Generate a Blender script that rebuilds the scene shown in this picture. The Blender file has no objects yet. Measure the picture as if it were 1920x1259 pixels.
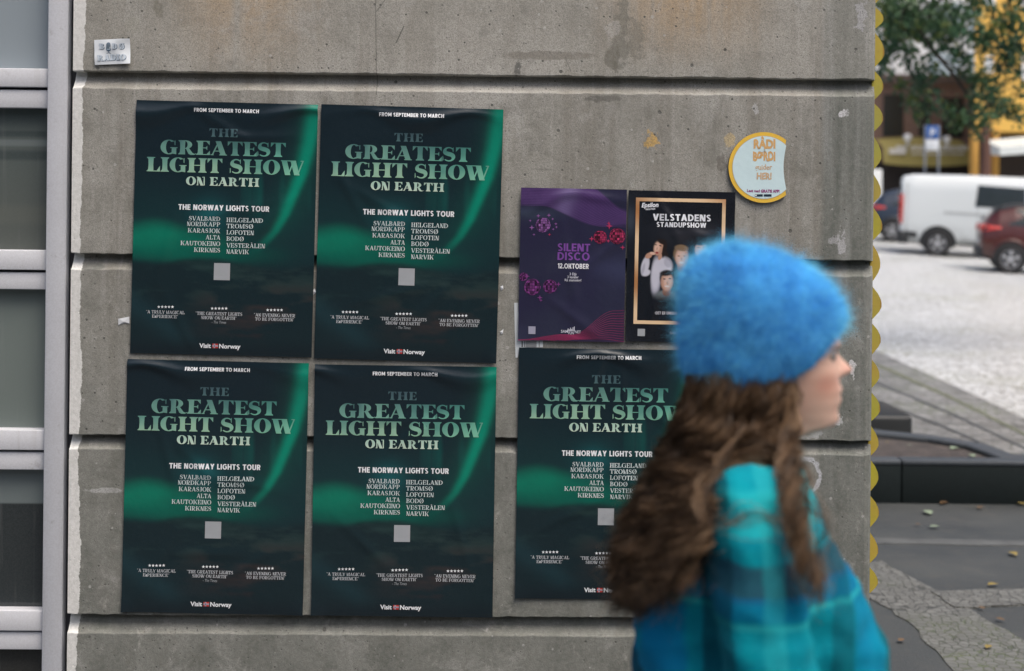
import bpy, bmesh, math, random
import numpy as np
from mathutils import Matrix, Vector, noise as mnoise

random.seed(7)
RNG = np.random.default_rng(11)
SC = bpy.context.scene
COL = SC.collection
R = math.radians

# ------------------------------------------------------------------ camera
FPX = 2667.0                 # focal length in photo pixels (50 mm on 36 mm, 1920 wide)
PX0, PY0 = 960.0, 359.0      # principal point (the lens is level, the frame is shifted down)
CAM_H = 1.74
WALL_Y = 3.92
CAM_ROT = Matrix.Rotation(R(-0.7), 4, 'Z') @ Matrix.Rotation(R(90), 4, 'X') @ Matrix.Rotation(0.0102, 4, 'Z')
cd = bpy.data.cameras.new('camera')
cam = bpy.data.objects.new('camera', cd)
COL.objects.link(cam)
cam.matrix_world = Matrix.Translation((0, 0, CAM_H)) @ CAM_ROT
cd.sensor_width = 36.0
cd.lens = 36.0 * FPX / 1920.0
cd.shift_y = -(629.5 - PY0) / 1920.0
cd.clip_end = 2000
cd.clip_start = 0.05
cd.dof.use_dof = True
cd.dof.focus_distance = 3.93
cd.dof.aperture_fstop = 2.7
SC.camera = cam

# ------------------------------------------------------------------ light
SUN_EL, SUN_AZ = R(62), R(142)      # behind the camera, to its right
w = bpy.data.worlds.new('World'); SC.world = w
w.use_nodes = True
wn = w.node_tree
sky = wn.nodes.new('ShaderNodeTexSky')
sky.sky_type = 'NISHITA'
sky.sun_disc = False
sky.sun_elevation = SUN_EL
sky.sun_rotation = SUN_AZ
sky.air_density = 1.0
sky.dust_density = 6.0
sky.ozone_density = 1.0
wn.links.new(sky.outputs[0], wn.nodes['Background'].inputs[0])
wn.nodes['Background'].inputs[1].default_value = 0.13
sd = bpy.data.lights.new('sun', 'SUN')
sd.energy = 1.3
sd.angle = R(35)
sd.color = (1.0, 0.96, 0.9)
so = bpy.data.objects.new('sun', sd)
COL.objects.link(so)
sv = Vector((math.sin(SUN_AZ) * math.cos(SUN_EL), math.cos(SUN_AZ) * math.cos(SUN_EL), math.sin(SUN_EL)))
so.rotation_euler = sv.to_track_quat('Z', 'Y').to_euler()
so.location = (0, -4, 9)
SC.view_settings.view_transform = 'Standard'
SC.view_settings.look = 'None'
SC.view_settings.exposure = 0.52
SC.view_settings.gamma = 1.0
SC.render.engine = 'CYCLES'
SC.cycles.max_bounces = 6
SC.cycles.use_denoising = True

# ------------------------------------------------------------------ helpers
def ray(px, py):
    d = CAM_ROT.to_3x3() @ Vector(((px - PX0) / FPX, -(py - PY0) / FPX, -1.0))
    return d

def at(px, py, Y):
    d = ray(px, py)
    k = Y / d.y
    return Vector((d.x * k, Y, CAM_H + d.z * k))

def atz(px, py, z=0.0):
    d = ray(px, py)
    k = (z - CAM_H) / d.z
    return Vector((d.x * k, d.y * k, z))

def srgb(r, g, b):
    def f(c):
        c /= 255.0
        return c / 12.92 if c <= 0.04045 else ((c + 0.055) / 1.055) ** 2.4
    return (f(r), f(g), f(b))

class NT:
    """small helper for node materials"""
    def __init__(self, name):
        self.m = bpy.data.materials.new(name)
        self.m.use_nodes = True
        self.t = self.m.node_tree
        self.b = self.t.nodes['Principled BSDF']
    def n(self, typ, **kw):
        nd = self.t.nodes.new(typ)
        for k, v in kw.items():
            setattr(nd, k, v)
        return nd
    def put(self, sock, v):
        if v is None:
            return
        if isinstance(v, bpy.types.NodeSocket):
            self.t.links.new(v, sock)
        else:
            if isinstance(v, (tuple, list)) and len(v) == 3 and sock.type == 'RGBA':
                v = (*v, 1)
            sock.default_value = v
    def set(self, **kw):
        names = {'color': 'Base Color', 'rough': 'Roughness', 'metal': 'Metallic', 'normal': 'Normal', 'spec': 'Specular IOR Level',
                 'coat': 'Coat Weight', 'coat_rough': 'Coat Roughness', 'sheen': 'Sheen Weight', 'sheen_rough': 'Sheen Roughness', 'sheen_tint': 'Sheen Tint',
                 'sss': 'Subsurface Weight', 'sss_scale': 'Subsurface Scale', 'sss_radius': 'Subsurface Radius', 'trans': 'Transmission Weight',
                 'emit': 'Emission Color', 'emit_s': 'Emission Strength', 'ior': 'IOR', 'alpha': 'Alpha'}
        for k, v in kw.items():
            self.put(self.b.inputs[names[k]], v)
        return self
    def obj(self):
        return self.n('ShaderNodeTexCoord').outputs['Object']
    def vmul(self, v, s):
        nd = self.n('ShaderNodeVectorMath', operation='MULTIPLY')
        self.put(nd.inputs[0], v); nd.inputs[1].default_value = s
        return nd.outputs[0]
    def sep(self, v):
        nd = self.n('ShaderNodeSeparateXYZ'); self.put(nd.inputs[0], v)
        return nd.outputs
    def math(self, op, a, b=None, c=None, clamp=False):
        nd = self.n('ShaderNodeMath', operation=op, use_clamp=clamp)
        self.put(nd.inputs[0], a); self.put(nd.inputs[1], b); self.put(nd.inputs[2], c)
        return nd.outputs[0]
    def noise(self, vec, scale=5.0, detail=4.0, rough=0.55, dist=0.0, color=False):
        nd = self.n('ShaderNodeTexNoise')
        self.put(nd.inputs['Vector'], vec)
        nd.inputs['Scale'].default_value = scale; nd.inputs['Detail'].default_value = detail
        nd.inputs['Roughness'].default_value = rough; nd.inputs['Distortion'].default_value = dist
        return nd.outputs['Color' if color else 'Fac']
    def voro(self, vec, scale, feature='F1', rnd=1.0):
        nd = self.n('ShaderNodeTexVoronoi', feature=feature)
        self.put(nd.inputs['Vector'], vec); nd.inputs['Scale'].default_value = scale
        nd.inputs['Randomness'].default_value = rnd
        return nd
    def rng(self, v, a, b, c=0.0, d=1.0, smooth=True):
        nd = self.n('ShaderNodeMapRange', interpolation_type='SMOOTHSTEP' if smooth else 'LINEAR')
        self.put(nd.inputs['Value'], v)
        nd.inputs['From Min'].default_value = a; nd.inputs['From Max'].default_value = b
        nd.inputs['To Min'].default_value = c; nd.inputs['To Max'].default_value = d
        return nd.outputs[0]
    def mix(self, f, a, b, mode='MIX'):
        nd = self.n('ShaderNodeMix', data_type='RGBA', blend_type=mode)
        self.put(nd.inputs[0], f); self.put(nd.inputs[6], a); self.put(nd.inputs[7], b)
        return nd.outputs[2]
    def ramp(self, f, stops):
        nd = self.n('ShaderNodeValToRGB')
        self.put(nd.inputs[0], f)
        e = nd.color_ramp.elements
        while len(e) < len(stops):
            e.new(0.5)
        for el, (p, c) in zip(e, stops):
            el.position = p; el.color = (*c, 1)
        return nd.outputs[0]
    def bump(self, h, strength=0.3, dist=0.01, normal=None):
        nd = self.n('ShaderNodeBump')
        self.put(nd.inputs['Height'], h); nd.inputs['Strength'].default_value = strength
        nd.inputs['Distance'].default_value = dist
        self.put(nd.inputs['Normal'], normal)
        return nd.outputs[0]
    def attr(self, name='Col'):
        return self.n('ShaderNodeVertexColor', layer_name=name).outputs[0]

def simple(name, col, rough=0.5, metal=0.0, var=0.12, scale=8.0, bump=0.0, **kw):
    t = NT(name)
    o = t.obj()
    f = t.noise(o, scale, 5, 0.6)
    c = t.mix(f, tuple(x * (1 - var) for x in col), tuple(min(1, x * (1 + var)) for x in col))
    t.set(color=c, rough=rough, metal=metal, **kw)
    if bump:
        t.set(normal=t.bump(t.noise(o, scale * 6, 4, 0.6), 0.5, bump))
    return t.m

class MB:
    """collects geometry and builds ONE mesh object"""
    def __init__(self):
        self.v = []; self.f = []; self.mi = []; self.sm = []; self.c = []
    def add(self, verts, faces, mi=0, smooth=False, cols=None):
        o = len(self.v)
        self.v += [tuple(p) for p in verts]
        self.f += [tuple(i + o for i in f) for f in faces]
        self.mi += [mi] * len(faces); self.sm += [smooth] * len(faces)
        if cols is not None:
            self.c += list(cols)
        return self
    def box(self, x0, x1, y0, y1, z0, z1, mi=0, M=None):
        vs = [(x, y, z) for z in (z0, z1) for y in (y0, y1) for x in (x0, x1)]
        if M is not None:
            vs = [M @ Vector(p) for p in vs]
        return self.add(vs, [(0, 2, 3, 1), (4, 5, 7, 6), (0, 1, 5, 4), (2, 6, 7, 3), (0, 4, 6, 2), (1, 3, 7, 5)], mi)
    def bbox(self, x0, x1, y0, y1, z0, z1, b=0.01, mi=0, seg=2, M=None):
        bm = bmesh.new()
        bmesh.ops.create_cube(bm, size=1)
        for p in bm.verts:
            p.co = Vector(((x0 + x1) / 2 + p.co.x * (x1 - x0), (y0 + y1) / 2 + p.co.y * (y1 - y0), (z0 + z1) / 2 + p.co.z * (z1 - z0)))
        bmesh.ops.bevel(bm, geom=bm.edges[:], offset=b, segments=seg, affect='EDGES', profile=0.5)
        return self.bm(bm, mi, True, M)
    def bm(self, bm, mi=0, smooth=False, M=None):
        bm.verts.index_update()
        vs = [(M @ p.co) if M is not None else p.co.copy() for p in bm.verts]
        self.add(vs, [tuple(q.index for q in f.verts) for f in bm.faces], mi, smooth)
        bm.free()
        return self
    def tube(self, pts, rad, n=8, mi=0, cap=True):
        pts = [Vector(p) for p in pts]
        if not isinstance(rad, (list, tuple)):
            rad = [rad] * len(pts)
        vs = []; fs = []
        up = Vector((0, 0, 1))
        for i, p in enumerate(pts):
            d = (pts[min(i + 1, len(pts) - 1)] - pts[max(i - 1, 0)]).normalized()
            a = d.cross(up)
            if a.length < 0.05:
                a = d.cross(Vector((1, 0, 0)))
            a.normalize(); b = a.cross(d)
            for k in range(n):
                t = 2 * math.pi * k / n
                vs.append(p + (a * math.cos(t) + b * math.sin(t)) * rad[i])
        for i in range(len(pts) - 1):
            for k in range(n):
                k2 = (k + 1) % n
                fs.append((i * n + k, i * n + k2, (i + 1) * n + k2, (i + 1) * n + k))
        if cap:
            fs.append(tuple(range(n - 1, -1, -1)))
            fs.append(tuple((len(pts) - 1) * n + k for k in range(n)))
        return self.add(vs, fs, mi, True)
    def lathe(self, prof, n=24, mi=0, M=None, smooth=True):
        """prof: (radius, z)"""
        vs = []; fs = []
        for r, z in prof:
            for k in range(n):
                t = 2 * math.pi * k / n
                p = Vector((r * math.cos(t), r * math.sin(t), z))
                vs.append(M @ p if M is not None else p)
        for i in range(len(prof) - 1):
            for k in range(n):
                k2 = (k + 1) % n
                fs.append((i * n + k, i * n + k2, (i + 1) * n + k2, (i + 1) * n + k))
        return self.add(vs, fs, mi, smooth)
    def rings(self, rings, mi=0, cap0=True, cap1=True, smooth=True):
        n = len(rings[0]); vs = [p for r in rings for p in r]; fs = []
        for i in range(len(rings) - 1):
            for k in range(n):
                k2 = (k + 1) % n
                fs.append((i * n + k, i * n + k2, (i + 1) * n + k2, (i + 1) * n + k))
        if cap0:
            fs.append(tuple(range(n - 1, -1, -1)))
        if cap1:
            fs.append(tuple((len(rings) - 1) * n + k for k in range(n)))
        return self.add(vs, fs, mi, smooth)
    def prism(self, poly, M0, depth, mi=0):
        """polygon (2-D) in the local XZ plane of M0, extruded along +Y by depth"""
        n = len(poly)
        vs = [M0 @ Vector((x, 0, z)) for x, z in poly] + [M0 @ Vector((x, depth, z)) for x, z in poly]
        fs = [tuple(range(n)), tuple(range(2 * n - 1, n - 1, -1))]
        fs += [(i, i + n, (i + 1) % n + n, (i + 1) % n) for i in range(n)]
        return self.add(vs, fs, mi)
    def sheet(self, pts, mi=0):
        return self.add(pts, [tuple(range(len(pts)))], mi)
    def build(self, name, mats, parent=None, origin=None):
        me = bpy.data.meshes.new(name)
        vs = self.v
        if origin is not None:
            o = Vector(origin)
            vs = [tuple(Vector(p) - o) for p in vs]
        me.from_pydata(vs, [], self.f)
        if not isinstance(mats, (list, tuple)):
            mats = [mats]
        for m in mats:
            me.materials.append(m)
        me.polygons.foreach_set('material_index', self.mi)
        me.polygons.foreach_set('use_smooth', self.sm)
        if self.c:
            a = me.color_attributes.new('Col', 'FLOAT_COLOR', 'POINT')
            arr = np.ones((len(vs), 4), np.float32)
            arr[:, :3] = np.array(self.c, np.float32)[:, :3]
            a.data.foreach_set('color', arr.ravel())
        me.update()
        ob = bpy.data.objects.new(name, me)
        COL.objects.link(ob)
        if origin is not None:
            ob.location = origin
        if parent is not None:
            ob.parent = parent
            if origin is not None:
                ob.location = Vector(origin)
        return ob

def tag(o, label=None, cat=None, group=None, kind=None):
    if label: o['label'] = label
    if cat: o['category'] = cat
    if group: o['group'] = group
    if kind: o['kind'] = kind
    return o

def thing(name, loc, label, cat, group=None, rz=0.0):
    e = bpy.data.objects.new(name, None)
    COL.objects.link(e)
    e.location = loc; e.rotation_euler = (0, 0, rz)
    e.empty_display_size = 0.2
    return tag(e, label, cat, group)

def recalc(ob):
    bm = bmesh.new(); bm.from_mesh(ob.data)
    bmesh.ops.recalc_face_normals(bm, faces=bm.faces[:])
    bm.to_mesh(ob.data); bm.free()
    return ob

def copy_tree(o, parent=None):
    c = o.copy(); COL.objects.link(c)
    if parent is not None:
        c.parent = parent
    for ch in list(o.children):
        copy_tree(ch, c)
    return c
# ================================================================== the concrete wall
def wp(px, py):
    return at(px, py, WALL_Y)

M_X0 = wp(133, 500).x
M_X1 = wp(1640, 500).x
GROOVES = []                         # (z top, z bottom) of each recessed joint
for yt, yb in ((142, 173), (483, 512), (822, 848), (1158, 1192)):
    GROOVES.append((wp(905, yt).z, wp(905, yb).z))

def concrete_material():
    t = NT('board_formed_concrete')
    o = t.obj()
    s = t.sep(o)
    X, Z = s[0], s[2]
    big = t.noise(o, 2.1, 6, 0.6, 0.4)
    mid = t.noise(o, 9.0, 6, 0.65, 0.3)
    fine = t.noise(o, 90.0, 5, 0.7)
    grit = t.noise(o, 420.0, 2, 0.6)
    streak = t.noise(t.vmul(o, (16.0, 1.0, 0.9)), 1.0, 5, 0.6, 0.2)
    streak2 = t.noise(t.vmul(o, (60.0, 1.0, 1.6)), 1.0, 4, 0.6)
    c = t.ramp(big, [(0.32, (0.195, 0.192, 0.168)), (0.5, (0.315, 0.307, 0.270)), (0.68, (0.47, 0.46, 0.425))])
    c = t.mix(t.rng(mid, 0.35, 0.7, 0.0, 0.5), c, (0.42, 0.405, 0.37))
    c = t.mix(t.rng(mid, 0.5, 0.30, 0.0, 0.6), c, (0.165, 0.16, 0.138))
    c = t.mix(t.rng(streak, 0.45, 0.68, 0.0, 0.6), c, (0.205, 0.188, 0.155))
    c = t.mix(t.rng(streak2, 0.52, 0.72, 0.0, 0.45), c, (0.46, 0.44, 0.41))
    # the strip by the corner, greyer and darker with wash-down streaks
    xe = wp(1543, 500).x
    corner = t.rng(t.math('ADD', X, t.math('MULTIPLY', t.noise(o, 7, 3), 0.012)), xe - 0.012, xe + 0.012)
    cs = t.noise(t.vmul(o, (28.0, 1.0, 1.7)), 1.0, 5, 0.62, 0.35)
    cc = t.ramp(cs, [(0.32, (0.085, 0.100, 0.088)), (0.5, (0.150, 0.165, 0.148)), (0.70, (0.33, 0.34, 0.33))])
    c = t.mix(t.math('MULTIPLY', corner, 0.86), c, cc)
    # lower courses darker: vignette falloff put into the colour, with some grime
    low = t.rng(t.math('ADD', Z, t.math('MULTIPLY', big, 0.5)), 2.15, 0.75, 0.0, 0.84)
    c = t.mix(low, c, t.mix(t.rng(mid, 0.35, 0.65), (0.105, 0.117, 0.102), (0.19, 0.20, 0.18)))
    c = t.mix(t.rng(Z, 1.95, 2.12, 0.0, 0.28), c, (0.50, 0.475, 0.42))
    # rust wash from above
    rb = t.math('MULTIPLY', t.rng(t.math('ABSOLUTE', t.math('SUBTRACT', X, wp(1290, 0).x)), 0.0, 0.32, 1.0, 0.0),
                t.rng(Z, wp(905, 150).z, wp(905, -20).z))
    rb2 = t.math('MULTIPLY', t.rng(t.math('ABSOLUTE', t.math('SUBTRACT', X, wp(460, 0).x)), 0.0, 0.30, 1.0, 0.0),
                 t.rng(Z, wp(905, 190).z, wp(905, -40).z))
    rust = t.math('MULTIPLY', t.math('ADD', rb, t.math('MULTIPLY', rb2, 0.85)), t.rng(streak, 0.2, 0.6))
    c = t.mix(t.math('MULTIPLY', rust, 0.62, clamp=True), c, (0.54, 0.34, 0.15))

    wob = t.noise(o, 26, 4, 0.6)
    wob2 = t.noise(o, 55, 4, 0.6)
    def blob(px, py, rx, rz, col, amt, k=1.1, src=None):
        nonlocal c
        q = wp(px, py)
        dx = t.math('DIVIDE', t.math('SUBTRACT', X, q.x), rx)
        dz = t.math('DIVIDE', t.math('SUBTRACT', Z, q.z), rz)
        d = t.math('SQRT', t.math('ADD', t.math('MULTIPLY', dx, dx), t.math('MULTIPLY', dz, dz)))
        d = t.math('ADD', d, t.math('MULTIPLY', t.math('SUBTRACT', src or wob, 0.5), 2 * k))
        c = t.mix(t.rng(d, 1.15, 0.8, 0.0, amt), c, col)
    blob(1165, 60, 0.018, 0.10, (0.17, 0.165, 0.135), 0.6, 2.0)
    blob(1148, 108, 0.022, 0.030, (0.14, 0.13, 0.10), 0.7, 0.7)
    blob(1190, 75, 0.028, 0.05, (0.19, 0.175, 0.14), 0.55, 1.8, wob2)
    blob(1030, 105, 0.13, 0.012, (0.17, 0.15, 0.12), 0.6, 0.7)
    blob(1130, 185, 0.05, 0.009, (0.1, 0.095, 0.085), 0.7, 1.4)
    blob(1222, 265, 0.02, 0.022, (0.62, 0.38, 0.09), 0.9, 1.8, wob2)
    blob(1367, 262, 0.014, 0.016, (0.60, 0.46, 0.24), 0.8, 1.3, wob2)
    blob(1352, 310, 0.012, 0.03, (0.14, 0.125, 0.105), 0.7, 1.6, wob2)
    blob(250, 48, 0.024, 0.024, (0.36, 0.35, 0.30), 0.7, 0.2)
    blob(296, 18, 0.012, 0.022, (0.16, 0.15, 0.11), 0.6, 1.2, wob2)
    blob(970, 125, 0.010, 0.022, (0.08, 0.08, 0.075), 0.8, 2.4, wob2)
    blob(165, 500, 0.04, 0.01, (0.1, 0.11, 0.1), 0.7, 0.8)
    blob(200, 1090, 0.05, 0.08, (0.18, 0.18, 0.16), 0.5, 1.4)
    blob(200, 920, 0.05, 0.008, (0.62, 0.62, 0.62), 0.5, 1.0)
    for (xa, ya, xb, yb, wd, am) in ((704, -20, 706, 178, 0.0011, 0.75), (757, 50, 743, 80, 0.0016, 0.85), (722, 0, 706, 22, 0.0012, 0.7), (1060, 108, 1070, 134, 0.0010, 0.6), (1175, 20, 1176, 120, 0.0009, 0.3), (860, 690, 862, 820, 0.0009, 0.4), (872, 1215, 876, 1260, 0.0011, 0.5)):
        A = wp(xa, ya); B_ = wp(xb, yb)
        L2 = (B_.x - A.x) ** 2 + (B_.z - A.z) ** 2
        hh = t.math('ADD', t.math('MULTIPLY', t.math('SUBTRACT', X, A.x), (B_.x - A.x) / L2), t.math('MULTIPLY', t.math('SUBTRACT', Z, A.z), (B_.z - A.z) / L2), clamp=True)
        ex = t.math('SUBTRACT', t.math('SUBTRACT', X, A.x), t.math('MULTIPLY', hh, B_.x - A.x)); ez = t.math('SUBTRACT', t.math('SUBTRACT', Z, A.z), t.math('MULTIPLY', hh, B_.z - A.z))
        dd = t.math('SQRT', t.math('ADD', t.math('MULTIPLY', ex, ex), t.math('MULTIPLY', ez, ez)))
        c = t.mix(t.rng(dd, wd * 1.5, wd * 0.6, 0.0, am), c, (0.075, 0.075, 0.065))
    # white scuffs and a chalky ring near the corner
    blob(1597, 690, 0.008, 0.022, (0.75, 0.75, 0.76), 0.9, 2.2, wob2)
    blob(1563, 790, 0.02, 0.012, (0.66, 0.67, 0.68), 0.8, 2.4, wob2)
    blob(1520, 812, 0.03, 0.012, (0.5, 0.51, 0.51), 0.7, 2.2, wob2)
    blob(1580, 455, 0.012, 0.028, (0.55, 0.55, 0.57), 0.8, 2.2, wob2)
    blob(1563, 453, 0.012, 0.012, (0.5, 0.5, 0.52), 0.6, 2.2, wob2)
    blob(1582, 215, 0.012, 0.010, (0.75, 0.75, 0.77), 0.9, 2.0, wob2)
    blob(1613, 25, 0.014, 0.035, (0.5, 0.5, 0.52), 0.7, 2.0, wob2)
    blob(1417, 205, 0.008, 0.013, (0.56, 0.56, 0.56), 0.75, 1.2, wob2)
    blob(1150, 55, 0.02, 0.02, (0.5, 0.48, 0.45), 0.5, 1.3)
    q = wp(1508, 893)
    dx = t.math('DIVIDE', t.math('SUBTRACT', X, q.x), 0.042); dz = t.math('DIVIDE', t.math('SUBTRACT', Z, q.z), 0.048)
    d = t.math('SQRT', t.math('ADD', t.math('MULTIPLY', dx, dx), t.math('MULTIPLY', dz, dz)))
    ringm = t.math('ABSOLUTE', t.math('SUBTRACT', t.math('ADD', d, t.math('MULTIPLY', t.math('SUBTRACT', wob2, 0.5), 0.5)), 1.0))
    ringm = t.math('MULTIPLY', t.rng(ringm, 0.17, 0.07), t.rng(X, q.x - 0.02, q.x + 0.015))
    c = t.mix(t.math('MULTIPLY', ringm, 0.85), c, (0.62, 0.64, 0.68))
    c = t.mix(t.rng(t.noise(t.vmul(o, (1, 1, 0.8)), 5.5, 6, 0.7, 0.8), 0.56, 0.70, 0.0, 0.40), c, (0.49, 0.485, 0.46))
    c = t.mix(t.rng(t.noise(t.vmul(o, (1.3, 1, 0.6)), 4.2, 6, 0.72, 0.9), 0.56, 0.72, 0.0, 0.45), c, (0.15, 0.148, 0.128))
    # small air holes, scratches and pale specks
    cxy = t.n('ShaderNodeCombineXYZ'); t.put(cxy.inputs[0], X); t.put(cxy.inputs[1], Z); flat = cxy.outputs[0]
    def holes(sc, seed, pw, rmax, soft):
        v = t.voro(flat, sc); v.voronoi_dimensions = '2D'
        r_ = t.sep(v.outputs['Color'])
        wv = t.math('ADD', v.outputs['Distance'], t.math('MULTIPLY', t.math('SUBTRACT', wob2, 0.5), soft * 3))
        return t.rng(t.math('SUBTRACT', wv, t.math('MULTIPLY', t.math('POWER', r_[seed], pw), rmax)), soft, -soft)
    pit = holes(11.0, 0, 4.5, 0.062, 0.008)
    pit2 = t.math('MULTIPLY', holes(40.0, 1, 4.0, 0.13, 0.02), t.rng(mid, 0.42, 0.56))
    pit3 = t.math('MULTIPLY', holes(90.0, 2, 4.0, 0.18, 0.04), t.rng(big, 0.42, 0.6))
    pits = t.math('MAXIMUM', pit, t.math('MAXIMUM', pit2, t.math('MULTIPLY', pit3, 0.7)))
    c = t.mix(t.math('MULTIPLY', pits, 0.85), c, (0.06, 0.06, 0.054))
    c = t.mix(t.math('MULTIPLY', holes(24.0, 2, 9.0, 0.11, 0.02), 0.5), c, (0.60, 0.59, 0.57))
    scr = t.noise(t.vmul(o, (3.0, 1.0, 70.0)), 1.0, 3, 0.5, 1.2)
    c = t.mix(t.math('MULTIPLY', t.rng(scr, 0.69, 0.74), t.rng(mid, 0.5, 0.62, 0, 0.6)), c, (0.12, 0.115, 0.10))
    c = t.mix(t.rng(t.noise(o, 38, 6, 0.75), 0.52, 0.70, 0.0, 0.42), c, (0.17, 0.16, 0.135))
    c = t.mix(t.rng(t.noise(t.vmul(o, (1, 1, 0.7)), 22, 6, 0.75, 0.6), 0.55, 0.72, 0.0, 0.42), c, (0.50, 0.485, 0.45))
    c = t.mix(t.rng(fine, 0.3, 0.7, 0.0, 0.36), c, t.mix(0.5, c, (0.48, 0.47, 0.44)))
    c = t.mix(t.rng(grit, 0.35, 0.62, 0.5, 0.0), c, (0.13, 0.13, 0.115))
    # ragged white paint along the window side
    xl = wp(152, 500).x
    edge = t.math('ADD', X, t.math('MULTIPLY', t.math('SUBTRACT', t.noise(t.vmul(o, (1, 1, 1.0)), 34, 5, 0.75), 0.5), 0.020))
    edge = t.math('ADD', edge, t.math('MULTIPLY', t.math('SUBTRACT', t.noise(o, 4, 2), 0.5), 0.024))
    paint = t.rng(edge, xl + 0.0012, xl - 0.0012)
    c = t.mix(paint, c, t.mix(t.rng(fine, 0.3, 0.7), (0.60, 0.60, 0.57), (0.74, 0.735, 0.71)))
    h = t.math('ADD', t.math('MULTIPLY', mid, 0.5), t.math('MULTIPLY', fine, 0.35))
    h = t.math('SUBTRACT', h, t.math('MULTIPLY', pits, 1.2))
    h = t.math('ADD', h, t.math('MULTIPLY', grit, 0.12))
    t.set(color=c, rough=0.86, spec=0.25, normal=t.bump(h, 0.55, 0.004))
    return t.m

CONC = concrete_material()

def build_wall():
    zt, zb = 4.6, -0.02
    dep, ch = 0.036, 0.022
    # front profile from bottom to top as (z, depth behind the face)
    prof = [(zb, 0.0)]
    for (a, b) in reversed(GROOVES):
        # b: lower lip, a: underside of the upper block
        prof += [(b - 0.0022, 0.0), (b + 0.0002, 0.0012), (b + 0.0018, 0.0055), (b + 0.006, 0.0105), (b + 0.012, 0.0155), (b + 0.022, 0.0245), (a - 0.006, dep - 0.003), (a - 0.001, dep), (a, 0.006), (a + 0.0012, 0.0012), (a + 0.003, 0.0)]
    prof += [(zt, 0.0)]
    # fill long stretches
    p2 = []
    for i in range(len(prof) - 1):
        p2.append(prof[i])
        n = int(abs(prof[i + 1][0] - prof[i][0]) / 0.08)
        for k in range(1, n):
            f = k / n
            p2.append((prof[i][0] + (prof[i + 1][0] - prof[i][0]) * f, 0.0))
    p2.append(prof[-1])
    nx = 560
    xs = [M_X0 + (M_X1 - ch - M_X0) * i / nx for i in range(nx + 1)]
    m = MB()
    vs = []; fs = []
    npf = len(p2)
    def rag(x, z, k):
        return mnoise.fractal(Vector((x * 26, k * 3.7, z * 9)), 0.7, 2.0, 5) * 0.0022 + mnoise.noise(Vector((x * 3.1, k, z))) * 0.0018
    cols = [(x, 0.0, 0.0) for x in xs] + [(M_X1 - ch * 0.45, ch * 0.10, 1), (M_X1 - ch * 0.12, ch * 0.42, 1), (M_X1, ch, 1), (M_X1, 0.25, 1), (M_X1, 3.0, 1), (M_X1, 9.0, 1)]
    cols = [(M_X0, 0.10, 0)] + cols
    for (x, cy, side) in cols:
        for (z, d) in p2:
            dz = 0.0
            dd = d
            near = any(a - 0.011 > z - 0.012 and False for a, b in GROOVES)
            for gi, (a, b) in enumerate(GROOVES):
                if a - 0.001 < z < a + 0.006:
                    dz = rag(x, a, gi) * 0.9
                elif b - 0.006 < z < b + 0.005:
                    dz = rag(x, b, gi + 9) * 0.8
            y = WALL_Y + max(d, cy) if cy else WALL_Y + d
            if cy and side and cy < 0.2:
                y = WALL_Y + max(cy, d)
            vs.append((x, y, z + dz))
    for i in range(len(cols) - 1):
        for k in range(npf - 1):
            a = i * npf + k
            fs.append((a, a + npf, a + npf + 1, a + 1))
    m.add(vs, fs, 0, False)
    # top, back and inner end
    m.add([(M_X0, WALL_Y, zt), (M_X1, WALL_Y, zt), (M_X1, WALL_Y + 9, zt), (M_X0, WALL_Y + 9, zt)], [(0, 1, 2, 3)])
    m.add([(M_X0, WALL_Y + 9, zb), (M_X1, WALL_Y + 9, zb), (M_X1, WALL_Y + 9, zt), (M_X0, WALL_Y + 9, zt)], [(0, 3, 2, 1)])
    m.add([(M_X0, WALL_Y + 0.1, zb), (M_X0, WALL_Y + 9, zb), (M_X0, WALL_Y + 9, zt), (M_X0, WALL_Y + 0.1, zt)], [(0, 1, 2, 3)])
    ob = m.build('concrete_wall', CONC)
    tag(ob, 'grey cast concrete wall with horizontal joints and posters pasted on it', 'wall')
    return ob
build_wall()

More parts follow.
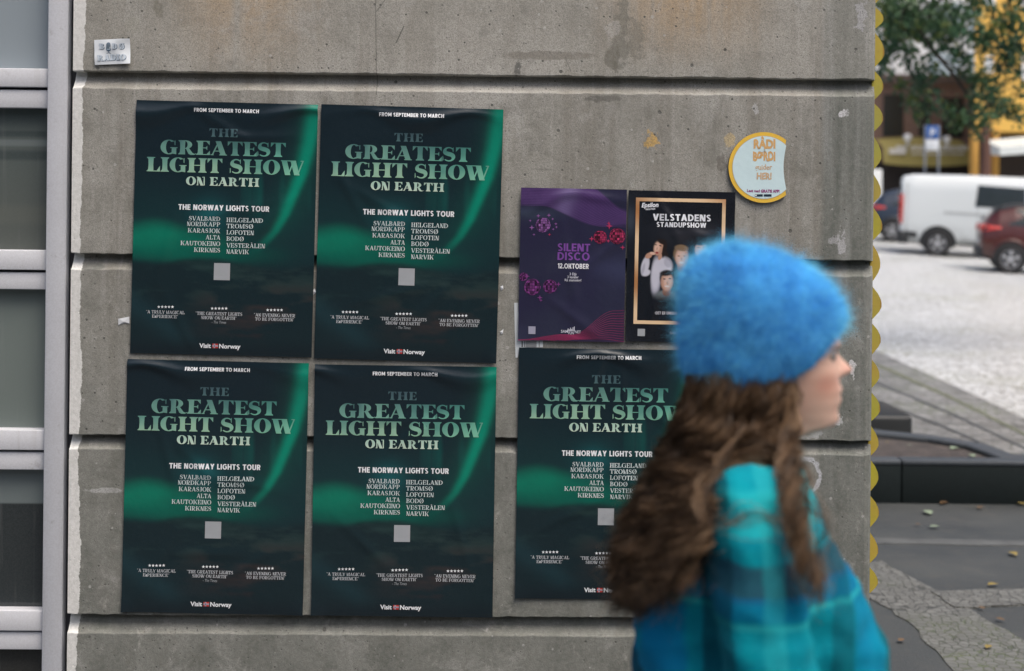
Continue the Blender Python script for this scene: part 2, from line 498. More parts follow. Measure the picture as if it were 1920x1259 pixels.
# ------------------------------------------------------------------ yellow scalloped cladding round the corner
def build_scallops():
    t = NT('yellow_plastic')
    o = t.obj()
    n1 = t.noise(t.vmul(o, (1, 1, 1)), 3.0, 3)
    n2 = t.noise(o, 60.0, 4)
    c = t.mix(t.rng(t.noise(t.vmul(o, (1, 1, 5.0)), 1.0, 2), 0.36, 0.64), (0.40, 0.36, 0.03), (0.44, 0.31, 0.05))
    c = t.mix(t.rng(n1, 0.4, 0.7, 0, 0.5), c, (0.30, 0.30, 0.09))
    c = t.mix(t.rng(t.sep(o)[0], M_X1 + 0.021, M_X1 + 0.027, 0, 0.75), c, (0.30, 0.14, 0.02))
    c = t.mix(t.rng(n2, 0.5, 0.75, 0, 0.35), c, (0.27, 0.22, 0.06))
    t.set(color=c, rough=0.55, normal=t.bump(n2, 0.3, 0.001))
    edges = [-72, 5, 78, 130, 190, 255, 325, 395]
    # measured valley heights down the corner (photo pixels)
    val = [-55, 8, 55, 128, 190, 250, 322, 385, 455, 535, 605, 672, 735, 797, 862, 930, 998, 1065, 1122]
    poly = []
    rj = np.random.default_rng(6)
    for i in range(len(val) - 1):
        jit = 0.88 + 0.2 * rj.random(); sk = (rj.random() - 0.5) * 0.10
        z0 = wp(1641, val[i]).z; z1 = wp(1641, val[i + 1]).z
        h = z0 - z1
        for f, d in ((0.0, 0.0015), (0.10, 0.008), (0.25, 0.0175), (0.40, 0.0235), (0.50, 0.0255), (0.62, 0.0255), (0.74, 0.0205), (0.88, 0.0105), (0.98, 0.0025)):
            poly.append((M_X1 - 0.003 + max(0.0, d - 0.0015) * 1.22 * jit, z0 - (f + sk * math.sin(math.pi * f)) * h))
    zt = poly[0][1]; zb = poly[-1][1]
    m = MB()
    n = len(poly)
    ys = [WALL_Y + 0.028, WALL_Y + 0.9]
    vs = []; fs = []
    for y in ys:
        vs += [(x, y, z) for x, z in poly]
    for i in range(n - 1):
        fs.append((i, i + n, i + 1 + n, i + 1))
    m.add(vs, fs, 0, False)
    # front end caps, one closed face per rib
    for i in range(0, n - 1, 9):
        seg = list(range(i, min(i + 10, n)))
        pts = [(poly[k][0], ys[0], poly[k][1]) for k in seg]
        pts2 = [(M_X1 - 0.006, ys[0], poly[seg[-1]][1]), (M_X1 - 0.006, ys[0], poly[seg[0]][1])]
        m.sheet(pts + pts2)
    ob = m.build('ribbed_panel', t.m)
    recalc(ob)
    tag(ob, 'yellow ribbed panel fixed round the corner of the concrete wall, seen edge-on as scallops', 'panel')
build_scallops()

# ------------------------------------------------------------------ the window bay
def build_window():
    t = NT('pale_grey_coated_metal')
    o = t.obj()
    n1 = t.noise(o, 5, 4); n2 = t.noise(o, 240, 3); n3 = t.noise(o, 16, 5, 0.7)
    c = t.mix(n1, (0.55, 0.56, 0.595), (0.66, 0.675, 0.71))
    c = t.mix(t.rng(n2, 0.35, 0.65, 0.0, 0.25), c, (0.42, 0.42, 0.43))
    c = t.mix(t.rng(n3, 0.60, 0.72, 0.0, 0.5), c, (0.34, 0.33, 0.33))
    c = t.mix(t.rng(t.noise(t.vmul(o, (30, 30, 2.5)), 1.0, 4, 0.6), 0.55, 0.75, 0.0, 0.3), c, (0.40, 0.395, 0.39))
    t.set(color=c, rough=0.5, spec=0.4, normal=t.bump(n2, 0.15, 0.0006))
    MET = t.m
    DARK = simple('dark_rubber', (0.022, 0.023, 0.03), 0.6)
    Yf = WALL_Y + 0.015
    xr = at(122, 630, Yf).x; xl = at(84, 630, Yf).x
    root = thing('shop_window', (xl, WALL_Y, 0), 'pale grey metal framed window of stacked panes beside the concrete wall', 'window')
    zt, zb = 4.4, 0.02
    def P(name, mb, mat, par=root):
        o = mb.build(name, mat)
        o.parent = par
        o.matrix_parent_inverse = Matrix.Translation(-Vector(root.location))
        return o
    P('mullion', MB().bbox(xl, xr, Yf, Yf + 0.09, zb, zt, 0.0025), MET)
    P('seal', MB().box(xr + 0.001, M_X0 - 0.001, Yf + 0.03, Yf + 0.07, zb, zt), DARK)
    x0 = xl - 1.35
    P('mullion', MB().bbox(x0 - (xr - xl), x0, Yf, Yf + 0.09, zb, zt, 0.0025), MET)
    zz = lambda y: at(45, y, Yf).z
    bars = [(128, 163), (168, 202), (470, 507), (512, 544), (808, 846), (851, 884), (1148, 1186), (1190, 1223), (1490, 1527), (1531, 1563)]
    bars = [(-212, -177), (-172, -138)] + bars
    for i, (a, b) in enumerate(bars):
        yo = 0.012 if i % 2 == 0 else 0.020
        P('transom', MB().bbox(x0 + 0.001, xl - 0.001, Yf + yo, Yf + 0.085, zz(b), zz(a), 0.002), MET)
    for (a, b) in ((163, 168), (507, 512), (846, 851), (1186, 1190), (-177, -172)):
        P('seal', MB().box(x0 + 0.001, xl - 0.001, Yf + 0.045, Yf + 0.07, zz(b) - 0.0005, zz(a) + 0.0005), DARK)

    def film(name, top, bot, split=None, band=None):
        t = NT(name)
        o = t.obj()
        z = t.sep(o)[2]
        n = t.noise(o, 3.0, 3); g = t.noise(o, 300, 2)
        c = t.mix(t.rng(z, 0.0, 1.0, smooth=False), bot, top)
        if split is not None:
            c = t.mix(t.rng(z, split - 0.004, split + 0.004), bot, top)
        if band is not None:
            for (zc, hw, col, am) in band:
                mm = t.rng(t.math('ABSOLUTE', t.math('SUBTRACT', z, zc)), hw, hw * 0.3, 0.0, am)
                c = t.mix(mm, c, col)
        c = t.mix(t.rng(g, 0.35, 0.65, 0.0, 0.10), c, t.mix(0.3, c, (0.3, 0.32, 0.32)))
        drip = t.noise(t.vmul(o, (22.0, 1.0, 1.2)), 1.0, 4, 0.6)
        c = t.mix(t.rng(drip, 0.56, 0.75, 0.0, 0.22), c, (0.30, 0.31, 0.30))
        t.set(color=c, rough=0.14, spec=0.5, normal=t.bump(n, 0.12, 0.01))
        return t.m
    G0 = film('frosted_pane', (0.27, 0.315, 0.345), (0.29, 0.335, 0.365))
    G1 = film('banded_pane', (0.085, 0.125, 0.13), (0.105, 0.115, 0.105), None,  # dark and pale bands across the pane colour
              [(0.265 * 1.0, 0.02, (0.045, 0.06, 0.062), 0.7), (0.325, 0.012, (0.045, 0.06, 0.062), 0.6), (0.30, 0.014, (0.2, 0.23, 0.23), 0.6), (0.10, 0.04, (0.14, 0.15, 0.13), 0.4)])
    G2 = film('grey_film_pane', (0.20, 0.235, 0.222), (0.155, 0.185, 0.172))
    G3 = film('half_blind_pane', (0.16, 0.19, 0.19), (0.028, 0.034, 0.036), 0.29)
    G4 = film('dark_pane', (0.035, 0.038, 0.036), (0.03, 0.03, 0.028))
    panes = [(-138, 128, G0), (202, 470, G1), (544, 808, G2), (884, 1148, G3), (1223, 1490, G4), (1563, 1790, G4), (-460, -212, G0)]
    for a, b, mt in panes:
        z0 = zz(b) - 0.002; z1 = zz(a) + 0.002
        ob = MB().box(x0 + 0.002, xl - 0.002, Yf + 0.052, Yf + 0.062, z0, z1).build('pane', mt, None, (x0, Yf + 0.05, z0))
        ob.parent = root
        ob.matrix_parent_inverse = Matrix.Translation(-Vector(root.location))
    # facade that carries on past the bay
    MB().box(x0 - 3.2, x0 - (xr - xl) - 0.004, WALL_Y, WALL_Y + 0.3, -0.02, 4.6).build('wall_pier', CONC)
    tag(bpy.data.objects['wall_pier'], 'concrete pier on the far side of the metal framed window', 'wall')
build_window()
# ================================================================== lettering
DG = bpy.context.evaluated_depsgraph_get
_cache = {}
def sans(text, embolden=0.0, shear=0.0):
    """outline of a line of sans-serif text as triangles/quads in 2-D, cap height 1; returns (verts, faces, width)"""
    key = (text, embolden, shear)
    if key in _cache:
        return _cache[key]
    cu = bpy.data.curves.new('lettering', 'FONT')
    cu.body = text; cu.size = 1.0; cu.resolution_u = 3; cu.offset = embolden; cu.shear = shear
    cu.fill_mode = 'FRONT'
    ob = bpy.data.objects.new('lettering', cu)
    COL.objects.link(ob)
    bpy.context.view_layer.update()
    ev = ob.evaluated_get(DG())
    me = ev.to_mesh()
    vs = np.array([v.co[:2] for v in me.vertices]) if len(me.vertices) else np.zeros((0, 2))
    fs = [tuple(p.vertices) for p in me.polygons]
    ev.to_mesh_clear()
    bpy.data.objects.remove(ob); bpy.data.curves.remove(cu)
    cap = CAPH
    if len(vs):
        vs = vs / cap
        x0 = vs[:, 0].min(); vs[:, 0] -= x0
        wd = vs[:, 0].max()
    else:
        wd = 0
    _cache[key] = (vs, fs, wd)
    return _cache[key]
CAPH = 1.0
CAPH = float(sans('H')[0][:, 1].max()); _cache.clear()

class Serif:
    """display capitals drawn from thick stems, hairlines, bowls and wedge serifs; every piece is a polygon"""
    def __init__(self, T=0.27, t=0.055, s=0.10, wide=1.0):
        self.T, self.t, self.s, self.w = T, t, s, wide
    def glyph(self, ch):
        T, t, s, W = self.T, self.t, self.s, self.w
        P = []
        def rect(x0, y0, x1, y1): P.append([(x0, y0), (x1, y0), (x1, y1), (x0, y1)])
        def stem(x, w, top=True, bot=True, y0=0.0, y1=1.0, sl=s, sr=s):
            b = t * 1.15
            P.append([(x, y0), (x + w, y0), (x + w * 0.94, (y0 + y1) / 2), (x + w, y1), (x, y1), (x + w * 0.06, (y0 + y1) / 2)])
            for on, y, d in ((bot, y0, 1), (top, y1, -1)):
                if on:
                    for sgn, ex, xx in ((-1, sl, x), (1, sr, x + w)):
                        if ex > 0:
                            P.append([(xx - sgn * 0.004, y), (xx + sgn * ex, y), (xx + sgn * ex, y + d * b * 0.8), (xx + sgn * ex * 0.45, y + d * b * 1.15), (xx - sgn * 0.004, y + d * b * 2.3)])
        def bar(x0, x1, y, th=None): rect(x0, y, x1, y + (th or t))
        def ring(cx, cy, rx, ry, a0, a1, Th, th, n=22, rxi=None):
            rxi = rx - Th if rxi is None else rxi
            for k in range(n):
                q = []
                for a in (a0 + (a1 - a0) * k / n, a0 + (a1 - a0) * (k + 1) / n):
                    a = math.radians(a)
                    q.append(((cx + rx * math.cos(a), cy + ry * math.sin(a)), (cx + rxi * math.cos(a), cy + (ry - th) * math.sin(a))))
                P.append([q[0][0], q[1][0], q[1][1], q[0][1]])
        def diag(x0, y0, x1, y1, w): P.append([(x0, y0), (x0 + w, y0), (x1 + w, y1), (x1, y1)])
        def tri(*p): P.append(list(p))
        def drop(x, y, d, sgn):  # wedge terminal hanging from a bar end
            tri((x, y), (x + sgn * 0.17, y), (x, y + d))
        if ch == ' ': return [], 0.34 * W
        if ch in 'AÅ':
            w = 0.86 * W
            diag(s * 0.6, 0, w * 0.46, 1.0, t * 1.25)
            diag(w - T - s * 0.6, 0, w * 0.5 - T * 0.62, 1.0, T)
            bar(w * 0.22, w * 0.62, 0.27)
            bar(0, s * 2.1, 0, t); bar(w - T - s * 1.5, w, 0, t)
            if ch == 'Å': ring(w * 0.46, 1.16, 0.11, 0.10, 0, 360, 0.04, 0.04, 12)
            return P, w
        if ch in 'BPR':
            w = 0.74 * W; stem(s, T, sr=0.0, sl=s)
            x1 = s + T
            if ch == 'B':
                ring(x1, 0.76, w - x1 - 0.06, 0.24, -90, 90, T * 0.82, t, 14); ring(x1, 0.275, w - x1, 0.275, -90, 90, T * 0.92, t, 14)
            else:
                lo = 0.40
                ring(x1, (1 + lo) / 2, w - x1 - 0.02, (1 - lo) / 2, -90, 90, T * 0.85, t, 14)
                bar(x1 - 0.01, x1 + 0.05, 1 - t); bar(x1 - 0.01, x1 + 0.05, lo)
                if ch == 'R':
                    P.append([(x1 + 0.02, lo + t), (x1 + 0.02 + T * 0.6, lo + t), (x1 + 0.10 + T, 0.12), (x1 + 0.10 + T * 0.25, 0.05)])
                    P.append([(x1 + 0.10 + T * 0.25, 0.05), (x1 + 0.10 + T, 0.12), (x1 + 0.2 + T, 0.055), (x1 + 0.28 + T, 0.09), (x1 + 0.30 + T, 0.06), (x1 + 0.19 + T * 0.9, -0.02), (x1 + 0.13 + T * 0.5, -0.02)])
                    w = max(w, x1 + 0.26 + T)
            return P, w
        if ch in 'CG':
            w = 0.86 * W; rx = w * 0.52
            ring(rx, 0.5, rx, 0.52, 52, 312 if ch == 'C' else 296, T, t, 30)
            xt = rx + rx * 0.62
            tri((xt, 0.94), (xt + 0.05, 0.98), (xt + 0.05, 0.64), (xt + 0.015, 0.64))
            if ch == 'G':
                x = w - T * 0.95
                P.append([(x, 0.05), (x + T * 0.85, 0.0), (x + T * 0.85, 0.44), (x, 0.44)])
                bar(x - s, x + T * 0.85 + s * 0.8, 0.43)
                P.append([(rx + 0.02, -0.015), (x + 0.01, 0.06), (x + 0.01, 0.14), (rx + 0.02, t)])
            else:
                tri((xt, 0.10), (xt + 0.06, 0.14), (xt, 0.22))
            return P, w + (s * 0.6 if ch == 'G' else 0)
        if ch == 'D':
            w = 0.86 * W; stem(s, T, sr=0.0); x1 = s + T
            ring(x1, 0.5, w - x1, 0.5, -90, 90, T, t, 22)
            return P, w
        if ch in 'EF':
            w = 0.72 * W; stem(s, T, sr=0.0 if ch == 'E' else s); x1 = s + T
            bar(x1 - 0.01, w - 0.02, 1 - t); drop(w - 0.02, 1 - t, -0.25, -1)
            bar(x1 - 0.01, w * 0.80, 0.5 - t / 2)
            tri((w * 0.80, 0.66), (w * 0.80, 0.34), (w * 0.80 - 0.10, 0.5))
            if ch == 'E':
                bar(x1 - 0.01, w, 0.0); drop(w, t, 0.26, -1)
            return P, w
        if ch == 'H':
            g = 0.30 * W; stem(s, T); stem(s + T + g, T); bar(s + T - 0.01, s + T + g + 0.01, 0.5 - t / 2)
            return P, 2 * s + 2 * T + g
        if ch == 'I': stem(s, T); return P, T + 2 * s
        if ch == 'J':
            stem(s + 0.12, T, bot=False, y0=0.16); ring(s + 0.12 + T - 0.16, 0.16, 0.16, 0.18, -170, 0, T * 0.5, t, 12)
            return P, T + 2 * s + 0.12
        if ch == 'K':
            stem(s, T); x1 = s + T; w = 0.86 * W
            diag(x1 - 0.01, 0.40, w - s * 1.4, 1.0, t * 1.4); bar(w - s * 2.3, w, 1 - t)
            diag(w - T - s * 0.4, 0, x1 + 0.08, 0.55, T * 0.95); bar(w - T - s, w + s * 0.5, 0, t)
            return P, w + s * 0.4
        if ch == 'L':
            w = 0.70 * W; stem(s, T, sr=0.0); 
            P.append([(s + T - 0.01, 1 - t * 1.15), (2 * s + T, 1 - t), (2 * s + T, 1), (s + T - 0.01, 1)])
            bar(s + T - 0.01, w, 0.0); drop(w, t, 0.34, -1)
            return P, w
        if ch in 'MN':
            g = (0.62 if ch == 'M' else 0.42) * W + T * 0.3
            bar(0, s * 2, 0); bar(0, s + T * 0.5, 1 - t)
            rect(s * 0.8, t, s * 0.8 + t * 1.2, 1 - t)
            if ch == 'N':
                diag(s * 0.8 + g - T * 0.75, -0.02, s * 0.7, 1 - t, T)
                rect(s * 0.8 + g + t, 0.0, s * 0.8 + g + 2.3 * t, 1 - t); bar(g, g + s * 2 + t, 1 - t)
                return P, g + 2 * s + t
            diag(s + g * 0.40 - T * 0.4, 0.0, s * 0.7, 1 - t, T * 0.8)
            diag(s + g * 0.40 + 0.02, 0.0, s + g - t, 1 - t, t * 1.2)
            stem(s + g, T); return P, g + 2 * s + T
        if ch in 'OØQ':
            w = 0.90 * W
            ring(w / 2, 0.5, w / 2, 0.52, 0, 360, T, t, 36)
            if ch == 'Ø': diag(w * 0.14, -0.04, w * 0.80, 1.04, t * 1.2)
            return P, w
        if ch == 'S':
            w = 0.66 * W
            pts = []
            for k in range(41):
                f = k / 40
                if f < 0.5:
                    a = math.radians(35 + (f / 0.5) * 215)
                    pts.append((w * 0.5 + (w * 0.5 - 0.10) * math.cos(a), 0.735 + 0.245 * math.sin(a)))
                else:
                    a = math.radians(70 - ((f - 0.5) / 0.5) * 215)
                    pts.append((w * 0.5 + (w * 0.5 - 0.08) * math.cos(a), 0.275 + 0.255 * math.sin(a)))
            # smooth the junction
            pts = np.array(pts)
            for _ in range(6):
                pts[1:-1] = (pts[:-2] + 2 * pts[1:-1] + pts[2:]) / 4
            tg = np.gradient(pts, axis=0); nr = np.stack([-tg[:, 1], tg[:, 0]], 1); nr /= np.linalg.norm(nr, axis=1)[:, None] + 1e-9
            ks = np.linspace(0, 1, 41)
            th = t * 0.6 + (T * 0.50 - t * 0.5) * np.exp(-((ks - 0.5) / 0.20) ** 2)
            A = pts + nr * th[:, None]; B = pts - nr * th[:, None]
            for k in range(40):
                P.append([tuple(A[k]), tuple(A[k + 1]), tuple(B[k + 1]), tuple(B[k])])
            e = pts[0]; tri((e[0] - 0.02, 0.92), (e[0] + 0.045, 1.0), (e[0] + 0.045, 0.66), (e[0] + 0.02, 0.66))
            e = pts[-1]; tri((0.0, 0.0), (0.05, 0.09), (0.03, 0.36), (0.0, 0.36))
            return P, w
        if ch == 'T':
            w = 0.78 * W; stem((w - T) / 2, T, top=False); bar(0, w, 1 - t)
            drop(0.0, 1 - t, -0.26, 1); drop(w, 1 - t, -0.26, -1)
            return P, w
        if ch == 'U':
            w = 0.84 * W; stem(s, T, bot=False, y0=0.3)
            ring((s + w - s) / 2, 0.3, w / 2 - s, 0.32, 180, 360, T * 0.75, t, 18)
            rect(w - s - t * 1.3, 0.3, w - s, 1 - t); bar(w - s * 2.2, w, 1 - t)
            return P, w
        if ch in 'VY':
            w = 0.84 * W; lo = -0.02 if ch == 'V' else 0.42
            diag(w * 0.5 - T * 0.45, lo, s * 0.6, 1 - t, T); diag(w * 0.5, lo, w - s * 1.2, 1 - t, t * 1.2)
            bar(0, T + s * 1.2, 1 - t); bar(w - s * 2.4, w, 1 - t)
            if ch == 'Y': stem(w * 0.5 - T * 0.5, T, top=False, y1=0.44)
            return P, w
        if ch == 'W':
            w = 1.22 * W
            diag(w * 0.30 - T * 0.45, -0.02, s * 0.6, 1 - t, T); diag(w * 0.30, -0.02, w * 0.52, 1 - t, t * 1.2)
            diag(w * 0.70 - T * 0.45, -0.02, w * 0.42, 1 - t, T); diag(w * 0.70, -0.02, w - s * 1.2, 1 - t, t * 1.2)
            bar(0, w * 0.66, 1 - t); bar(w - s * 2.4, w, 1 - t)
            return P, w
        if ch in '“”"':
            for x in (0.0, 0.17):
                tri((x, 1.0), (x + 0.11, 1.0), (x + 0.05, 0.70))
            return P, 0.30
        if ch == '-': bar(0, 0.25, 0.4); return P, 0.25
        if ch == '!': rect(0.06, 0.3, 0.2, 1.0); rect(0.06, 0, 0.2, 0.15); return P, 0.26
        if ch == '.': rect(0, 0, 0.14, 0.14); return P, 0.14
        rect(0, 0, 0.4, 0.7); return P, 0.4
    def line(self, text, gap=0.07):
        vs = []; fs = []; x = 0.0
        for ch in text:
            P, w = self.glyph(ch)
            for p in P:
                o = len(vs)
                vs += [(px + x, py) for px, py in p]; fs.append(tuple(range(o, o + len(p))))
            x += w + gap
        return np.array(vs), fs, x - gap

class Sans:
    """monoline geometric capitals and figures"""
    def __init__(self, T=0.20, w=1.0): self.T, self.w = T, w
    def glyph(self, ch):
        T, W = self.T, self.w; t = T * 0.88; P = []
        def rect(x0, y0, x1, y1): P.append([(x0, y0), (x1, y0), (x1, y1), (x0, y1)])
        def ring(cx, cy, rx, ry, a0, a1, n=20):
            for k in range(n):
                q = []
                for a in (a0 + (a1 - a0) * k / n, a0 + (a1 - a0) * (k + 1) / n):
                    a = math.radians(a); q.append(((cx + rx * math.cos(a), cy + ry * math.sin(a)), (cx + (rx - T) * math.cos(a), cy + (ry - t) * math.sin(a))))
                P.append([q[0][0], q[1][0], q[1][1], q[0][1]])
        def diag(x0, y0, x1, y1, w): P.append([(x0, y0), (x0 + w, y0), (x1 + w, y1), (x1, y1)])
        D = T * 1.12
        if ch == ' ': return [], 0.28
        if ch in 'AÅ':
            w = 0.78 * W; diag(0, 0, w / 2 - D / 2, 1, D); diag(w - D, 0, w / 2 - D / 2, 1, D); rect(w * 0.25, 0.2, w * 0.75, 0.2 + t)
            if ch == 'Å': ring(w / 2, 1.2, 0.17, 0.16, 0, 360, 12)
            return P, w
        if ch in 'BPR':
            w = 0.64 * W; rect(0, 0, T, 1)
            if ch == 'B':
                ring(w - 0.29, 0.755, 0.265, 0.245, -90, 90, 10); ring(w - 0.28, 0.275, 0.28, 0.275, -90, 90, 10)
                for y in (0, 0.5 - t / 2, 1 - t): rect(T, y, w - 0.28, y + t)
            else:
                ring(w - 0.30, 0.69, 0.30, 0.31, -90, 90, 10); rect(T, 1 - t, w - 0.30, 1); rect(T, 0.38, w - 0.30, 0.38 + t)
                if ch == 'R': diag(w - D * 1.02, 0, w * 0.42, 0.40, D)
            return P, w
        if ch in 'CG':
            w = 0.80 * W; ring(w * 0.52, 0.5, w * 0.52, 0.52, 42, 318 if ch == 'C' else 335, 28)
            if ch == 'G': rect(w * 0.56, 0.40, w, 0.40 + t); rect(w - T, 0.2, w, 0.40)
            return P, w
        if ch == 'D':
            w = 0.74 * W; rect(0, 0, T, 1); ring(w - 0.46, 0.5, 0.46, 0.5, -90, 90, 18); rect(T, 0, w - 0.46, t); rect(T, 1 - t, w - 0.46, 1); return P, w
        if ch in 'EF':
            w = 0.56 * W; rect(0, 0, T, 1); rect(T, 1 - t, w, 1); rect(T, 0.5 - t / 2, w * 0.93, 0.5 + t / 2)
            if ch == 'E': rect(T, 0, w, t)
            return P, w
        if ch == 'H': w = 0.72 * W; rect(0, 0, T, 1); rect(w - T, 0, w, 1); rect(T, 0.5 - t / 2, w - T, 0.5 + t / 2); return P, w
        if ch == 'I': rect(0, 0, T, 1); return P, T
        if ch == 'J': rect(0.3, 0.25, 0.3 + T, 1); ring(0.25, 0.25, 0.25 + T - 0.0, 0.27, 190, 360, 10); return P, 0.3 + T
        if ch == 'K': w = 0.68 * W; rect(0, 0, T, 1); diag(T, 0.36, w - D, 1, D); diag(w - D, 0, T + 0.06, 0.55, D); return P, w
        if ch == 'L': w = 0.52 * W; rect(0, 0, T, 1); rect(T, 0, w, t); return P, w
        if ch == 'M': w = 0.92 * W; rect(0, 0, T, 1); rect(w - T, 0, w, 1); diag(w / 2 - D / 2, 0.18, 0.0, 1, D); diag(w / 2 - D / 2, 0.18, w - D, 1, D); return P, w
        if ch == 'N': w = 0.74 * W; rect(0, 0, T, 1); rect(w - T, 0, w, 1); diag(w - T - D * 0.35, 0, 0.0, 1, D * 1.2); return P, w
        if ch in 'OØ0':
            w = (0.86 if ch != '0' else 0.62) * W; ring(w / 2, 0.5, w / 2, 0.52, 0, 360, 32)
            if ch == 'Ø': diag(w * 0.12, -0.03, w * 0.78, 1.03, T * 0.6)
            return P, w
        if ch == 'S':
            w = 0.62 * W; pts = []
            for k in range(31):
                f = k / 30
                if f < 0.5:
                    a = math.radians(30 + (f / 0.5) * 220); pts.append((w * 0.5 + (w * 0.5 - T * 0.5) * math.cos(a), 0.745 + (0.27 - t / 2) * math.sin(a)))
                else:
                    a = math.radians(70 - ((f - 0.5) / 0.5) * 220); pts.append((w * 0.5 + (w * 0.5 - T * 0.5) * math.cos(a), 0.265 + (0.28 - t / 2) * math.sin(a)))
            pts = np.array(pts)
            for _ in range(4): pts[1:-1] = (pts[:-2] + 2 * pts[1:-1] + pts[2:]) / 4
            tg = np.gradient(pts, axis=0); nr = np.stack([-tg[:, 1], tg[:, 0]], 1); nr /= np.linalg.norm(nr, axis=1)[:, None] + 1e-9
            A = pts + nr * t / 2; B = pts - nr * t / 2
            for k in range(30): P.append([tuple(A[k]), tuple(A[k + 1]), tuple(B[k + 1]), tuple(B[k])])
            return P, w
        if ch == 'T': w = 0.64 * W; rect(0, 1 - t, w, 1); rect((w - T) / 2, 0, (w + T) / 2, 1 - t); return P, w
        if ch == 'U': w = 0.70 * W; rect(0, 0.33, T, 1); rect(w - T, 0.33, w, 1); ring(w / 2, 0.33, w / 2, 0.35, 180, 360, 16); return P, w
        if ch == 'V': w = 0.76 * W; diag(w / 2 - D / 2, 0, 0, 1, D); diag(w / 2 - D / 2, 0, w - D, 1, D); return P, w
        if ch == 'W':
            w = 1.12 * W
            for a, b in ((0.27, 0.0), (0.27, 0.5), (0.73, 0.5), (0.73, 1.0)): diag(w * a - D / 2, 0, w * b - D * (0 if b == 0 else (1 if b == 1 else 0.5)), 1, D)
            return P, w
        if ch == 'Y': w = 0.74 * W; rect(w / 2 - T / 2, 0, w / 2 + T / 2, 0.42); diag(w / 2 - D / 2, 0.40, 0, 1, D); diag(w / 2 - D / 2, 0.40, w - D, 1, D); return P, w
        if ch == '1': rect(0.14, 0, 0.14 + T, 1); P.append([(0, 0.72), (0.14, 0.78), (0.14, 1), (0.0, 0.90)]); return P, 0.14 + T
        if ch == '2':
            w = 0.56; ring(w / 2, 0.71, w / 2, 0.31, -5, 165, 12); diag(0, t, w - T * 1.3, 0.62, T * 1.3); rect(0, 0, w, t); return P, w
        if ch == '.': rect(0, 0, T, T); return P, T
        if ch == '•': ring(0.16, 0.5, 0.16, 0.16, 0, 360, 8); return P, 0.32
        rect(0, 0, 0.4, 0.7); return P, 0.4
    def line(self, text, gap=0.10):
        return Serif.line(self, text, gap)
GEO = Sans(0.205, 1.0)
GEOB = Sans(0.225, 1.0)

FAT = Serif(0.285, 0.06, 0.075, 1.0)
FATN = Serif(0.25, 0.07, 0.07, 0.92)
LIGHT = Serif(0.15, 0.055, 0.07, 0.82)
TINY = Serif(0.17, 0.075, 0.06, 0.86)

# ================================================================== printed sheets
def art_material(name, rough=0.4, spec=0.5, bumpd=0.0012):
    t = NT(name)
    o = t.obj()
    n = t.noise(o, 7.0, 3, 0.5); n2 = t.noise(o, 38.0, 3, 0.5); g = t.noise(o, 700, 2)
    c = t.attr()
    c = t.mix(t.rng(g, 0.3, 0.7, 0.0, 0.012), c, (0.5, 0.5, 0.5))
    h = t.math('ADD', n, t.math('MULTIPLY', n2, 0.30))
    t.set(color=c, rough=rough, spec=spec, normal=t.bump(h, 0.55, bumpd * 4))
    return t.m
GLOSSY = art_material('glossy_poster_print', 0.27, 0.42)
MATTE = art_material('printed_paper', 0.6, 0.35)

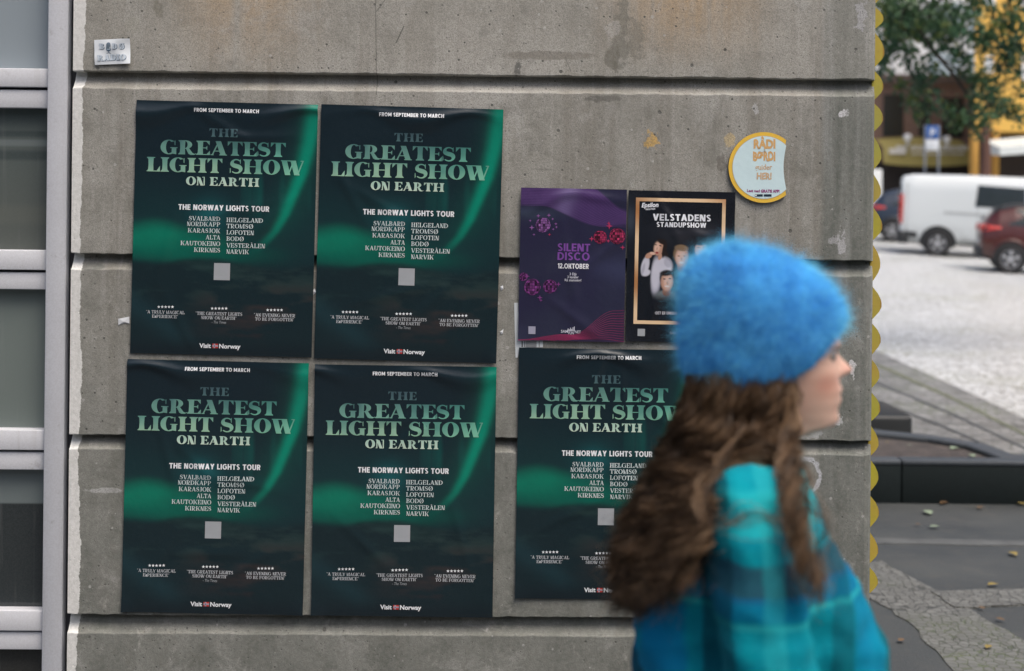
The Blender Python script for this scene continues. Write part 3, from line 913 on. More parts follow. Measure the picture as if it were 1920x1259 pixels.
class Sheet:
    """a printed sheet: a wavy paper grid with its art as point colours, and lettering just proud of it"""
    def __init__(self, TL, TR, BL, seed, off=0.0035, gu=100, gv=140, amp=0.0011, curl=0.0075):
        a, b, c = (wp(*p) for p in (TL, TR, BL))
        self.W = (b - a).length; self.H = (c - a).length
        U = (b - a).normalized(); V = (a - c); V = (V - U * V.dot(U)).normalized()
        N = U.cross(V)           # towards the street
        if N.y > 0: N = -N
        B = a - V * self.H + Vector((0, -off, 0))
        self.M = Matrix(((U.x, -N.x, V.x, B.x), (U.y, -N.y, V.y, B.y), (U.z, -N.z, V.z, B.z), (0, 0, 0, 1)))
        self.Mi = self.M.inverted()
        self.seed = seed; self.amp = amp; self.curl = curl
        self.m = MB(); self.layer = 0
        self.gu, self.gv = gu, gv
    def disp(self, x, z):
        s = self.seed
        d = self.amp * (np.sin(x * 17 + s) * np.cos(z * 11 + s * 2.1) + 0.6 * np.sin(x * 9 - z * 13 + s * 3.3))
        # a shallow bulge under the top edge where the paste has let go
        tw = 0.020 + 0.010 * np.sin(x * 21 + s)
        tz = (self.H - z)
        d = d + self.curl * (0.55 + 0.45 * np.sin(x * 13 + s * 1.7)) * np.exp(-((tz - tw * 1.25) / tw) ** 2) * np.clip(tz / tw, 0, 1)
        # soft creases left by pasting
        for q in range(6):
            a = 0.6 + 1.3 * q + s; cx = self.W * (0.15 + 0.7 * ((s * 1.7 + q * 0.37) % 1)); cz = self.H * (0.1 + 0.85 * ((s * 0.9 + q * 0.53) % 1))
            e = (x - cx) * math.cos(a) + (z - cz) * math.sin(a); f_ = -(x - cx) * math.sin(a) + (z - cz) * math.cos(a)
            d = d + 0.0026 * np.exp(-(e / 0.014) ** 2 - (f_ / 0.10) ** 2)
        cor = np.clip(1 - np.hypot(x, z) / 0.05, 0, 1) * (0.5 + 0.5 * math.sin(s * 5)) + np.clip(1 - np.hypot(x - self.W, z) / 0.05, 0, 1) * (0.5 + 0.5 * math.cos(s * 3))
        return -(d + 2 * self.amp + 0.006 * cor ** 1.5)
    def sheet(self, artfn):
        gu, gv = self.gu, self.gv
        u, v = np.meshgrid(np.linspace(0, 1, gu + 1), np.linspace(0, 1, gv + 1))
        x = u * self.W; z = (1 - v) * self.H
        col = np.clip(artfn(u, v), 0, 1).reshape(-1, 3)
        y = self.disp(x, z)
        vs = np.stack([x, y, z], -1).reshape(-1, 3)
        w1 = gu + 1
        fs = [(j * w1 + i, (j + 1) * w1 + i, (j + 1) * w1 + i + 1, j * w1 + i + 1) for j in range(gv) for i in range(gu)]
        self.m.add(vs.tolist(), fs, 0, True, col.tolist())
    def poly(self, vs2, fs, col, lift=0.0006):
        """vs2 in local metres (x, z); col a colour or function of (x,z)->Nx3"""
        vs2 = np.asarray(vs2, float)
        if not len(vs2): return
        self.layer += 1
        y = self.disp(vs2[:, 0], vs2[:, 1]) - lift
        # pieces of one line get a hair of extra lift each so that none lie in one plane
        ex = np.zeros(len(vs2))
        for k, f in enumerate(fs):
            for i in f: ex[i] = (k % 9) * 0.00003
        y = y - ex
        cols = col(vs2[:, 0], vs2[:, 1]) if callable(col) else np.tile(np.array(col), (len(vs2), 1))
        self.m.add(np.stack([vs2[:, 0], y, vs2[:, 1]], -1).tolist(), fs, 0, False, cols.tolist())
    def loc(self, px, py):
        q = self.Mi @ wp(px, py)
        return q.x, q.z
    def text(self, geo, x, z, width, cap, col, align='c', lift=0.0007, rot=0.0):
        vs, fs, wd = geo
        if not len(vs): return
        v = np.array(vs, float)
        sx = width / wd if width else cap
        v[:, 0] *= sx; v[:, 1] *= cap
        W = wd * sx
        v[:, 0] += {'c': -W / 2, 'l': 0, 'r': -W}[align]
        if rot:
            c, s_ = math.cos(rot), math.sin(rot)
            v = np.stack([v[:, 0] * c - v[:, 1] * s_, v[:, 0] * s_ + v[:, 1] * c], 1)
        v[:, 0] += x; v[:, 1] += z
        self.poly(v, fs, col, lift)
    def build(self, name, mat, label, cat, group=None):
        ob = self.m.build(name, mat)
        ob.matrix_world = self.M
        return tag(ob, label, cat, group)

def value_noise(u, v, su, sv, seed, octv=4):
    r = np.zeros_like(u); a = 1.0; tot = 0
    for o in range(octv):
        rs = np.random.default_rng(seed * 31 + o)
        n = 64
        tab = rs.random((n, n))
        x = u * su * 2 ** o; y = v * sv * 2 ** o
        xi = np.floor(x).astype(int); yi = np.floor(y).astype(int); fx = x - xi; fy = y - yi
        fx = fx * fx * (3 - 2 * fx); fy = fy * fy * (3 - 2 * fy)
        g = lambda i, j: tab[j % n, i % n]
        r += a * ((g(xi, yi) * (1 - fx) + g(xi + 1, yi) * fx) * (1 - fy) + (g(xi, yi + 1) * (1 - fx) + g(xi + 1, yi + 1) * fx) * fy)
        tot += a; a *= 0.5
    return r / tot

def lerp3(c, col, m):
    return c * (1 - m[..., None]) + np.array(col) * m[..., None]
def sst(x, a, b):
    f = np.clip((x - a) / (b - a), 0, 1)
    return f * f * (3 - 2 * f)

def aurora_art(u, v):
    c = np.zeros(u.shape + (3,)) + np.array((0.0058, 0.0160, 0.0235))
    # sky: slightly teal towards the middle
    c = lerp3(c, (0.006, 0.034, 0.038), np.exp(-((v - 0.5) / 0.18) ** 2) * 0.8)
    # faint vertical rays
    rays = value_noise(u, v * 0 + 0.3, 22, 1, 3, 3) * np.exp(-((v - 0.36) / 0.16) ** 2) * sst(u, 0.3, 0.7)
    c = lerp3(c, (0.005, 0.10, 0.085), np.clip(rays - 0.42, 0, 1) * 1.6)
    c = lerp3(c, (0.01, 0.13, 0.14), np.exp(-((u - 0.42) / 0.09) ** 2 - ((v - 0.45) / 0.06) ** 2) * 0.55)
    # the curtain on the right, sweeping down to the left
    vv = np.array([-0.05, 0.0, 0.14, 0.27, 0.355, 0.44, 0.505, 0.555, 0.60])
    uu = np.array([1.0, 0.995, 0.965, 0.925, 0.88, 0.835, 0.785, 0.725, 0.66])
    cu = np.interp(v, vv, uu)
    wd = np.interp(v, [0, 0.2, 0.4, 0.5, 0.6], [0.060, 0.050, 0.038, 0.030, 0.036])
    d = (u - cu)
    beam = np.where(d < 0, np.exp(-np.abs(d / wd) ** 2.6), np.exp(-np.abs(d / (wd * 0.75)) ** 2.6))
    st = np.interp(v, [0, 0.08, 0.3, 0.45, 0.53, 0.6], [0.75, 0.85, 1.0, 0.9, 0.5, 0.0])
    c = lerp3(c, (0.0, 0.245, 0.155), np.clip(beam * st, 0, 1) * 0.97)
    c = lerp3(c, (0.004, 0.07, 0.055), np.clip(np.exp(-(d / 0.11) ** 2) * st - beam * st, 0, 1) * 0.45)
    # the glow low on the left
    n = value_noise(u, v, 3, 6, 5)
    top = 0.515 + 0.035 * np.clip((u - 0.2) / 0.5, 0, 1) - 0.02 * np.exp(-((u - 0.12) / 0.12) ** 2) + (n - 0.5) * 0.03
    bot = 0.588 + 0.04 * np.clip(u / 0.5, 0, 1)
    sw = 0.5 + 0.5 * np.sin(u * 7.5 - v * 30 + 3.0 * n)
    g = sst(v, top - 0.05, top + 0.035) * (1 - sst(v, bot - 0.03, bot + 0.05)) * (1 - sst(u, 0.10, 0.72)) * (0.72 + 0.28 * sw)
    c = lerp3(c, (0.0, 0.225, 0.135), np.clip(np.clip(g, 0, 1) * (0.5 + 0.75 * n), 0, 1))
    g2 = np.exp(-((v - 0.60) / 0.035) ** 2) * (1 - sst(u, 0.5, 1.0))
    c = lerp3(c, (0.0, 0.10, 0.07), np.clip(g2 * 0.6, 0, 1))
    # hills
    ridge = 0.612 + 0.025 * u + 0.014 * np.sin(u * 9 + 1) + 0.02 * (value_noise(u, v * 0, 7, 1, 9) - 0.5)
    hill = sst(v, ridge, ridge + 0.03)
    hn = value_noise(u, v, 5, 26, 8, 5)
    c = lerp3(c, (0.0062, 0.0185, 0.0235), hill * 0.9)
    c = lerp3(c, (0.016, 0.042, 0.042), hill * np.clip((hn - 0.42) * 5.0, 0, 1) * np.exp(-((v - 0.69) / 0.09) ** 2))
    c = lerp3(c, (0.032, 0.026, 0.027), hill * np.clip((hn - 0.45) * 4.5, 0, 1) * sst(u, 0.2, 0.65) * np.exp(-((v - 0.82) / 0.10) ** 2))
    c = lerp3(c, (0.055, 0.02, 0.02), np.clip(hn - 0.4, 0, 1) * 2.0 * sst(u, 0.45, 0.7) * np.exp(-((v - (0.955 - 0.06 * u)) / 0.014) ** 2))
    c = lerp3(c, (0.010, 0.036, 0.046), hill * np.exp(-((v - (0.80 + 0.45 * u)) / 0.05) ** 2) * (1 - sst(u, 0.2, 0.4)) * 0.7)
    c = lerp3(c, (0.0055, 0.0105, 0.0155), sst(v, 0.92, 1.0) * 0.7)
    return c

P1 = dict(TL=(257, 188), TR=(597, 197), BL=(243, 662))
def north_poster(TL, TR, BL, seed, label):
    ref = Sheet(P1['TL'], P1['TR'], P1['BL'], 0)
    S = Sheet(TL, TR, BL, seed)
    S.sheet(aurora_art)
    k = S.W / ref.W
    kh = S.H / ref.H
    def L(px, py):
        x, z = ref.loc(px, py); return x * k, z * kh
    pm = ref.W / 340.0 * k      # metres per photo pixel
    WHT = (0.78, 0.80, 0.82)
    def T(txt, pxc, pyb, wpx, cpx, col=WHT, bold=0.03, align='c'):
        x, z = L(pxc, pyb)
        S.text(sans(txt, bold), x, z, wpx * pm, cpx * pm, col, align)
    def F(font, txt, pxc, pyb, wpx, cpx, col, align='c', gap=0.07):
        x, z = L(pxc, pyb)
        S.text(font.line(txt, gap), x, z, wpx * pm, cpx * pm, col, align)
    F(GEOB, 'FROM SEPTEMBER TO MARCH', 425.7, 211.6, 121, 7.0, WHT, gap=0.11)
    H, W = S.H, S.W
    def grad(lo, hi, z0, z1, sd, tealr=0.0):
        def f(x, z):
            m = np.clip((z - z0) / (z1 - z0), 0, 1)
            n = value_noise(x / W, z / H, 9, 13, sd, 2)
            m = np.clip(m + (n - 0.5) * 1.7, 0, 1)[:, None]
            g = np.clip((x / W - 0.45) / 0.5, 0, 1)[:, None] * tealr
            q = np.array(lo) * (1 - m) + np.array(hi) * m
            return q * (1 - g) + np.array((0.03, 0.42, 0.29)) * g * (0.7 + 0.6 * (1 - m))
        return f
    z = L(420, 257)[1]
    F(FATN, 'THE', 420, 257.5, 53, 15.6, grad((0.075, 0.15, 0.16), (0.05, 0.095, 0.115), z, z + 16 * pm, 1), gap=0.10)
    z = L(420, 291)[1]
    F(FAT, 'GREATEST', 418.8, 292.0, 234, 26.5, grad((0.17, 0.36, 0.29), (0.07, 0.17, 0.165), z, z + 27 * pm, 2, 0.35), gap=0.035)
    z = L(420, 325)[1]
    F(FAT, 'LIGHT SHOW', 423, 325.3, 294, 27.0, grad((0.30, 0.50, 0.36), (0.12, 0.29, 0.245), z, z + 27 * pm, 3, 0.42), gap=0.035)
    z = L(420, 349)[1]
    F(FATN, 'ON EARTH', 418, 349.0, 137, 16.0, grad((0.58, 0.70, 0.58), (0.42, 0.60, 0.50), z, z + 16 * pm, 4), gap=0.06)
    F(GEOB, 'THE NORWAY LIGHTS TOUR', 420.5, 395.4, 170, 10.2, WHT, gap=0.11)
    PAL = (0.62, 0.70, 0.70)
    for (txt, y, wd) in (('SVALBARD', 415, 58.5), ('NORDKAPP', 425.4, 62), ('KARASJOK', 437.5, 60.5), ('ALTA', 449.8, 27), ('KAUTOKEINO', 461.6, 74), ('KIRKNES', 473.6, 49)):
        F(LIGHT, txt, 413.6, y, wd, 8.2, PAL, 'r')
    for (txt, y, wd) in (('HELGELAND', 416.5, 68.6), ('TROMSØ', 428, 50), ('LOFOTEN', 439.8, 51.5), ('BODØ', 451.7, 32.5), ('VESTERÅLEN', 464, 72), ('NARVIK', 475.8, 42)):
        F(LIGHT, txt, 425.4, y, wd, 8.2, PAL, 'l')
    # plain pale square where the photograph has a code
    x0, z0 = L(401.6, 525); x1, z1 = L(432.5, 494)
    S.poly([(x0, z0), (x1, z0), (x1, z1), (x0, z1)], [(0, 1, 2, 3)], (0.36, 0.38, 0.40))
    for (cx, cy) in ((311.7, 575.4), (411.8, 578.4), (515.4, 581.5)):
        for i in range(5):
            x, z = L(cx + (i - 2) * 6.5, cy)
            r = 3.1 * pm
            pts = [(x + (r if j % 2 == 0 else r * 0.42) * math.sin(j * math.pi / 5), z + (r if j % 2 == 0 else r * 0.42) * math.cos(j * math.pi / 5)) for j in range(10)]
            S.poly([(x, z)] + pts, [(0, 1 + j, 1 + (j + 1) % 10) for j in range(10)], WHT)
    Q = (0.50, 0.52, 0.54)
    F(TINY, '“A TRULY MAGICAL', 311, 588.3, 72, 6.0, Q); F(TINY, 'EXPERIENCE”', 310.5, 596.3, 49, 5.8, Q)
    F(TINY, '“THE GREATEST LIGHTS', 411.3, 591.3, 87, 6.0, Q); F(TINY, 'SHOW ON EARTH”', 411, 599.0, 66, 5.8, Q)
    x, z = L(411.3, 606.6)
    S.text(sans('- The Times', 0.0, 0.25), x, z, 27 * pm, 5.0 * pm, (0.34, 0.36, 0.38))
    F(TINY, '“AN EVENING NEVER', 515.3, 594.2, 77, 6.0, Q); F(TINY, 'TO BE FORGOTTEN”', 515.3, 601.8, 73, 5.8, Q)
    T('Visit', 385.4, 652.0, 21.8, 7.9, bold=0.03); T('Norway', 431.6, 653.3, 40, 7.9, bold=0.03)
    x0, z0 = L(398.9, 652.6); x1, z1 = L(409.6, 644.6)
    def rc(a, b, c, d, col, lift): S.poly([(x0 + (x1 - x0) * a, z0 + (z1 - z0) * c), (x0 + (x1 - x0) * b, z0 + (z1 - z0) * c), (x0 + (x1 - x0) * b, z0 + (z1 - z0) * d), (x0 + (x1 - x0) * a, z0 + (z1 - z0) * d)], [(0, 1, 2, 3)], col, lift)
    rc(0, 1, 0, 1, (0.50, 0.045, 0.04), 0.0006)
    rc(0.26, 0.48, 0, 1, (0.7, 0.7, 0.7), 0.0008); rc(0, 1, 0.36, 0.64, (0.7, 0.7, 0.7), 0.0009)
    rc(0.32, 0.42, 0, 1, (0.03, 0.05, 0.2), 0.0011); rc(0, 1, 0.44, 0.56, (0.03, 0.05, 0.2), 0.0012)
    return S.build('poster', GLOSSY, label, 'poster', 'green northern lights posters on the concrete wall')

north_poster((257, 188), (597, 197), (243, 662), 1.0, 'northern lights poster nearest the small radio sticker, left one of the upper pair')
north_poster((603, 196), (944, 206), (590, 672), 2.3, 'northern lights poster in the upper row, nearest the purple disco poster')
north_poster((240, 673), (580, 681), (231, 1146), 3.9, 'northern lights poster in the lower row closest to the metal framed window')
north_poster((591, 683), (931, 688), (586, 1153), 5.2, 'northern lights poster in the lower row with another on each side of it')
north_poster((973, 652), (1312, 657), (970, 1121), 6.4, 'northern lights poster below the purple disco poster, partly hidden by the walking woman')

# ------------------------------------------------------------------ the purple dance poster
def disco():
    S = Sheet((977, 352), (1175, 356), (972, 638), 7.7, off=0.006, gu=110, gv=150, curl=0.002)
    pm = S.W / 198.0
    def L(px, py): return S.loc(px, py)
    def art(u, v):
        c = np.zeros(u.shape + (3,)) + np.array((0.020, 0.019, 0.050))
        n = value_noise(u, v, 3, 4, 21)
        c = lerp3(c, (0.026, 0.030, 0.058), np.clip(n - 0.35, 0, 1) * 1.6)
        c = lerp3(c, (0.05, 0.07, 0.11), np.exp(-((v - 0.17) / 0.04) ** 2 - ((u - 0.1) / 0.22) ** 2) * 0.6)
        c = lerp3(c, (0.045, 0.05, 0.11), np.exp(-((v - (0.42 + 0.12 * u)) / 0.08) ** 2) * sst(u, 0.4, 1.0) * 0.6)
        # veil at the top
        lower = 0.115 + 0.13 * sst(u, 0.15, 0.75) - 0.015 * sst(u, 0.8, 1.0)
        upper = -0.02 + 0.16 * sst(u, 0.62, 1.02)
        m = (1 - sst(v, lower - 0.012, lower + 0.004)) * sst(v, upper - 0.01, upper + 0.015)
        c = lerp3(c, (0.085, 0.040, 0.155), m * (0.55 + 0.45 * n))
        c = lerp3(c, (0.20, 0.16, 0.33), m * np.exp(-((u - 0.47 + v * 0.5) / 0.09) ** 2) * 0.55)
        # veil at the foot
        f = 0.975 - 0.19 * sst(u, 0.5, 0.92) + 0.02 * np.cos(u * 7)
        m2 = sst(v, f, f + 0.02)
        c = lerp3(c, (0.050, 0.020, 0.058), m2 * 0.35)
        return c
    S.sheet(art)
    W, H = S.W, S.H
    def curve(f, col, wd):
        n = 40; us = np.linspace(0.0, 1.0, n)
        vsx = us * W; z = (1 - f(us)) * H
        ok = (z > 0.001) & (z < H - 0.001)
        vs = []; fs = []
        for i in range(n):
            vs += [(vsx[i], z[i] + wd / 2), (vsx[i], z[i] - wd / 2)]
        for i in range(n - 1):
            if ok[i] and ok[i + 1]:
                fs.append((2 * i, 2 * i + 1, 2 * i + 3, 2 * i + 2))
        S.poly(np.array(vs), fs, col, 0.0004 + 0.00001 * (S.layer % 12))
    for k in range(13):
        q = k / 12
        curve(lambda u: 0.975 - (0.20 - 0.17 * q) * sst(u, 0.5 + 0.08 * q, 0.90) + 0.03 * q + 0.02 * np.cos(u * 7 - q), (0.30, 0.035, 0.11), 0.0009)
    for k in range(14):
        q = k / 13
        curve(lambda u: -0.02 + 0.135 * q + (0.17 - 0.04 * q) * sst(u, 0.2 + 0.42 * (1 - q), 1.0 - 0.2 * q), (0.115, 0.06, 0.195), 0.0007)
    def ball(px, py, r, col, seed):
        x, z = L(px, py); r *= pm
        rs = np.random.default_rng(seed)
        rows = 9
        for j in range(rows):
            a0 = -math.pi / 2 + math.pi * j / rows; a1 = -math.pi / 2 + math.pi * (j + 0.86) / rows
            nc = max(3, int(11 * math.cos((a0 + a1) / 2)))
            for i in range(nc):
                l0 = -math.pi / 2 + math.pi * i / nc; l1 = -math.pi / 2 + math.pi * (i + 0.86) / nc
                b = rs.choice([0.12, 0.35, 0.7, 1.0, 1.3], p=[.22, .28, .25, .15, .10])
                q = [(x + r * math.cos(a) * math.sin(l), z + r * math.sin(a)) for a, l in ((a0, l0), (a0, l1), (a1, l1), (a1, l0))]
                S.poly(q, [(0, 1, 2, 3)], tuple(min(1, cc * b) for cc in col), 0.0006)
    def spark(px, py, r, col):
        x, z = L(px, py); r *= pm
        pts = [(x + (r if j % 2 == 0 else r * 0.3) * math.sin(j * math.pi / 4), z + (r if j % 2 == 0 else r * 0.3) * math.cos(j * math.pi / 4)) for j in range(8)]
        S.poly([(x, z)] + pts, [(0, 1 + j, 1 + (j + 1) % 8) for j in range(8)], col)
    VIO = (0.27, 0.11, 0.34); RED = (0.42, 0.035, 0.11); MAG = (0.20, 0.045, 0.21)
    ball(1018, 422, 14, VIO, 1)
    ball(1125, 445, 12.5, RED, 2); ball(1157, 443, 15, RED, 3)
    ball(998, 538, 15.5, MAG, 4); ball(1031, 537, 13, MAG, 5); ball(981, 519, 8, MAG, 6)
    for (x, y, r, c) in ((997, 427, 4, VIO), (1009, 405, 3, VIO), (1029, 404, 3, VIO), (1036, 411, 2, VIO), (1042, 420, 2.4, VIO), (1037, 430, 2, VIO), (1043, 426, 2, VIO), (1030, 440, 2.2, RED), (994, 414, 2, VIO), (1001, 440, 2, VIO),
                         (1142, 424, 5, RED), (1141, 419, 3, RED), (1109, 448, 4, RED), (1140, 452, 3, RED), (1167, 464, 4, RED), (1012, 558, 4, MAG), (1047, 533, 3.4, MAG), (1014, 563, 2.5, MAG), (988, 518, 4, MAG)):
        spark(x, y, r * 1.3, c)
    def T(txt, pxc, pyb, wpx, cpx, col, bold):
        x, z = L(pxc, pyb); S.text(sans(txt, bold), x, z, wpx * pm, cpx * pm, col)
    PUR = (0.20, 0.07, 0.33)
    def G(txt, pxc, pyb, wpx, cpx, col, gap=0.1):
        x, z = L(pxc, pyb); S.text(GEO.line(txt, gap), x, z, wpx * pm, cpx * pm, col)
    G('SILENT', 1075.5, 471.5, 61, 14.6, PUR); G('DISCO', 1075, 488, 60, 14.6, PUR)
    G('12.OKTOBER', 1074.5, 503.8, 57.5, 9.4, (0.8, 0.8, 0.84))
    for txt, y, wd in (('3 DJs', 516.0, 13), ('3 kanaler', 521.6, 21), ('Rå stemning!', 527.5, 31)):
        T(txt, 1074, y, wd, 4.4, (0.55, 0.55, 0.62), 0.02)
    x0, z0 = L(990.5, 626); x1, z1 = L(1004, 612)
    S.poly([(x0, z0), (x1, z0), (x1, z1), (x0, z1)], [(0, 1, 2, 3)], (0.33, 0.33, 0.42))
    LG = (0.62, 0.62, 0.7)
    T('SAM', 1058, 623.5, 13, 5, LG, 0.01); T('FUN', 1070.5, 626.5, 10, 4.6, LG, 0.01); T('NET', 1083, 624.5, 11, 5, LG, 0.01)
    for k, hh in enumerate((7, 5, 9, 6, 10, 12)):
        x0, z0 = L(1064 + k * 2.3, 621); 
        S.poly([(x0, z0), (x0 + 1.5 * pm, z0), (x0 + 1.5 * pm, z0 + hh * 0.75 * pm), (x0, z0 + hh * 0.75 * pm)], [(0, 1, 2, 3)], LG)
    S.build('poster', GLOSSY, 'purple disco event poster with mirror balls and wavy lines', 'poster')
disco()

# ------------------------------------------------------------------ the stand-up poster
def standup():
    S = Sheet((1178, 357), (1378, 361), (1175, 640), 9.1, off=0.006, gu=190, gv=260, curl=0.002)
    pm = S.W / 200.0
    def L(px, py): return S.loc(px, py)
    W, H = S.W, S.H
    def z6(x, y): return (x / 4.195 + 1180, y / 4.195 + 340)     # coordinates read off an enlargement
    def art(u, v):
        c = np.zeros(u.shape + (3,)) + np.array((0.0065, 0.0085, 0.0135))
        c = lerp3(c, (0.030, 0.032, 0.042), np.exp(-((u - 0.6) / 0.3) ** 2 - ((v - 0.28) / 0.08) ** 2) * 0.7)
        c = lerp3(c, (0.05, 0.065, 0.09), np.exp(-((u - 0.02) / 0.06) ** 2 - ((v - 0.2) / 0.1) ** 2) * 0.7)
        X = u * W; Z = (1 - v) * H
        def el(c, x, y, rx, ry, col, rot=0.0, soft=0.18, am=1.0):
            cx, cz = L(*z6(x, y))
            dx = (X - cx) / pm * 4.195; dz = -(Z - cz) / pm * 4.195
            a = math.radians(rot)
            ex = (dx * math.cos(a) + dz * math.sin(a)) / rx; ez = (-dx * math.sin(a) + dz * math.cos(a)) / ry
            d = np.sqrt(ex * ex + ez * ez)
            return lerp3(c, col, (1 - sst(d, 1 - soft, 1 + soft)) * am)
        SK = (0.48, 0.27, 0.19); SKL = (0.68, 0.45, 0.35); SKD = (0.24, 0.115, 0.075)
        HR = (0.018, 0.012, 0.011); WH = (0.55, 0.55, 0.63); WHD = (0.30, 0.30, 0.37)
        # woman with her hand by her face
        c = el(c, 262, 520, 30, 62, HR, 8); c = el(c, 270, 590, 30, 45, HR, 10)
        c = el(c, 205, 760, 38, 140, WHD, 2, 0.3); c = el(c, 205, 735, 34, 130, WH, 2, 0.35)
        c = el(c, 270, 665, 62, 70, WH, -25, 0.25); c = el(c, 300, 640, 30, 40, WHD, -25, 0.3, 0.6)
        c = el(c, 122, 665, 30, 75, WH, 12, 0.2); c = el(c, 130, 720, 34, 24, WH, -25, 0.3); c = el(c, 108, 690, 10, 45, WHD, 12, 0.4, 0.6)
        c = el(c, 150, 585, 30, 20, SK, -35); c = el(c, 180, 567, 22, 11, SKL, 10); c = el(c, 238, 595, 14, 26, SK, 20)
        c = el(c, 228, 530, 36, 56, SK, 10); c = el(c, 215, 520, 22, 40, SKL, 10, 0.5)
        c = el(c, 250, 475, 34, 18, HR, 28, 0.3); c = el(c, 270, 540, 14, 60, HR, 8, 0.3)
        c = el(c, 205, 500, 11, 4, HR, 8, 0.4); c = el(c, 240, 507, 11, 4, HR, 10, 0.4); c = el(c, 214, 562, 12, 8, (0.28, 0.03, 0.04), 5, 0.3); c = el(c, 215, 530, 5, 12, SKD, 10, 0.7, 0.5)
        # tall man behind
        c = el(c, 400, 760, 62, 90, (0.022, 0.026, 0.032), 0, 0.25)
        c = el(c, 405, 668, 32, 45, SKD, 0); c = el(c, 402, 575, 58, 72, (0.20, 0.13, 0.075), 0); c = el(c, 410, 600, 50, 76, SK, 0); c = el(c, 402, 595, 34, 58, SKL, 0, 0.5)
        c = el(c, 408, 525, 52, 24, (0.22, 0.15, 0.09), 6, 0.3)
        c = el(c, 385, 588, 10, 4, SKD, 0, 0.5); c = el(c, 430, 588, 10, 4, SKD, 0, 0.5); c = el(c, 406, 640, 22, 8, (0.7, 0.62, 0.6), 0, 0.35); c = el(c, 407, 612, 7, 12, SKD, 0, 0.7, 0.5)
        # man at the back right
        c = el(c, 565, 530, 55, 70, HR, 0); c = el(c, 560, 545, 46, 66, SK, 0); c = el(c, 548, 540, 30, 48, SKL, 0, 0.5); c = el(c, 560, 486, 50, 20, HR, -6, 0.3)
        c = el(c, 540, 520, 12, 4, HR, 0, 0.4); c = el(c, 585, 520, 12, 4, HR, 0, 0.4); c = el(c, 562, 680, 75, 80, (0.05, 0.05, 0.06), 0, 0.25); c = el(c, 560, 580, 18, 6, SKD, 0, 0.4)
        # man in front
        c = el(c, 290, 905, 95, 48, (0.17, 0.20, 0.215), 0, 0.3); c = el(c, 290, 870, 32, 34, SKD, 0)
        c = el(c, 290, 760, 56, 62, HR, 0); c = el(c, 292, 790, 48, 72, SK, 0); c = el(c, 300, 790, 32, 56, SKL, 0, 0.5); c = el(c, 288, 722, 50, 22, HR, -6, 0.3)
        c = el(c, 272, 768, 11, 4, HR, 0, 0.4); c = el(c, 316, 766, 11, 4, HR, 0, 0.4); c = el(c, 295, 826, 20, 7, (0.7, 0.62, 0.6), 0, 0.35); c = el(c, 296, 800, 7, 13, SKD, 0, 0.7, 0.5)
        fade = sst(v, 0.66, 0.735) * (u < 0.89)
        c = lerp3(c, (0.0065, 0.0085, 0.0135), fade)
        return c
    S.sheet(art)
    # gilt frame
    o = [L(1191.8, 370.8), L(1360, 373.6), (L(1360, 373.6)[0], L(1188.8, 607)[1]), (L(1191.8, 370.8)[0], L(1188.8, 607)[1])]
    th = 6.6 * pm
    x0, x1 = o[0][0], o[1][0]; z1, z0 = o[0][1], o[2][1]
    def gold(x, z):
        t_ = (z - z0) / (z1 - z0); m = 0.5 + 0.5 * np.sin(t_ * 11 + (x - x0) * 18 + 1.0); m = np.clip(m * 1.15, 0, 1)[:, None]
        return np.array((0.42, 0.19, 0.075)) * (1 - m) + np.array((0.80, 0.58, 0.36)) * m
    def strip(xa, xb, za, zb, nseg, horiz, lift):
        vs = []; fs = []
        for i in range(nseg + 1):
            f = i / nseg
            if horiz: vs += [(xa + (xb - xa) * f, za), (xa + (xb - xa) * f, zb)]
            else: vs += [(xb, za + (zb - za) * f), (xa, za + (zb - za) * f)]
        for i in range(nseg): fs.append((2 * i, 2 * i + 2, 2 * i + 3, 2 * i + 1))
        S.poly(np.array(vs), fs, gold, lift)
    strip(x0, x1, z1 - th, z1, 24, True, 0.0008); strip(x0, x1, z0, z0 + th, 24, True, 0.0008)
    strip(x0, x0 + th, z0 + th, z1 - th, 40, False, 0.0008); strip(x1 - th, x1, z0 + th, z1 - th, 40, False, 0.0008)
    def T(txt, q, wpx, cpx, col, bold=0.03, rot=0.0, shear=0.0, al='c'):
        x, z = L(*q); S.text(sans(txt, bold, shear), x, z, wpx * pm, cpx * pm, col, al, 0.0008, rot)
    WH = (0.78, 0.80, 0.85)
    T('Epsilon', z6(160, 204), 31.5, 8.0, WH, 0.035, 0.05, 0.22)
    T('PRESENTERER', z6(163, 226), 18, 2.8, WH, 0.02, 0.07, 0.2)
    def G(txt, q, wpx, cpx, col, al='c', font=GEOB):
        x, z = L(*q); S.text(font.line(txt, 0.10), x, z, wpx * pm, cpx * pm, col, al, 0.0008)
    G('VELSTADENS', z6(410, 313), 109, 12.6, WH); G('STANDUPSHOW', z6(405, 363), 93, 9.2, WH)
    G('•DET ER UMULIG Å KO', z6(196, 1046), 58, 5.6, (0.5, 0.5, 0.54), 'l')
    a = L(*z6(62, 1216)); b = L(*z6(121, 1160))
    S.poly([(a[0], a[1]), (b[0], a[1]), (b[0], b[1]), (a[0], b[1])], [(0, 1, 2, 3)], (0.34, 0.36, 0.38))
    T('SAM', z6(340, 1202), 11, 4.6, (0.38, 0.4, 0.44), 0.01); T('NET', z6(442, 1203), 11, 4.6, (0.38, 0.4, 0.44), 0.01); T('FUN', z6(392, 1208), 10, 4.4, (0.38, 0.4, 0.44), 0.01)
    S.build('poster', GLOSSY, 'black stand-up show poster with a gilt frame and a printed group of people', 'poster')
standup()

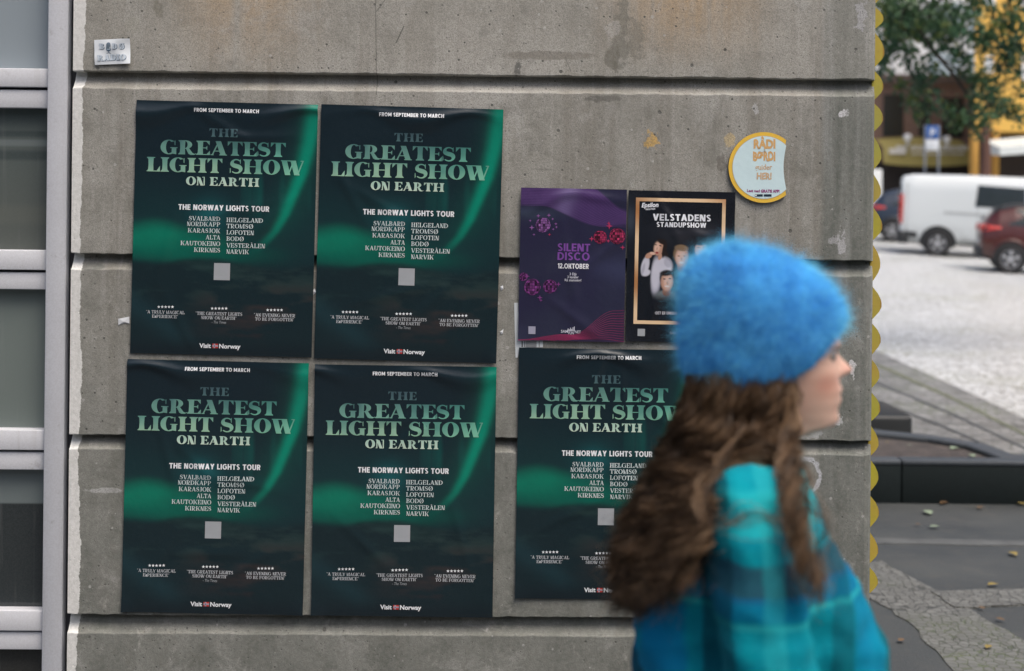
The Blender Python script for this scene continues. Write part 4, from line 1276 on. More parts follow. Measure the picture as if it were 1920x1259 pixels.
# ------------------------------------------------------------------ round sign with a bite out of it
def round_sign():
    q = wp(1431, 314.5); rad = 66.3 / 1920 * 36 / cd.lens * WALL_Y
    pm = rad / 66.3
    # outline in photo pixels about the centre
    def outline(r, bite):
        pts = []
        a0 = math.degrees(math.acos(min(1, (1473 - 1431) / r))) if r > 42 else 0
        for k in range(73):
            a = math.radians(a0 + (360 - 2 * a0) * k / 72)
            pts.append((r * math.cos(a), r * math.sin(a)))
        # concave bite, scanned from the lower end to the upper
        ya, yb = pts[-1][1], pts[0][1]
        for k in range(1, 16):
            f = k / 16; y = ya + (yb - ya) * f
            pts.append((pts[0][0] - bite * math.sin(f * math.pi), y))
        return pts
    Y = WALL_Y - 0.002
    M0 = Matrix.Translation((q.x, Y, q.z)) @ Matrix.Rotation(-0.0102, 4, 'Y')
    t = simple('yellow_board_edge', (0.80, 0.50, 0.06), 0.45, var=0.05)
    m = MB()
    out = outline(66.3, 6); inn = outline(58.6, 5)
    th = 0.007
    n = len(out)
    A = [(x * pm, -th, z * pm) for x, z in out]; B = [(x * pm, 0, z * pm) for x, z in out]
    vs = [M0 @ Vector(p) for p in A + B]
    YEL = (0.80, 0.50, 0.06); EDGE = (0.03, 0.022, 0.012); PALE = (0.60, 0.76, 0.79)
    m.add(vs, [tuple(range(n))], 0, False, [YEL] * (2 * n))
    o = len(m.v)
    m.add(vs, [(i, (i + 1) % n, (i + 1) % n + n, i + n) for i in range(n)], 0, False, [EDGE] * (2 * n))
    def flat(pts, fs, col, y):
        vs = [M0 @ Vector((p[0] * pm, y, p[1] * pm)) for p in pts]
        m.add(vs, fs, 0, False, [col] * len(pts))
    # thin darker keyline then the pale face
    flat(outline(59.6, 5), [tuple(range(n))], (0.52, 0.40, 0.22), -th - 0.0003)
    flat(inn, [tuple(range(len(inn)))], PALE, -th - 0.0006)
    def TX(txt, px, py, wd, cap, col, bold, rot=0.0, jit=0.0):
        x = px - wd / 2; per = None
        vs_, fs, w_ = sans(txt, bold)
        v = np.array(vs_); v[:, 0] *= wd / w_; v[:, 1] *= cap
        if jit:
            v[:, 1] += jit * np.sin(v[:, 0] * 0.55 + px); v[:, 0] += 0.10 * jit * np.sin(v[:, 1] * 2.0)
        c, s_ = math.cos(rot), math.sin(rot)
        X = v[:, 0] - wd / 2; Z = v[:, 1]
        X, Z = X * c - Z * s_, X * s_ + Z * c
        flat(np.stack([X + px - 1431, Z - (py - 314.5)], 1).tolist(), fs, col, -th - 0.0010)
    OR = (0.66, 0.39, 0.15); OR2 = (0.58, 0.40, 0.24)
    def zz(x, y): return (x / 8.392 + 1360, y / 8.392 + 240)
    TX('RÅDI', *zz(606, 322), 41, 15.5, OR, 0.05, 0.0, 0.9)
    TX('&', *zz(607, 385), 4, 6, (0.45, 0.42, 0.38), 0.02)
    TX('BØRDI', *zz(600, 515), 42, 15.5, OR, 0.05, 0.0, -0.9)
    TX('guider', *zz(592, 660), 32, 9.5, OR2, 0.02, 0.0, 0.5)
    TX('HER!', *zz(600, 810), 28, 11.5, OR2, 0.045, -0.02, 0.6)
    TX('Last ned', *zz(430, 1012), 24, 5.0, (0.28, 0.03, 0.18), 0.03, -0.03)
    TX('GRATIS APP!', *zz(695, 1020), 35, 5.2, (0.28, 0.03, 0.18), 0.045, -0.01)
    for x0, x1 in ((455, 578), (594, 718)):
        a = zz(x0, 1084); b = zz(x1, 1047)
        X0, X1, Z0, Z1 = a[0] - 1431, b[0] - 1431, 314.5 - a[1], 314.5 - b[1]
        flat([(X0, Z0), (X1, Z0), (X1, Z1), (X0, Z1)], [(0, 1, 2, 3)], (0.006, 0.022, 0.045), -th - 0.0010)
    a = zz(470, 1065)
    flat([(a[0] - 1431 + 1.6 * math.cos(k * .785), 314.5 - a[1] + 1.6 * math.sin(k * .785)) for k in range(8)], [tuple(range(8))], (0.75, 0.8, 0.8), -th - 0.0014)
    ob = m.build('round_sign', MATTE)
    tag(ob, 'round yellow rimmed pale blue sign with a bite cut out of its edge', 'sign')
round_sign()

# ------------------------------------------------------------------ small sticker and scraps of paper
def sticker():
    S = Sheet((177, 75.5), (244, 73), (178, 122.5), 4.4, off=0.001, gu=12, gv=8, amp=0.0002, curl=0.0)
    pm = S.W / 67.0
    S.sheet(lambda u, v: np.zeros(u.shape + (3,)) + np.array((0.70, 0.74, 0.77)))
    def z3(x, y): return (x / 15.74 + 160, y / 15.74 + 50)
    D = (0.10, 0.155, 0.22); LT = (0.50, 0.57, 0.64)
    SL = Serif(0.30, 0.13, 0.09, 0.98)
    def word(txt, q, wd, cap):
        x, z = S.loc(*q)
        S.text(SL.line(txt, 0.05), x + 0.9 * pm, z - 0.8 * pm, wd * pm, cap * pm, D, 'l', 0.0004)
        S.text(SL.line(txt, 0.05), x, z, wd * pm, cap * pm, LT, 'l', 0.0012)
    word('B', z3(425, 680), 9.5, 10.8); word('D', z3(815, 680), 9.5, 10.8); word('Ø', z3(1018, 680), 9.5, 10.8)
    word('RADIO', z3(372, 1025), 54, 11.2)
    def pl(pts, col, lift):
        q = [S.loc(*z3(x, y)) for x, y in pts]
        S.poly(q, [tuple(range(len(q)))], col, lift)
    pl([(632, 700), (640, 540), (660, 490), (705, 478), (750, 490), (768, 540), (778, 700), (750, 735), (660, 735)], D, 0.0005)
    for k in range(5):
        y = 520 + 34 * k
        pl([(662, y + 14), (662, y), (745, y), (745, y + 14)], (0.27, 0.33, 0.37), 0.0008)
    pl([(655, 705), (665, 664), (750, 664), (760, 705)], (0.36, 0.44, 0.52), 0.0011)
    pl([(692, 770), (692, 735), (718, 735), (718, 770)], D, 0.0006)
    pl([(635, 805), (690, 765), (700, 775), (650, 810)], (0.3, 0.34, 0.4), 0.0007); pl([(700, 760), (780, 800), (765, 812), (700, 780)], D, 0.0008)
    S.build('sticker', MATTE, 'small white radio sticker with lettering and a microphone on the concrete wall', 'sticker')
sticker()

def scrap(name, pts, label, cat, group=None, col=(0.62, 0.64, 0.66), lift=0.001, extra=()):
    """a torn piece of paper: jagged outline with a slightly lifted middle"""
    m = MB()
    ws = [wp(*p) for p in pts]
    c = sum(ws, Vector()) / len(ws)
    vs = [(p.x, WALL_Y - lift - 0.0015 * random.random(), p.z) for p in ws] + [(c.x, WALL_Y - lift - 0.0025, c.z)]
    n = len(ws)
    m.add(vs, [(i, (i + 1) % n, n) for i in range(n)], 0, False, [col] * (n + 1))
    for (p4, cl) in extra:
        w4 = [wp(*p) for p in p4]
        m.add([(p.x, WALL_Y - lift - 0.0035, p.z) for p in w4], [tuple(range(len(w4)))], 0, False, [cl] * len(w4))
    ob = m.build(name, MATTE)
    recalc(ob)
    return tag(ob, label, cat, group)
scrap('paper_scrap', [(222, 598), (243, 594), (243, 607), (233, 606), (222, 610)], 'torn white paper scrap sticking out beside the upper left northern lights poster', 'paper')
def leaflet():
    m = MB()
    def q(pts, col, lift):
        w4 = [wp(*p) for p in pts]
        m.add([(p.x, WALL_Y - lift, p.z) for p in w4], [tuple(range(len(w4)))], 0, False, [col] * len(w4))
    P = (0.60, 0.64, 0.66)
    q([(964, 568), (971.5, 568), (974, 639), (1018, 638.5), (1018, 651.5), (974, 652), (971, 671), (966.5, 671)], P, 0.0010)
    for x0, x1, c_ in ((978, 980.2, .10), (983, 984.6, .14), (986, 1006, .24), (1010.4, 1011.6, .12)):
        q([(x0, 640), (x1, 640), (x1, 651), (x0, 651)], (c_, c_ * 1.05, c_ * 1.1), 0.0016)
    tag(m.build('paper_leaflet', MATTE), 'white printed leaflet showing from under the purple disco poster', 'leaflet')
leaflet()
for pts, lab in (([(584, 548), (590, 541), (593, 548), (588, 553)], 'tiny white paper fragment in the gap between the two upper northern lights posters'),
                 ([(938, 538), (943, 535), (944, 542), (940, 545)], 'tiny white paper fragment beside the second upper poster, just below a wall joint'),
                 ([(938, 622), (944, 617), (943, 626), (939, 627)], 'tiny white paper fragment low beside the second upper poster')):
    scrap('paper_fragment', pts, lab, 'paper', 'white paper fragments beside the posters')
# ================================================================== ground
def sstep(a, b, x):
    f = min(1, max(0, (x - a) / (b - a))); return f * f * (3 - 2 * f)
def zg(x, y):
    """the square climbs gently away from the wall and falls to the right"""
    rise = 0.04 * (math.log1p(math.exp((y - 31) / 2.0)) * 2.0) if y < 90 else 0.04 * 59
    return rise - 0.035 * (x - 10.86) * sstep(16, 28, y) * (1 - 0.0 * y)

def ground_sheet(name, x0, x1, y0, y1, nx, ny, mat, dz=0.0, fn=None):
    vs = []; fs = []
    for j in range(ny + 1):
        for i in range(nx + 1):
            x = x0 + (x1 - x0) * i / nx; y = y0 + (y1 - y0) * j / ny
            vs.append((x, y, (fn(x, y) if fn else 0.0) + dz))
    for j in range(ny):
        for i in range(nx):
            a = j * (nx + 1) + i
            fs.append((a, a + 1, a + nx + 2, a + nx + 1))
    ob = MB().add(vs, fs, 0, True).build(name, mat)
    return tag(ob, kind='structure')

def asphalt_mat():
    t = NT('worn_asphalt')
    o = t.obj()
    n = t.noise(o, 1.4, 5, 0.6); g = t.noise(o, 130, 3, 0.6); s = t.noise(o, 9, 5, 0.65)
    c = t.ramp(n, [(0.3, (0.028, 0.033, 0.035)), (0.55, (0.045, 0.051, 0.053)), (0.75, (0.070, 0.075, 0.074))])
    c = t.mix(t.rng(s, 0.5, 0.75, 0, 0.5), c, (0.085, 0.082, 0.072))
    c = t.mix(t.rng(t.noise(t.vmul(o, (0.6, 2.2, 1)), 1.6, 5, 0.65), 0.5, 0.7, 0, 0.5), c, (0.05, 0.052, 0.052))
    c = t.mix(t.rng(g, 0.35, 0.7, 0, 0.45), c, (0.105, 0.11, 0.107))
    t.set(color=c, rough=t.rng(n, 0.3, 0.7, 0.5, 0.75), normal=t.bump(g, 0.6, 0.004))
    return t.m
def setts_mat(name, base, scale, dark, wet=0.6, tint=(0.12, 0.15, 0.07), mottle=0.0):
    t = NT(name)
    o = t.obj()
    v = t.voro(o, scale, rnd=0.75)
    e = t.voro(o, scale, 'DISTANCE_TO_EDGE', rnd=0.75)
    rnd = t.sep(v.outputs['Color'])[0]
    n = t.noise(o, 0.8, 4); f = t.noise(o, 60, 3)
    c = t.mix(rnd, tuple(x * 0.78 for x in base), tuple(x * 1.2 for x in base))
    c = t.mix(t.rng(n, 0.4, 0.7, 0, 0.35), c, tuple(x * 0.7 for x in base))
    c = t.mix(t.rng(f, 0.4, 0.7, 0, 0.3), c, tuple(x * 1.25 for x in base))
    if mottle:  # shadow mottling of the road put into the sett colour
        wn_ = t.noise(t.vmul(o, (0.5, 1.6, 1)), 2.6, 5, 0.7, 0.5)
        c = t.mix(t.rng(wn_, 0.44, 0.62, 0, mottle), c, (0.085, 0.085, 0.085))
        c = t.mix(t.rng(t.noise(t.vmul(o, (0.5, 1.5, 1)), 4.5, 4, 0.7), 0.55, 0.7, 0, mottle), c, (0.52, 0.52, 0.51))
    j = t.rng(e.outputs['Distance'], 0.02, 0.09)
    c = t.mix(j, t.mix(t.rng(n, 0.45, 0.65), dark, tint), c)
    h = t.math('ADD', j, t.math('MULTIPLY', f, 0.2))
    t.set(color=c, rough=wet, normal=t.bump(h, 0.5, 0.012))
    return t.m
ASPH = asphalt_mat()
PLAZA = setts_mat('pale_granite_setts', (0.58, 0.595, 0.595), 10.0, (0.25, 0.25, 0.24), 0.42, (0.24, 0.25, 0.18))
SETTS = setts_mat('rough_granite_setts', (0.145, 0.148, 0.140), 27.0, (0.055, 0.057, 0.053), 0.6)
ROADS = setts_mat('mottled_sett_paving', (0.25, 0.25, 0.245), 12.0, (0.10, 0.10, 0.09), 0.5, mottle=0.75)
SLAB = simple('grey_kerb_stone', (0.095, 0.10, 0.10), 0.7, var=0.6, scale=9, bump=0.003)
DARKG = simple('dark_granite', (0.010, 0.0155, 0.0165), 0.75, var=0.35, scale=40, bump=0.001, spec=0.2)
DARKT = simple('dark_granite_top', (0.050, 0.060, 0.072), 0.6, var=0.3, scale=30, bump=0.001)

ground_sheet('pavement', -40, 60, -30, 12.0, 60, 42, ASPH, 0.0, lambda x, y: -0.03 if y > 10.2 else 0.0)
ground_sheet('cobbled_square', -60, 90, 9.75, 140, 100, 93, PLAZA, -0.0, lambda x, y: zg(x, y) + 0.004)
far = MB().add([(-900, -900, -0.3), (900, -900, -0.3), (900, 900, -0.3), (-900, 900, -0.3)], [(0, 1, 2, 3)]).build('ground', ASPH)
tag(far, kind='structure')

def strip(name, pts, mat, z, rag=0.0):
    base_ = [Vector((*atz(*p)[:2], z)) for p in pts]; top = []
    for i, p in enumerate(base_):
        q = base_[(i + 1) % len(base_)]
        k = min(60, max(1, int((q - p).length / 0.07))) if rag else 1
        for j in range(k):
            c_ = p.lerp(q, j / k)
            if rag and j: c_ += Vector((rag * mnoise.noise(c_ * 9), rag * mnoise.noise(c_ * 9 + Vector((7, 3, 0))), 0))
            top.append((c_.x, c_.y, z))
    n = len(top)
    m = MB().sheet(top)
    m.add(top + [(x, y, -0.03) for x, y, _ in top], [(i, (i + 1) % n, (i + 1) % n + n, i + n) for i in range(n)])
    return tag(recalc(m.build(name, mat)), kind='structure')
# band of rough setts running towards the viewer
strip('sett_band', [(1560, 1080), (1652, 1052), (1760, 1112), (1925, 1205), (2100, 1310), (1960, 1345), (1800, 1270), (1700, 1165)], SETTS, 0.004, 0.022)
strip('sett_strip', [(1745, 1112), (1925, 1107), (2150, 1100), (2160, 1128), (1960, 1135), (1790, 1142)], SETTS, 0.0085, 0.02)
strip('kerb_line', [(1560, 1009), (1925, 1016), (2300, 1022), (2300, 1031), (1925, 1025), (1560, 1019)], SLAB, 0.005, 0.012)
# sett road between planter and the square
def road():
    pts = [(1500, 655), (1640, 658), (1760, 712), (1930, 790), (2200, 905), (2200, 1000), (1925, 872), (1850, 845), (1640, 818), (1500, 815)]
    strip('sett_road', pts, ROADS, 0.009)
    for k, (a, b, w) in enumerate((((1640, 682), (1935, 822), 5), ((1640, 716), (1935, 848), 4), ((1640, 752), (1880, 850), 4))):
        strip('kerb_line', [a, (a[0] + 0.5 * (b[0] - a[0]), a[1] + 0.5 * (b[1] - a[1]) - 4), b, (b[0], b[1] + w), (a[0] + 0.5 * (b[0] - a[0]), a[1] + 0.5 * (b[1] - a[1]) - 4 + w), (a[0], a[1] + w)], SLAB if k else simple('mossy_joint', (0.13, 0.14, 0.09), 0.8, var=0.4, scale=6), 0.0135 + 0.002 * k)
road()

# ------------------------------------------------------------------ dark granite planter edge and block
def planter():
    a = atz(1560, 943); b = atz(1690, 944.5); c = atz(2400, 952)
    root = thing('granite_planter', (a.x, a.y, 0), 'low dark granite planter edge with soil bed on the pavement', 'planter')
    inv = Matrix.Translation(-Vector(root.location))
    def P(name, ob):
        ob.parent = root; ob.matrix_parent_inverse = inv
        return ob
    h = 0.245
    def seg(p, q, gap0, gap1):
        d = (q - p).normalized(); n = Vector((-d.y, d.x, 0))
        p2 = p + d * gap0; q2 = q - d * gap1; th = 0.11
        m = MB()
        L = (q2 - p2).length
        M = Matrix(((d.x, n.x, 0, p2.x), (d.y, n.y, 0, p2.y), (0, 0, 1, 0), (0, 0, 0, 1)))
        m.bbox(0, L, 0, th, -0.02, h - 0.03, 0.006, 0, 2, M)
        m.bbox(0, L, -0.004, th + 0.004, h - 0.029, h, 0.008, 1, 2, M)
        return P('kerb_block', m.build('kerb_block', [DARKG, DARKT]))
    seg(a, b, 0, 0.003); seg(b, c, 0.003, 0)
    # rear kerb, converging to the right with a rounded end
    r = [atz(1560, 800, 0.2), atz(1640, 812, 0.2), atz(1740, 822, 0.2), atz(1810, 834, 0.2), atz(1850, 848, 0.2), atz(1885, 862, 0.22)]
    vs = []; fs = []
    for i, p in enumerate(r):
        d = (r[min(i + 1, len(r) - 1)] - r[max(i - 1, 0)]).normalized(); n = Vector((-d.y, d.x, 0)) * 0.13
        for q, z in ((p, -0.02), (p, p.z - 0.01), (p + n * 0.06, p.z), (p + n, p.z), (p + n, -0.02)):
            vs.append((q.x, q.y, z))
    for i in range(len(r) - 1):
        for k in range(4):
            fs.append((i * 5 + k, i * 5 + k + 1, (i + 1) * 5 + k + 1, (i + 1) * 5 + k))
    P('rear_kerb', MB().add(vs, fs).build('rear_kerb', DARKT))
    soil = NT('damp_soil'); o = soil.obj()
    n1 = soil.noise(o, 9, 6, 0.7); n2 = soil.noise(o, 45, 4, 0.7)
    cc = soil.ramp(n1, [(0.3, (0.035, 0.030, 0.030)), (0.6, (0.085, 0.072, 0.068)), (0.8, (0.14, 0.11, 0.09))])
    soil.set(color=soil.mix(soil.rng(n2, 0.5, 0.75, 0, 0.6), cc, (0.16, 0.13, 0.10)), rough=0.9, normal=soil.bump(n2, 0.8, 0.02))
    f0 = a + Vector((0, 0.1, 0)); f1 = c + Vector((0, 0.1, 0))
    bed = [(f0.x, f0.y, 0.17), (atz(1885, 866, .2).x, f0.y + 0.02, 0.17)] + [(p.x, p.y + 0.03, 0.17) for p in reversed(r)]
    P('soil_bed', MB().sheet(bed).build('soil_bed', soil.m))
    # a rounded stone spill at the right end
    e = [(atz(1860, 862, .2).x, f0.y, 0.20), (atz(2400, 880, .2).x, f0.y + 0.0, 0.20), (atz(2400, 850, .2).x, f0.y + 0.75, 0.20), (atz(1905, 856, .2).x, f0.y + 0.35, 0.20)]
    P('paving_slab', MB().sheet(e).build('paving_slab', DARKT))
planter()
def block():
    p = atz(1712, 816, 0.05); q = atz(1560, 812, 0.05)
    m = MB().bbox(q.x, p.x, p.y, p.y + 0.75, 0.0, 0.185, 0.03, 0, 3)
    tag(m.build('granite_block', simple('black_granite', (0.012, 0.014, 0.015), 0.5, var=0.3, scale=50)), 'low black granite block with rounded edges standing on the setts behind the planter', 'block')
block()

# ------------------------------------------------------------------ fallen leaves
def leaf_mesh(rs, size):
    pts = [(0, -0.5), (0.22, -0.25), (0.30, 0.02), (0.16, 0.32), (0, 0.5), (-0.16, 0.32), (-0.30, 0.02), (-0.22, -0.25)]
    a = rs.random() * 6.28
    vs = []
    for x, y in pts:
        X = (x * math.cos(a) - y * math.sin(a)) * size; Y = (x * math.sin(a) + y * math.cos(a)) * size
        vs.append((X, Y, 0.001 + abs(x) * size * 0.3 + 0.003 * rs.random()))
    return vs
LEAFM = [simple('yellow_dry_leaf', (0.24, 0.18, 0.05), 0.7), simple('brown_dry_leaf', (0.15, 0.09, 0.045), 0.7), simple('pale_green_leaf', (0.24, 0.30, 0.21), 0.7)]
rs = np.random.default_rng(5)
LV = [(1752, 992, 2, .11), (1740, 965, 2, .16), (1720, 988, 1, .06), (1690, 1206, 1, .08), (1862, 1101, 0, .11), (1900, 1043, 0, .13), (1853, 1219, 0, .09), (1875, 1167, 1, .08), (1838, 956, 1, .10), (1770, 947, 1, .12), (1916, 949, 0, .12), (1840, 1145, 1, .07)]
for (px, py, k, sz) in LV:
    p = atz(px, py)
    ob = MB().sheet(leaf_mesh(rs, sz * 0.55)).build('fallen_leaf', LEAFM[k])
    ob.location = (p.x, p.y, 0.010)
    tag(ob, 'fallen autumn leaf lying on the dark pavement near the planter', 'leaf', 'fallen leaves on the pavement')
for (px, py, k, sz) in ((1790, 843, 2, .16), (1823, 857, 2, .13), (1835, 850, 0, .09), (1705, 838, 2, .07), (1665, 832, 0, .06)):
    p = atz(px, py, 0.17)
    ob = MB().sheet(leaf_mesh(rs, sz * 0.55)).build('fallen_leaf', LEAFM[k])
    ob.location = (p.x, p.y, 0.175)
    tag(ob, 'fallen autumn leaf lying on the soil of the planter', 'leaf', 'fallen leaves on the planter soil')

# ================================================================== vehicles
TYRE = simple('tyre_rubber', (0.018, 0.018, 0.019), 0.8)
RIM = simple('alloy_rim', (0.42, 0.43, 0.45), 0.35, 0.25)
BLACKP = simple('black_bumper_plastic', (0.018, 0.02, 0.022), 0.6)
GLASSD = NT('dark_vehicle_glass').set(color=(0.010, 0.016, 0.017), rough=0.06, spec=0.6).m
REDL = NT('red_lamp_plastic').set(color=(0.45, 0.03, 0.02), rough=0.2, coat=0.6).m
CLEAR = NT('clear_lamp_plastic').set(color=(0.6, 0.62, 0.63), rough=0.15, coat=0.6).m
SEAM = simple('door_seam', (0.03, 0.032, 0.034), 0.7)
def paint(name, col, rough=0.3):
    t = NT(name); o = t.obj()
    n = t.noise(o, 2.5, 5, 0.65)
    z = t.sep(o)[2]
    dirt = t.math('MULTIPLY', t.rng(z, 0.9, 0.25), t.rng(n, 0.3, 0.7))
    t.set(color=t.mix(t.math('MULTIPLY', dirt, 0.5), col, (0.10, 0.09, 0.075)), rough=rough, coat=0.35, coat_rough=0.1)
    return t.m

def vehicle(name, label, stations, half_w, body_mat, wheels, wr, windows, extras, belt, px_anchor, Yd, roof_mat=None, group='cars parked along the square'):
    """stations: (x, z_bottom, z_top, half width at the sill, half width at the roof); x from the rear bumper forwards"""
    m = MB(); rings = []
    def sect(x, zb, zt, wb, wt):
        bl = min(belt, zt - 0.06)
        pts = [(wb * 0.86, zb), (wb * 0.97, zb + 0.06), (wb, zb + 0.18), (wb * 1.0, (zb + bl) / 2 + 0.05), (wb * 0.975, bl)]
        pts += [(wb * 0.975 + (wt - wb * 0.975) * 0.5, bl + (zt - bl) * 0.52), (wt, zt - min(0.10, (zt - bl) * 0.3)), (wt * 0.88, zt - 0.02), (wt * 0.5, zt)]
        ring = [(x, -y, z) for y, z in pts] + [(x, y, z) for y, z in reversed(pts)]
        return ring
    # interpolate stations for smoothness
    st = np.array(stations, float)
    xs = np.unique(np.concatenate([np.linspace(st[0, 0], st[-1, 0], 60), st[:, 0]]))
    def ip(k, x): return np.interp(x, st[:, 0], st[:, k])
    rr = [sect(x, *(ip(k, x) for k in range(1, 5))) for x in xs]
    m.rings(rr, 0)
    root = thing(name, (0, 0, 0), label, 'car' if 'van' not in name else 'van', group)
    body = m.build('body', [body_mat], root)
    def ysurf(x, z):
        q = [(-y, zz) for (_, y, zz) in sect(x, *(ip(k, x) for k in range(1, 5)))[:9]]
        return float(np.interp(z, [p[1] for p in q], [p[0] for p in q]))
    def side_panel(nm, pts, mat, lift=0.006, sides=(-1, 1), parent=root):
        P0 = np.array(pts); n = len(pts)
        c = P0.mean(axis=0)
        for sd_ in sides:
            vs = []; fs = []
            lv = 5
            for k in range(lv):                     # shrinking rings follow the curve of the body
                for p in P0:
                    q = p + (c - p) * k / lv
                    vs.append((q[0], sd_ * (ysurf(*q) + lift), q[1]))
            vs.append((c[0], sd_ * (ysurf(*c) + lift), c[1]))
            for k in range(lv - 1):
                for i in range(n):
                    fs.append((k * n + i, k * n + (i + 1) % n, (k + 1) * n + (i + 1) % n, (k + 1) * n + i))
            for i in range(n): fs.append(((lv - 1) * n + i, (lv - 1) * n + (i + 1) % n, lv * n))
            MB().add(vs, fs).build(nm, mat, parent)
    for wx in wheels:
        for sd_ in (-1, 1):
            y = half_w + 0.012
            w_ = MB()
            prof = [(wr * 0.62, 0.0), (wr * 0.66, 0.02), (wr * 0.93, 0.025), (wr, -0.01), (wr, -0.17), (wr * 0.9, -0.20), (wr * 0.2, -0.20)]
            Mx = Matrix.Translation((wx, sd_ * y, wr)) @ Matrix.Rotation(math.pi / 2 * (1 if sd_ < 0 else -1), 4, 'X')
            w_.lathe(prof, 28, 0, Mx)
            wheel = w_.build('wheel', TYRE, root)
            r_ = MB()
            r_.lathe([(wr * 0.63, -0.01), (wr * 0.60, 0.018), (wr * 0.55, -0.03)], 28, 0, Mx)
            r_.lathe([(wr * 0.16, 0.005), (wr * 0.12, 0.02), (0.001, 0.02)], 16, 0, Mx)
            for k in range(5):
                a = 2 * math.pi * k / 5 + 0.3
                for da in (-0.13, 0.13):
                    p0 = Mx @ Vector((math.cos(a) * wr * 0.12, math.sin(a) * wr * 0.12, 0.005)); p1 = Mx @ Vector((math.cos(a + da) * wr * 0.58, math.sin(a + da) * wr * 0.58, 0.0))
                    r_.tube([p0, p1], [wr * 0.05, wr * 0.05], 6)
            r_.build('rim', RIM, wheel)
            # flat black sheet stands in for the shaded opening round the wheel
            ar = [(wr * 1.22 * math.cos(a), wr * 1.22 * math.sin(a)) for a in np.linspace(-0.25, math.pi + 0.25, 22)]
            vs = [(wx + x, sd_ * (half_w + 0.003), wr + z) for x, z in ar]
            MB().sheet(vs).build('wheel_arch', BLACKP, root)
            lip = [(wx + wr * 1.26 * math.cos(a), sd_ * (half_w + 0.004), wr + wr * 1.26 * math.sin(a)) for a in np.linspace(-0.1, math.pi + 0.1, 20)]
            MB().tube(lip, 0.035, 6).build('arch_trim', BLACKP if 'van' in name else body_mat, root)
    for nm, pts, mat in windows:
        side_panel(nm, pts, mat)
    extras(root, side_panel, ip)
    if roof_mat is not None:
        rv = []
        xr_ = [x for x in xs if ip(2, x) > belt + 0.38]
        vs = []; fs = []
        for x in xr_:
            zt, wt = ip(2, x), ip(4, x)
            vs += [(x, -wt * 0.99, zt - 0.07), (x, -wt * 0.86, zt - 0.008), (x, -wt * 0.45, zt + 0.006), (x, wt * 0.45, zt + 0.006), (x, wt * 0.86, zt - 0.008), (x, wt * 0.99, zt - 0.07)]
        for i in range(len(xr_) - 1):
            for k in range(5): fs.append((i * 6 + k, i * 6 + k + 1, (i + 1) * 6 + k + 1, (i + 1) * 6 + k))
        MB().add(vs, fs, 0, True).build('roof', roof_mat, root)
    # place: a point of the near sill line given in the photo, on the ground
    gx, wxx = px_anchor, wheels[0]
    X = at(gx, 470, Yd).x
    z = zg(X, Yd)
    yaw = R(-15)
    Rm = Matrix.Rotation(yaw, 4, 'Z') @ Matrix.Rotation(math.atan(0.03), 4, 'Y')
    off = Rm @ Vector((wxx, -half_w, 0))
    root.location = (X - off.x, Yd - off.y, z - off.z)
    root.rotation_euler = Rm.to_euler()
    return root

WHITEP = paint('white_vehicle_paint', (0.58, 0.615, 0.62))
def van_extras(root, side, ip):
    # black rear bumper and lower skirt, rear door glass, lamps, rub strip, seams, handle
    MB().bbox(-0.07, 0.22, -0.99, 0.99, 0.30, 0.62, 0.05).build('bumper', BLACKP, root)
    for s_ in (-1, 1):
        MB().bbox(-0.025, 0.055, s_ * 0.93 - 0.06, s_ * 0.93 + 0.06, 0.80, 1.55, 0.02).build('tail_lamp', REDL, root)
    for s_ in (-1, 1):
        MB().bbox(-0.012, 0.01, s_ * 0.45 - 0.32, s_ * 0.45 + 0.32, 1.22, 1.78, 0.004).build('rear_window', GLASSD, root)
    MB().bbox(-0.03, 0.0, -0.26, 0.26, 0.78, 0.9, 0.004).build('number_plate', CLEAR, root)
    side('rub_strip', [(0.30, 0.45), (0.42, 0.45), (0.42, 0.60), (0.1, 0.62), (0.08, 0.5)], BLACKP, 0.012)
    side('groove_shade', [(1.05, 1.10), (2.25, 1.07), (2.25, 1.115), (1.05, 1.155)], simple('groove_shade_grey', (0.36, 0.38, 0.38), 0.5), 0.008)  # grey strip puts the shade of a pressed groove into the paint
    for x in (0.14, 1.86, 3.12, 4.2):
        side('door_seam', [(x, 0.42), (x + 0.014, 0.42), (x + 0.014, 1.86 if x < 4 else 1.1), (x, 1.86 if x < 4 else 1.1)], SEAM, 0.006)
    side('door_handle', [(1.95, 1.02), (2.12, 1.02), (2.12, 1.06), (1.95, 1.06)], BLACKP, 0.02)
    side('side_skirt', [(1.45, 0.32), (3.75, 0.32), (3.75, 0.42), (1.45, 0.42)], BLACKP, 0.008)
    MB().bbox(4.9, 5.12, -0.93, 0.93, 0.28, 0.55, 0.05).build('bumper', BLACKP, root)
    for s_ in (-1, 1):
        MB().bbox(4.78, 5.02, s_ * 0.72 - 0.16, s_ * 0.72 + 0.16, 0.78, 0.95, 0.04).build('headlight', CLEAR, root)
    for s_ in (-1, 1):
        MB().bbox(4.0, 4.12, s_ * 1.1 - 0.12, s_ * 1.1 + 0.12, 1.10, 1.32, 0.03).build('mirror', BLACKP, root)
    # windscreen
    MB().add([(4.22, -0.78, 1.17), (4.22, 0.78, 1.17), (3.62, 0.70, 1.90), (3.62, -0.70, 1.90)], [(0, 1, 2, 3)]).build('windscreen', GLASSD, root)
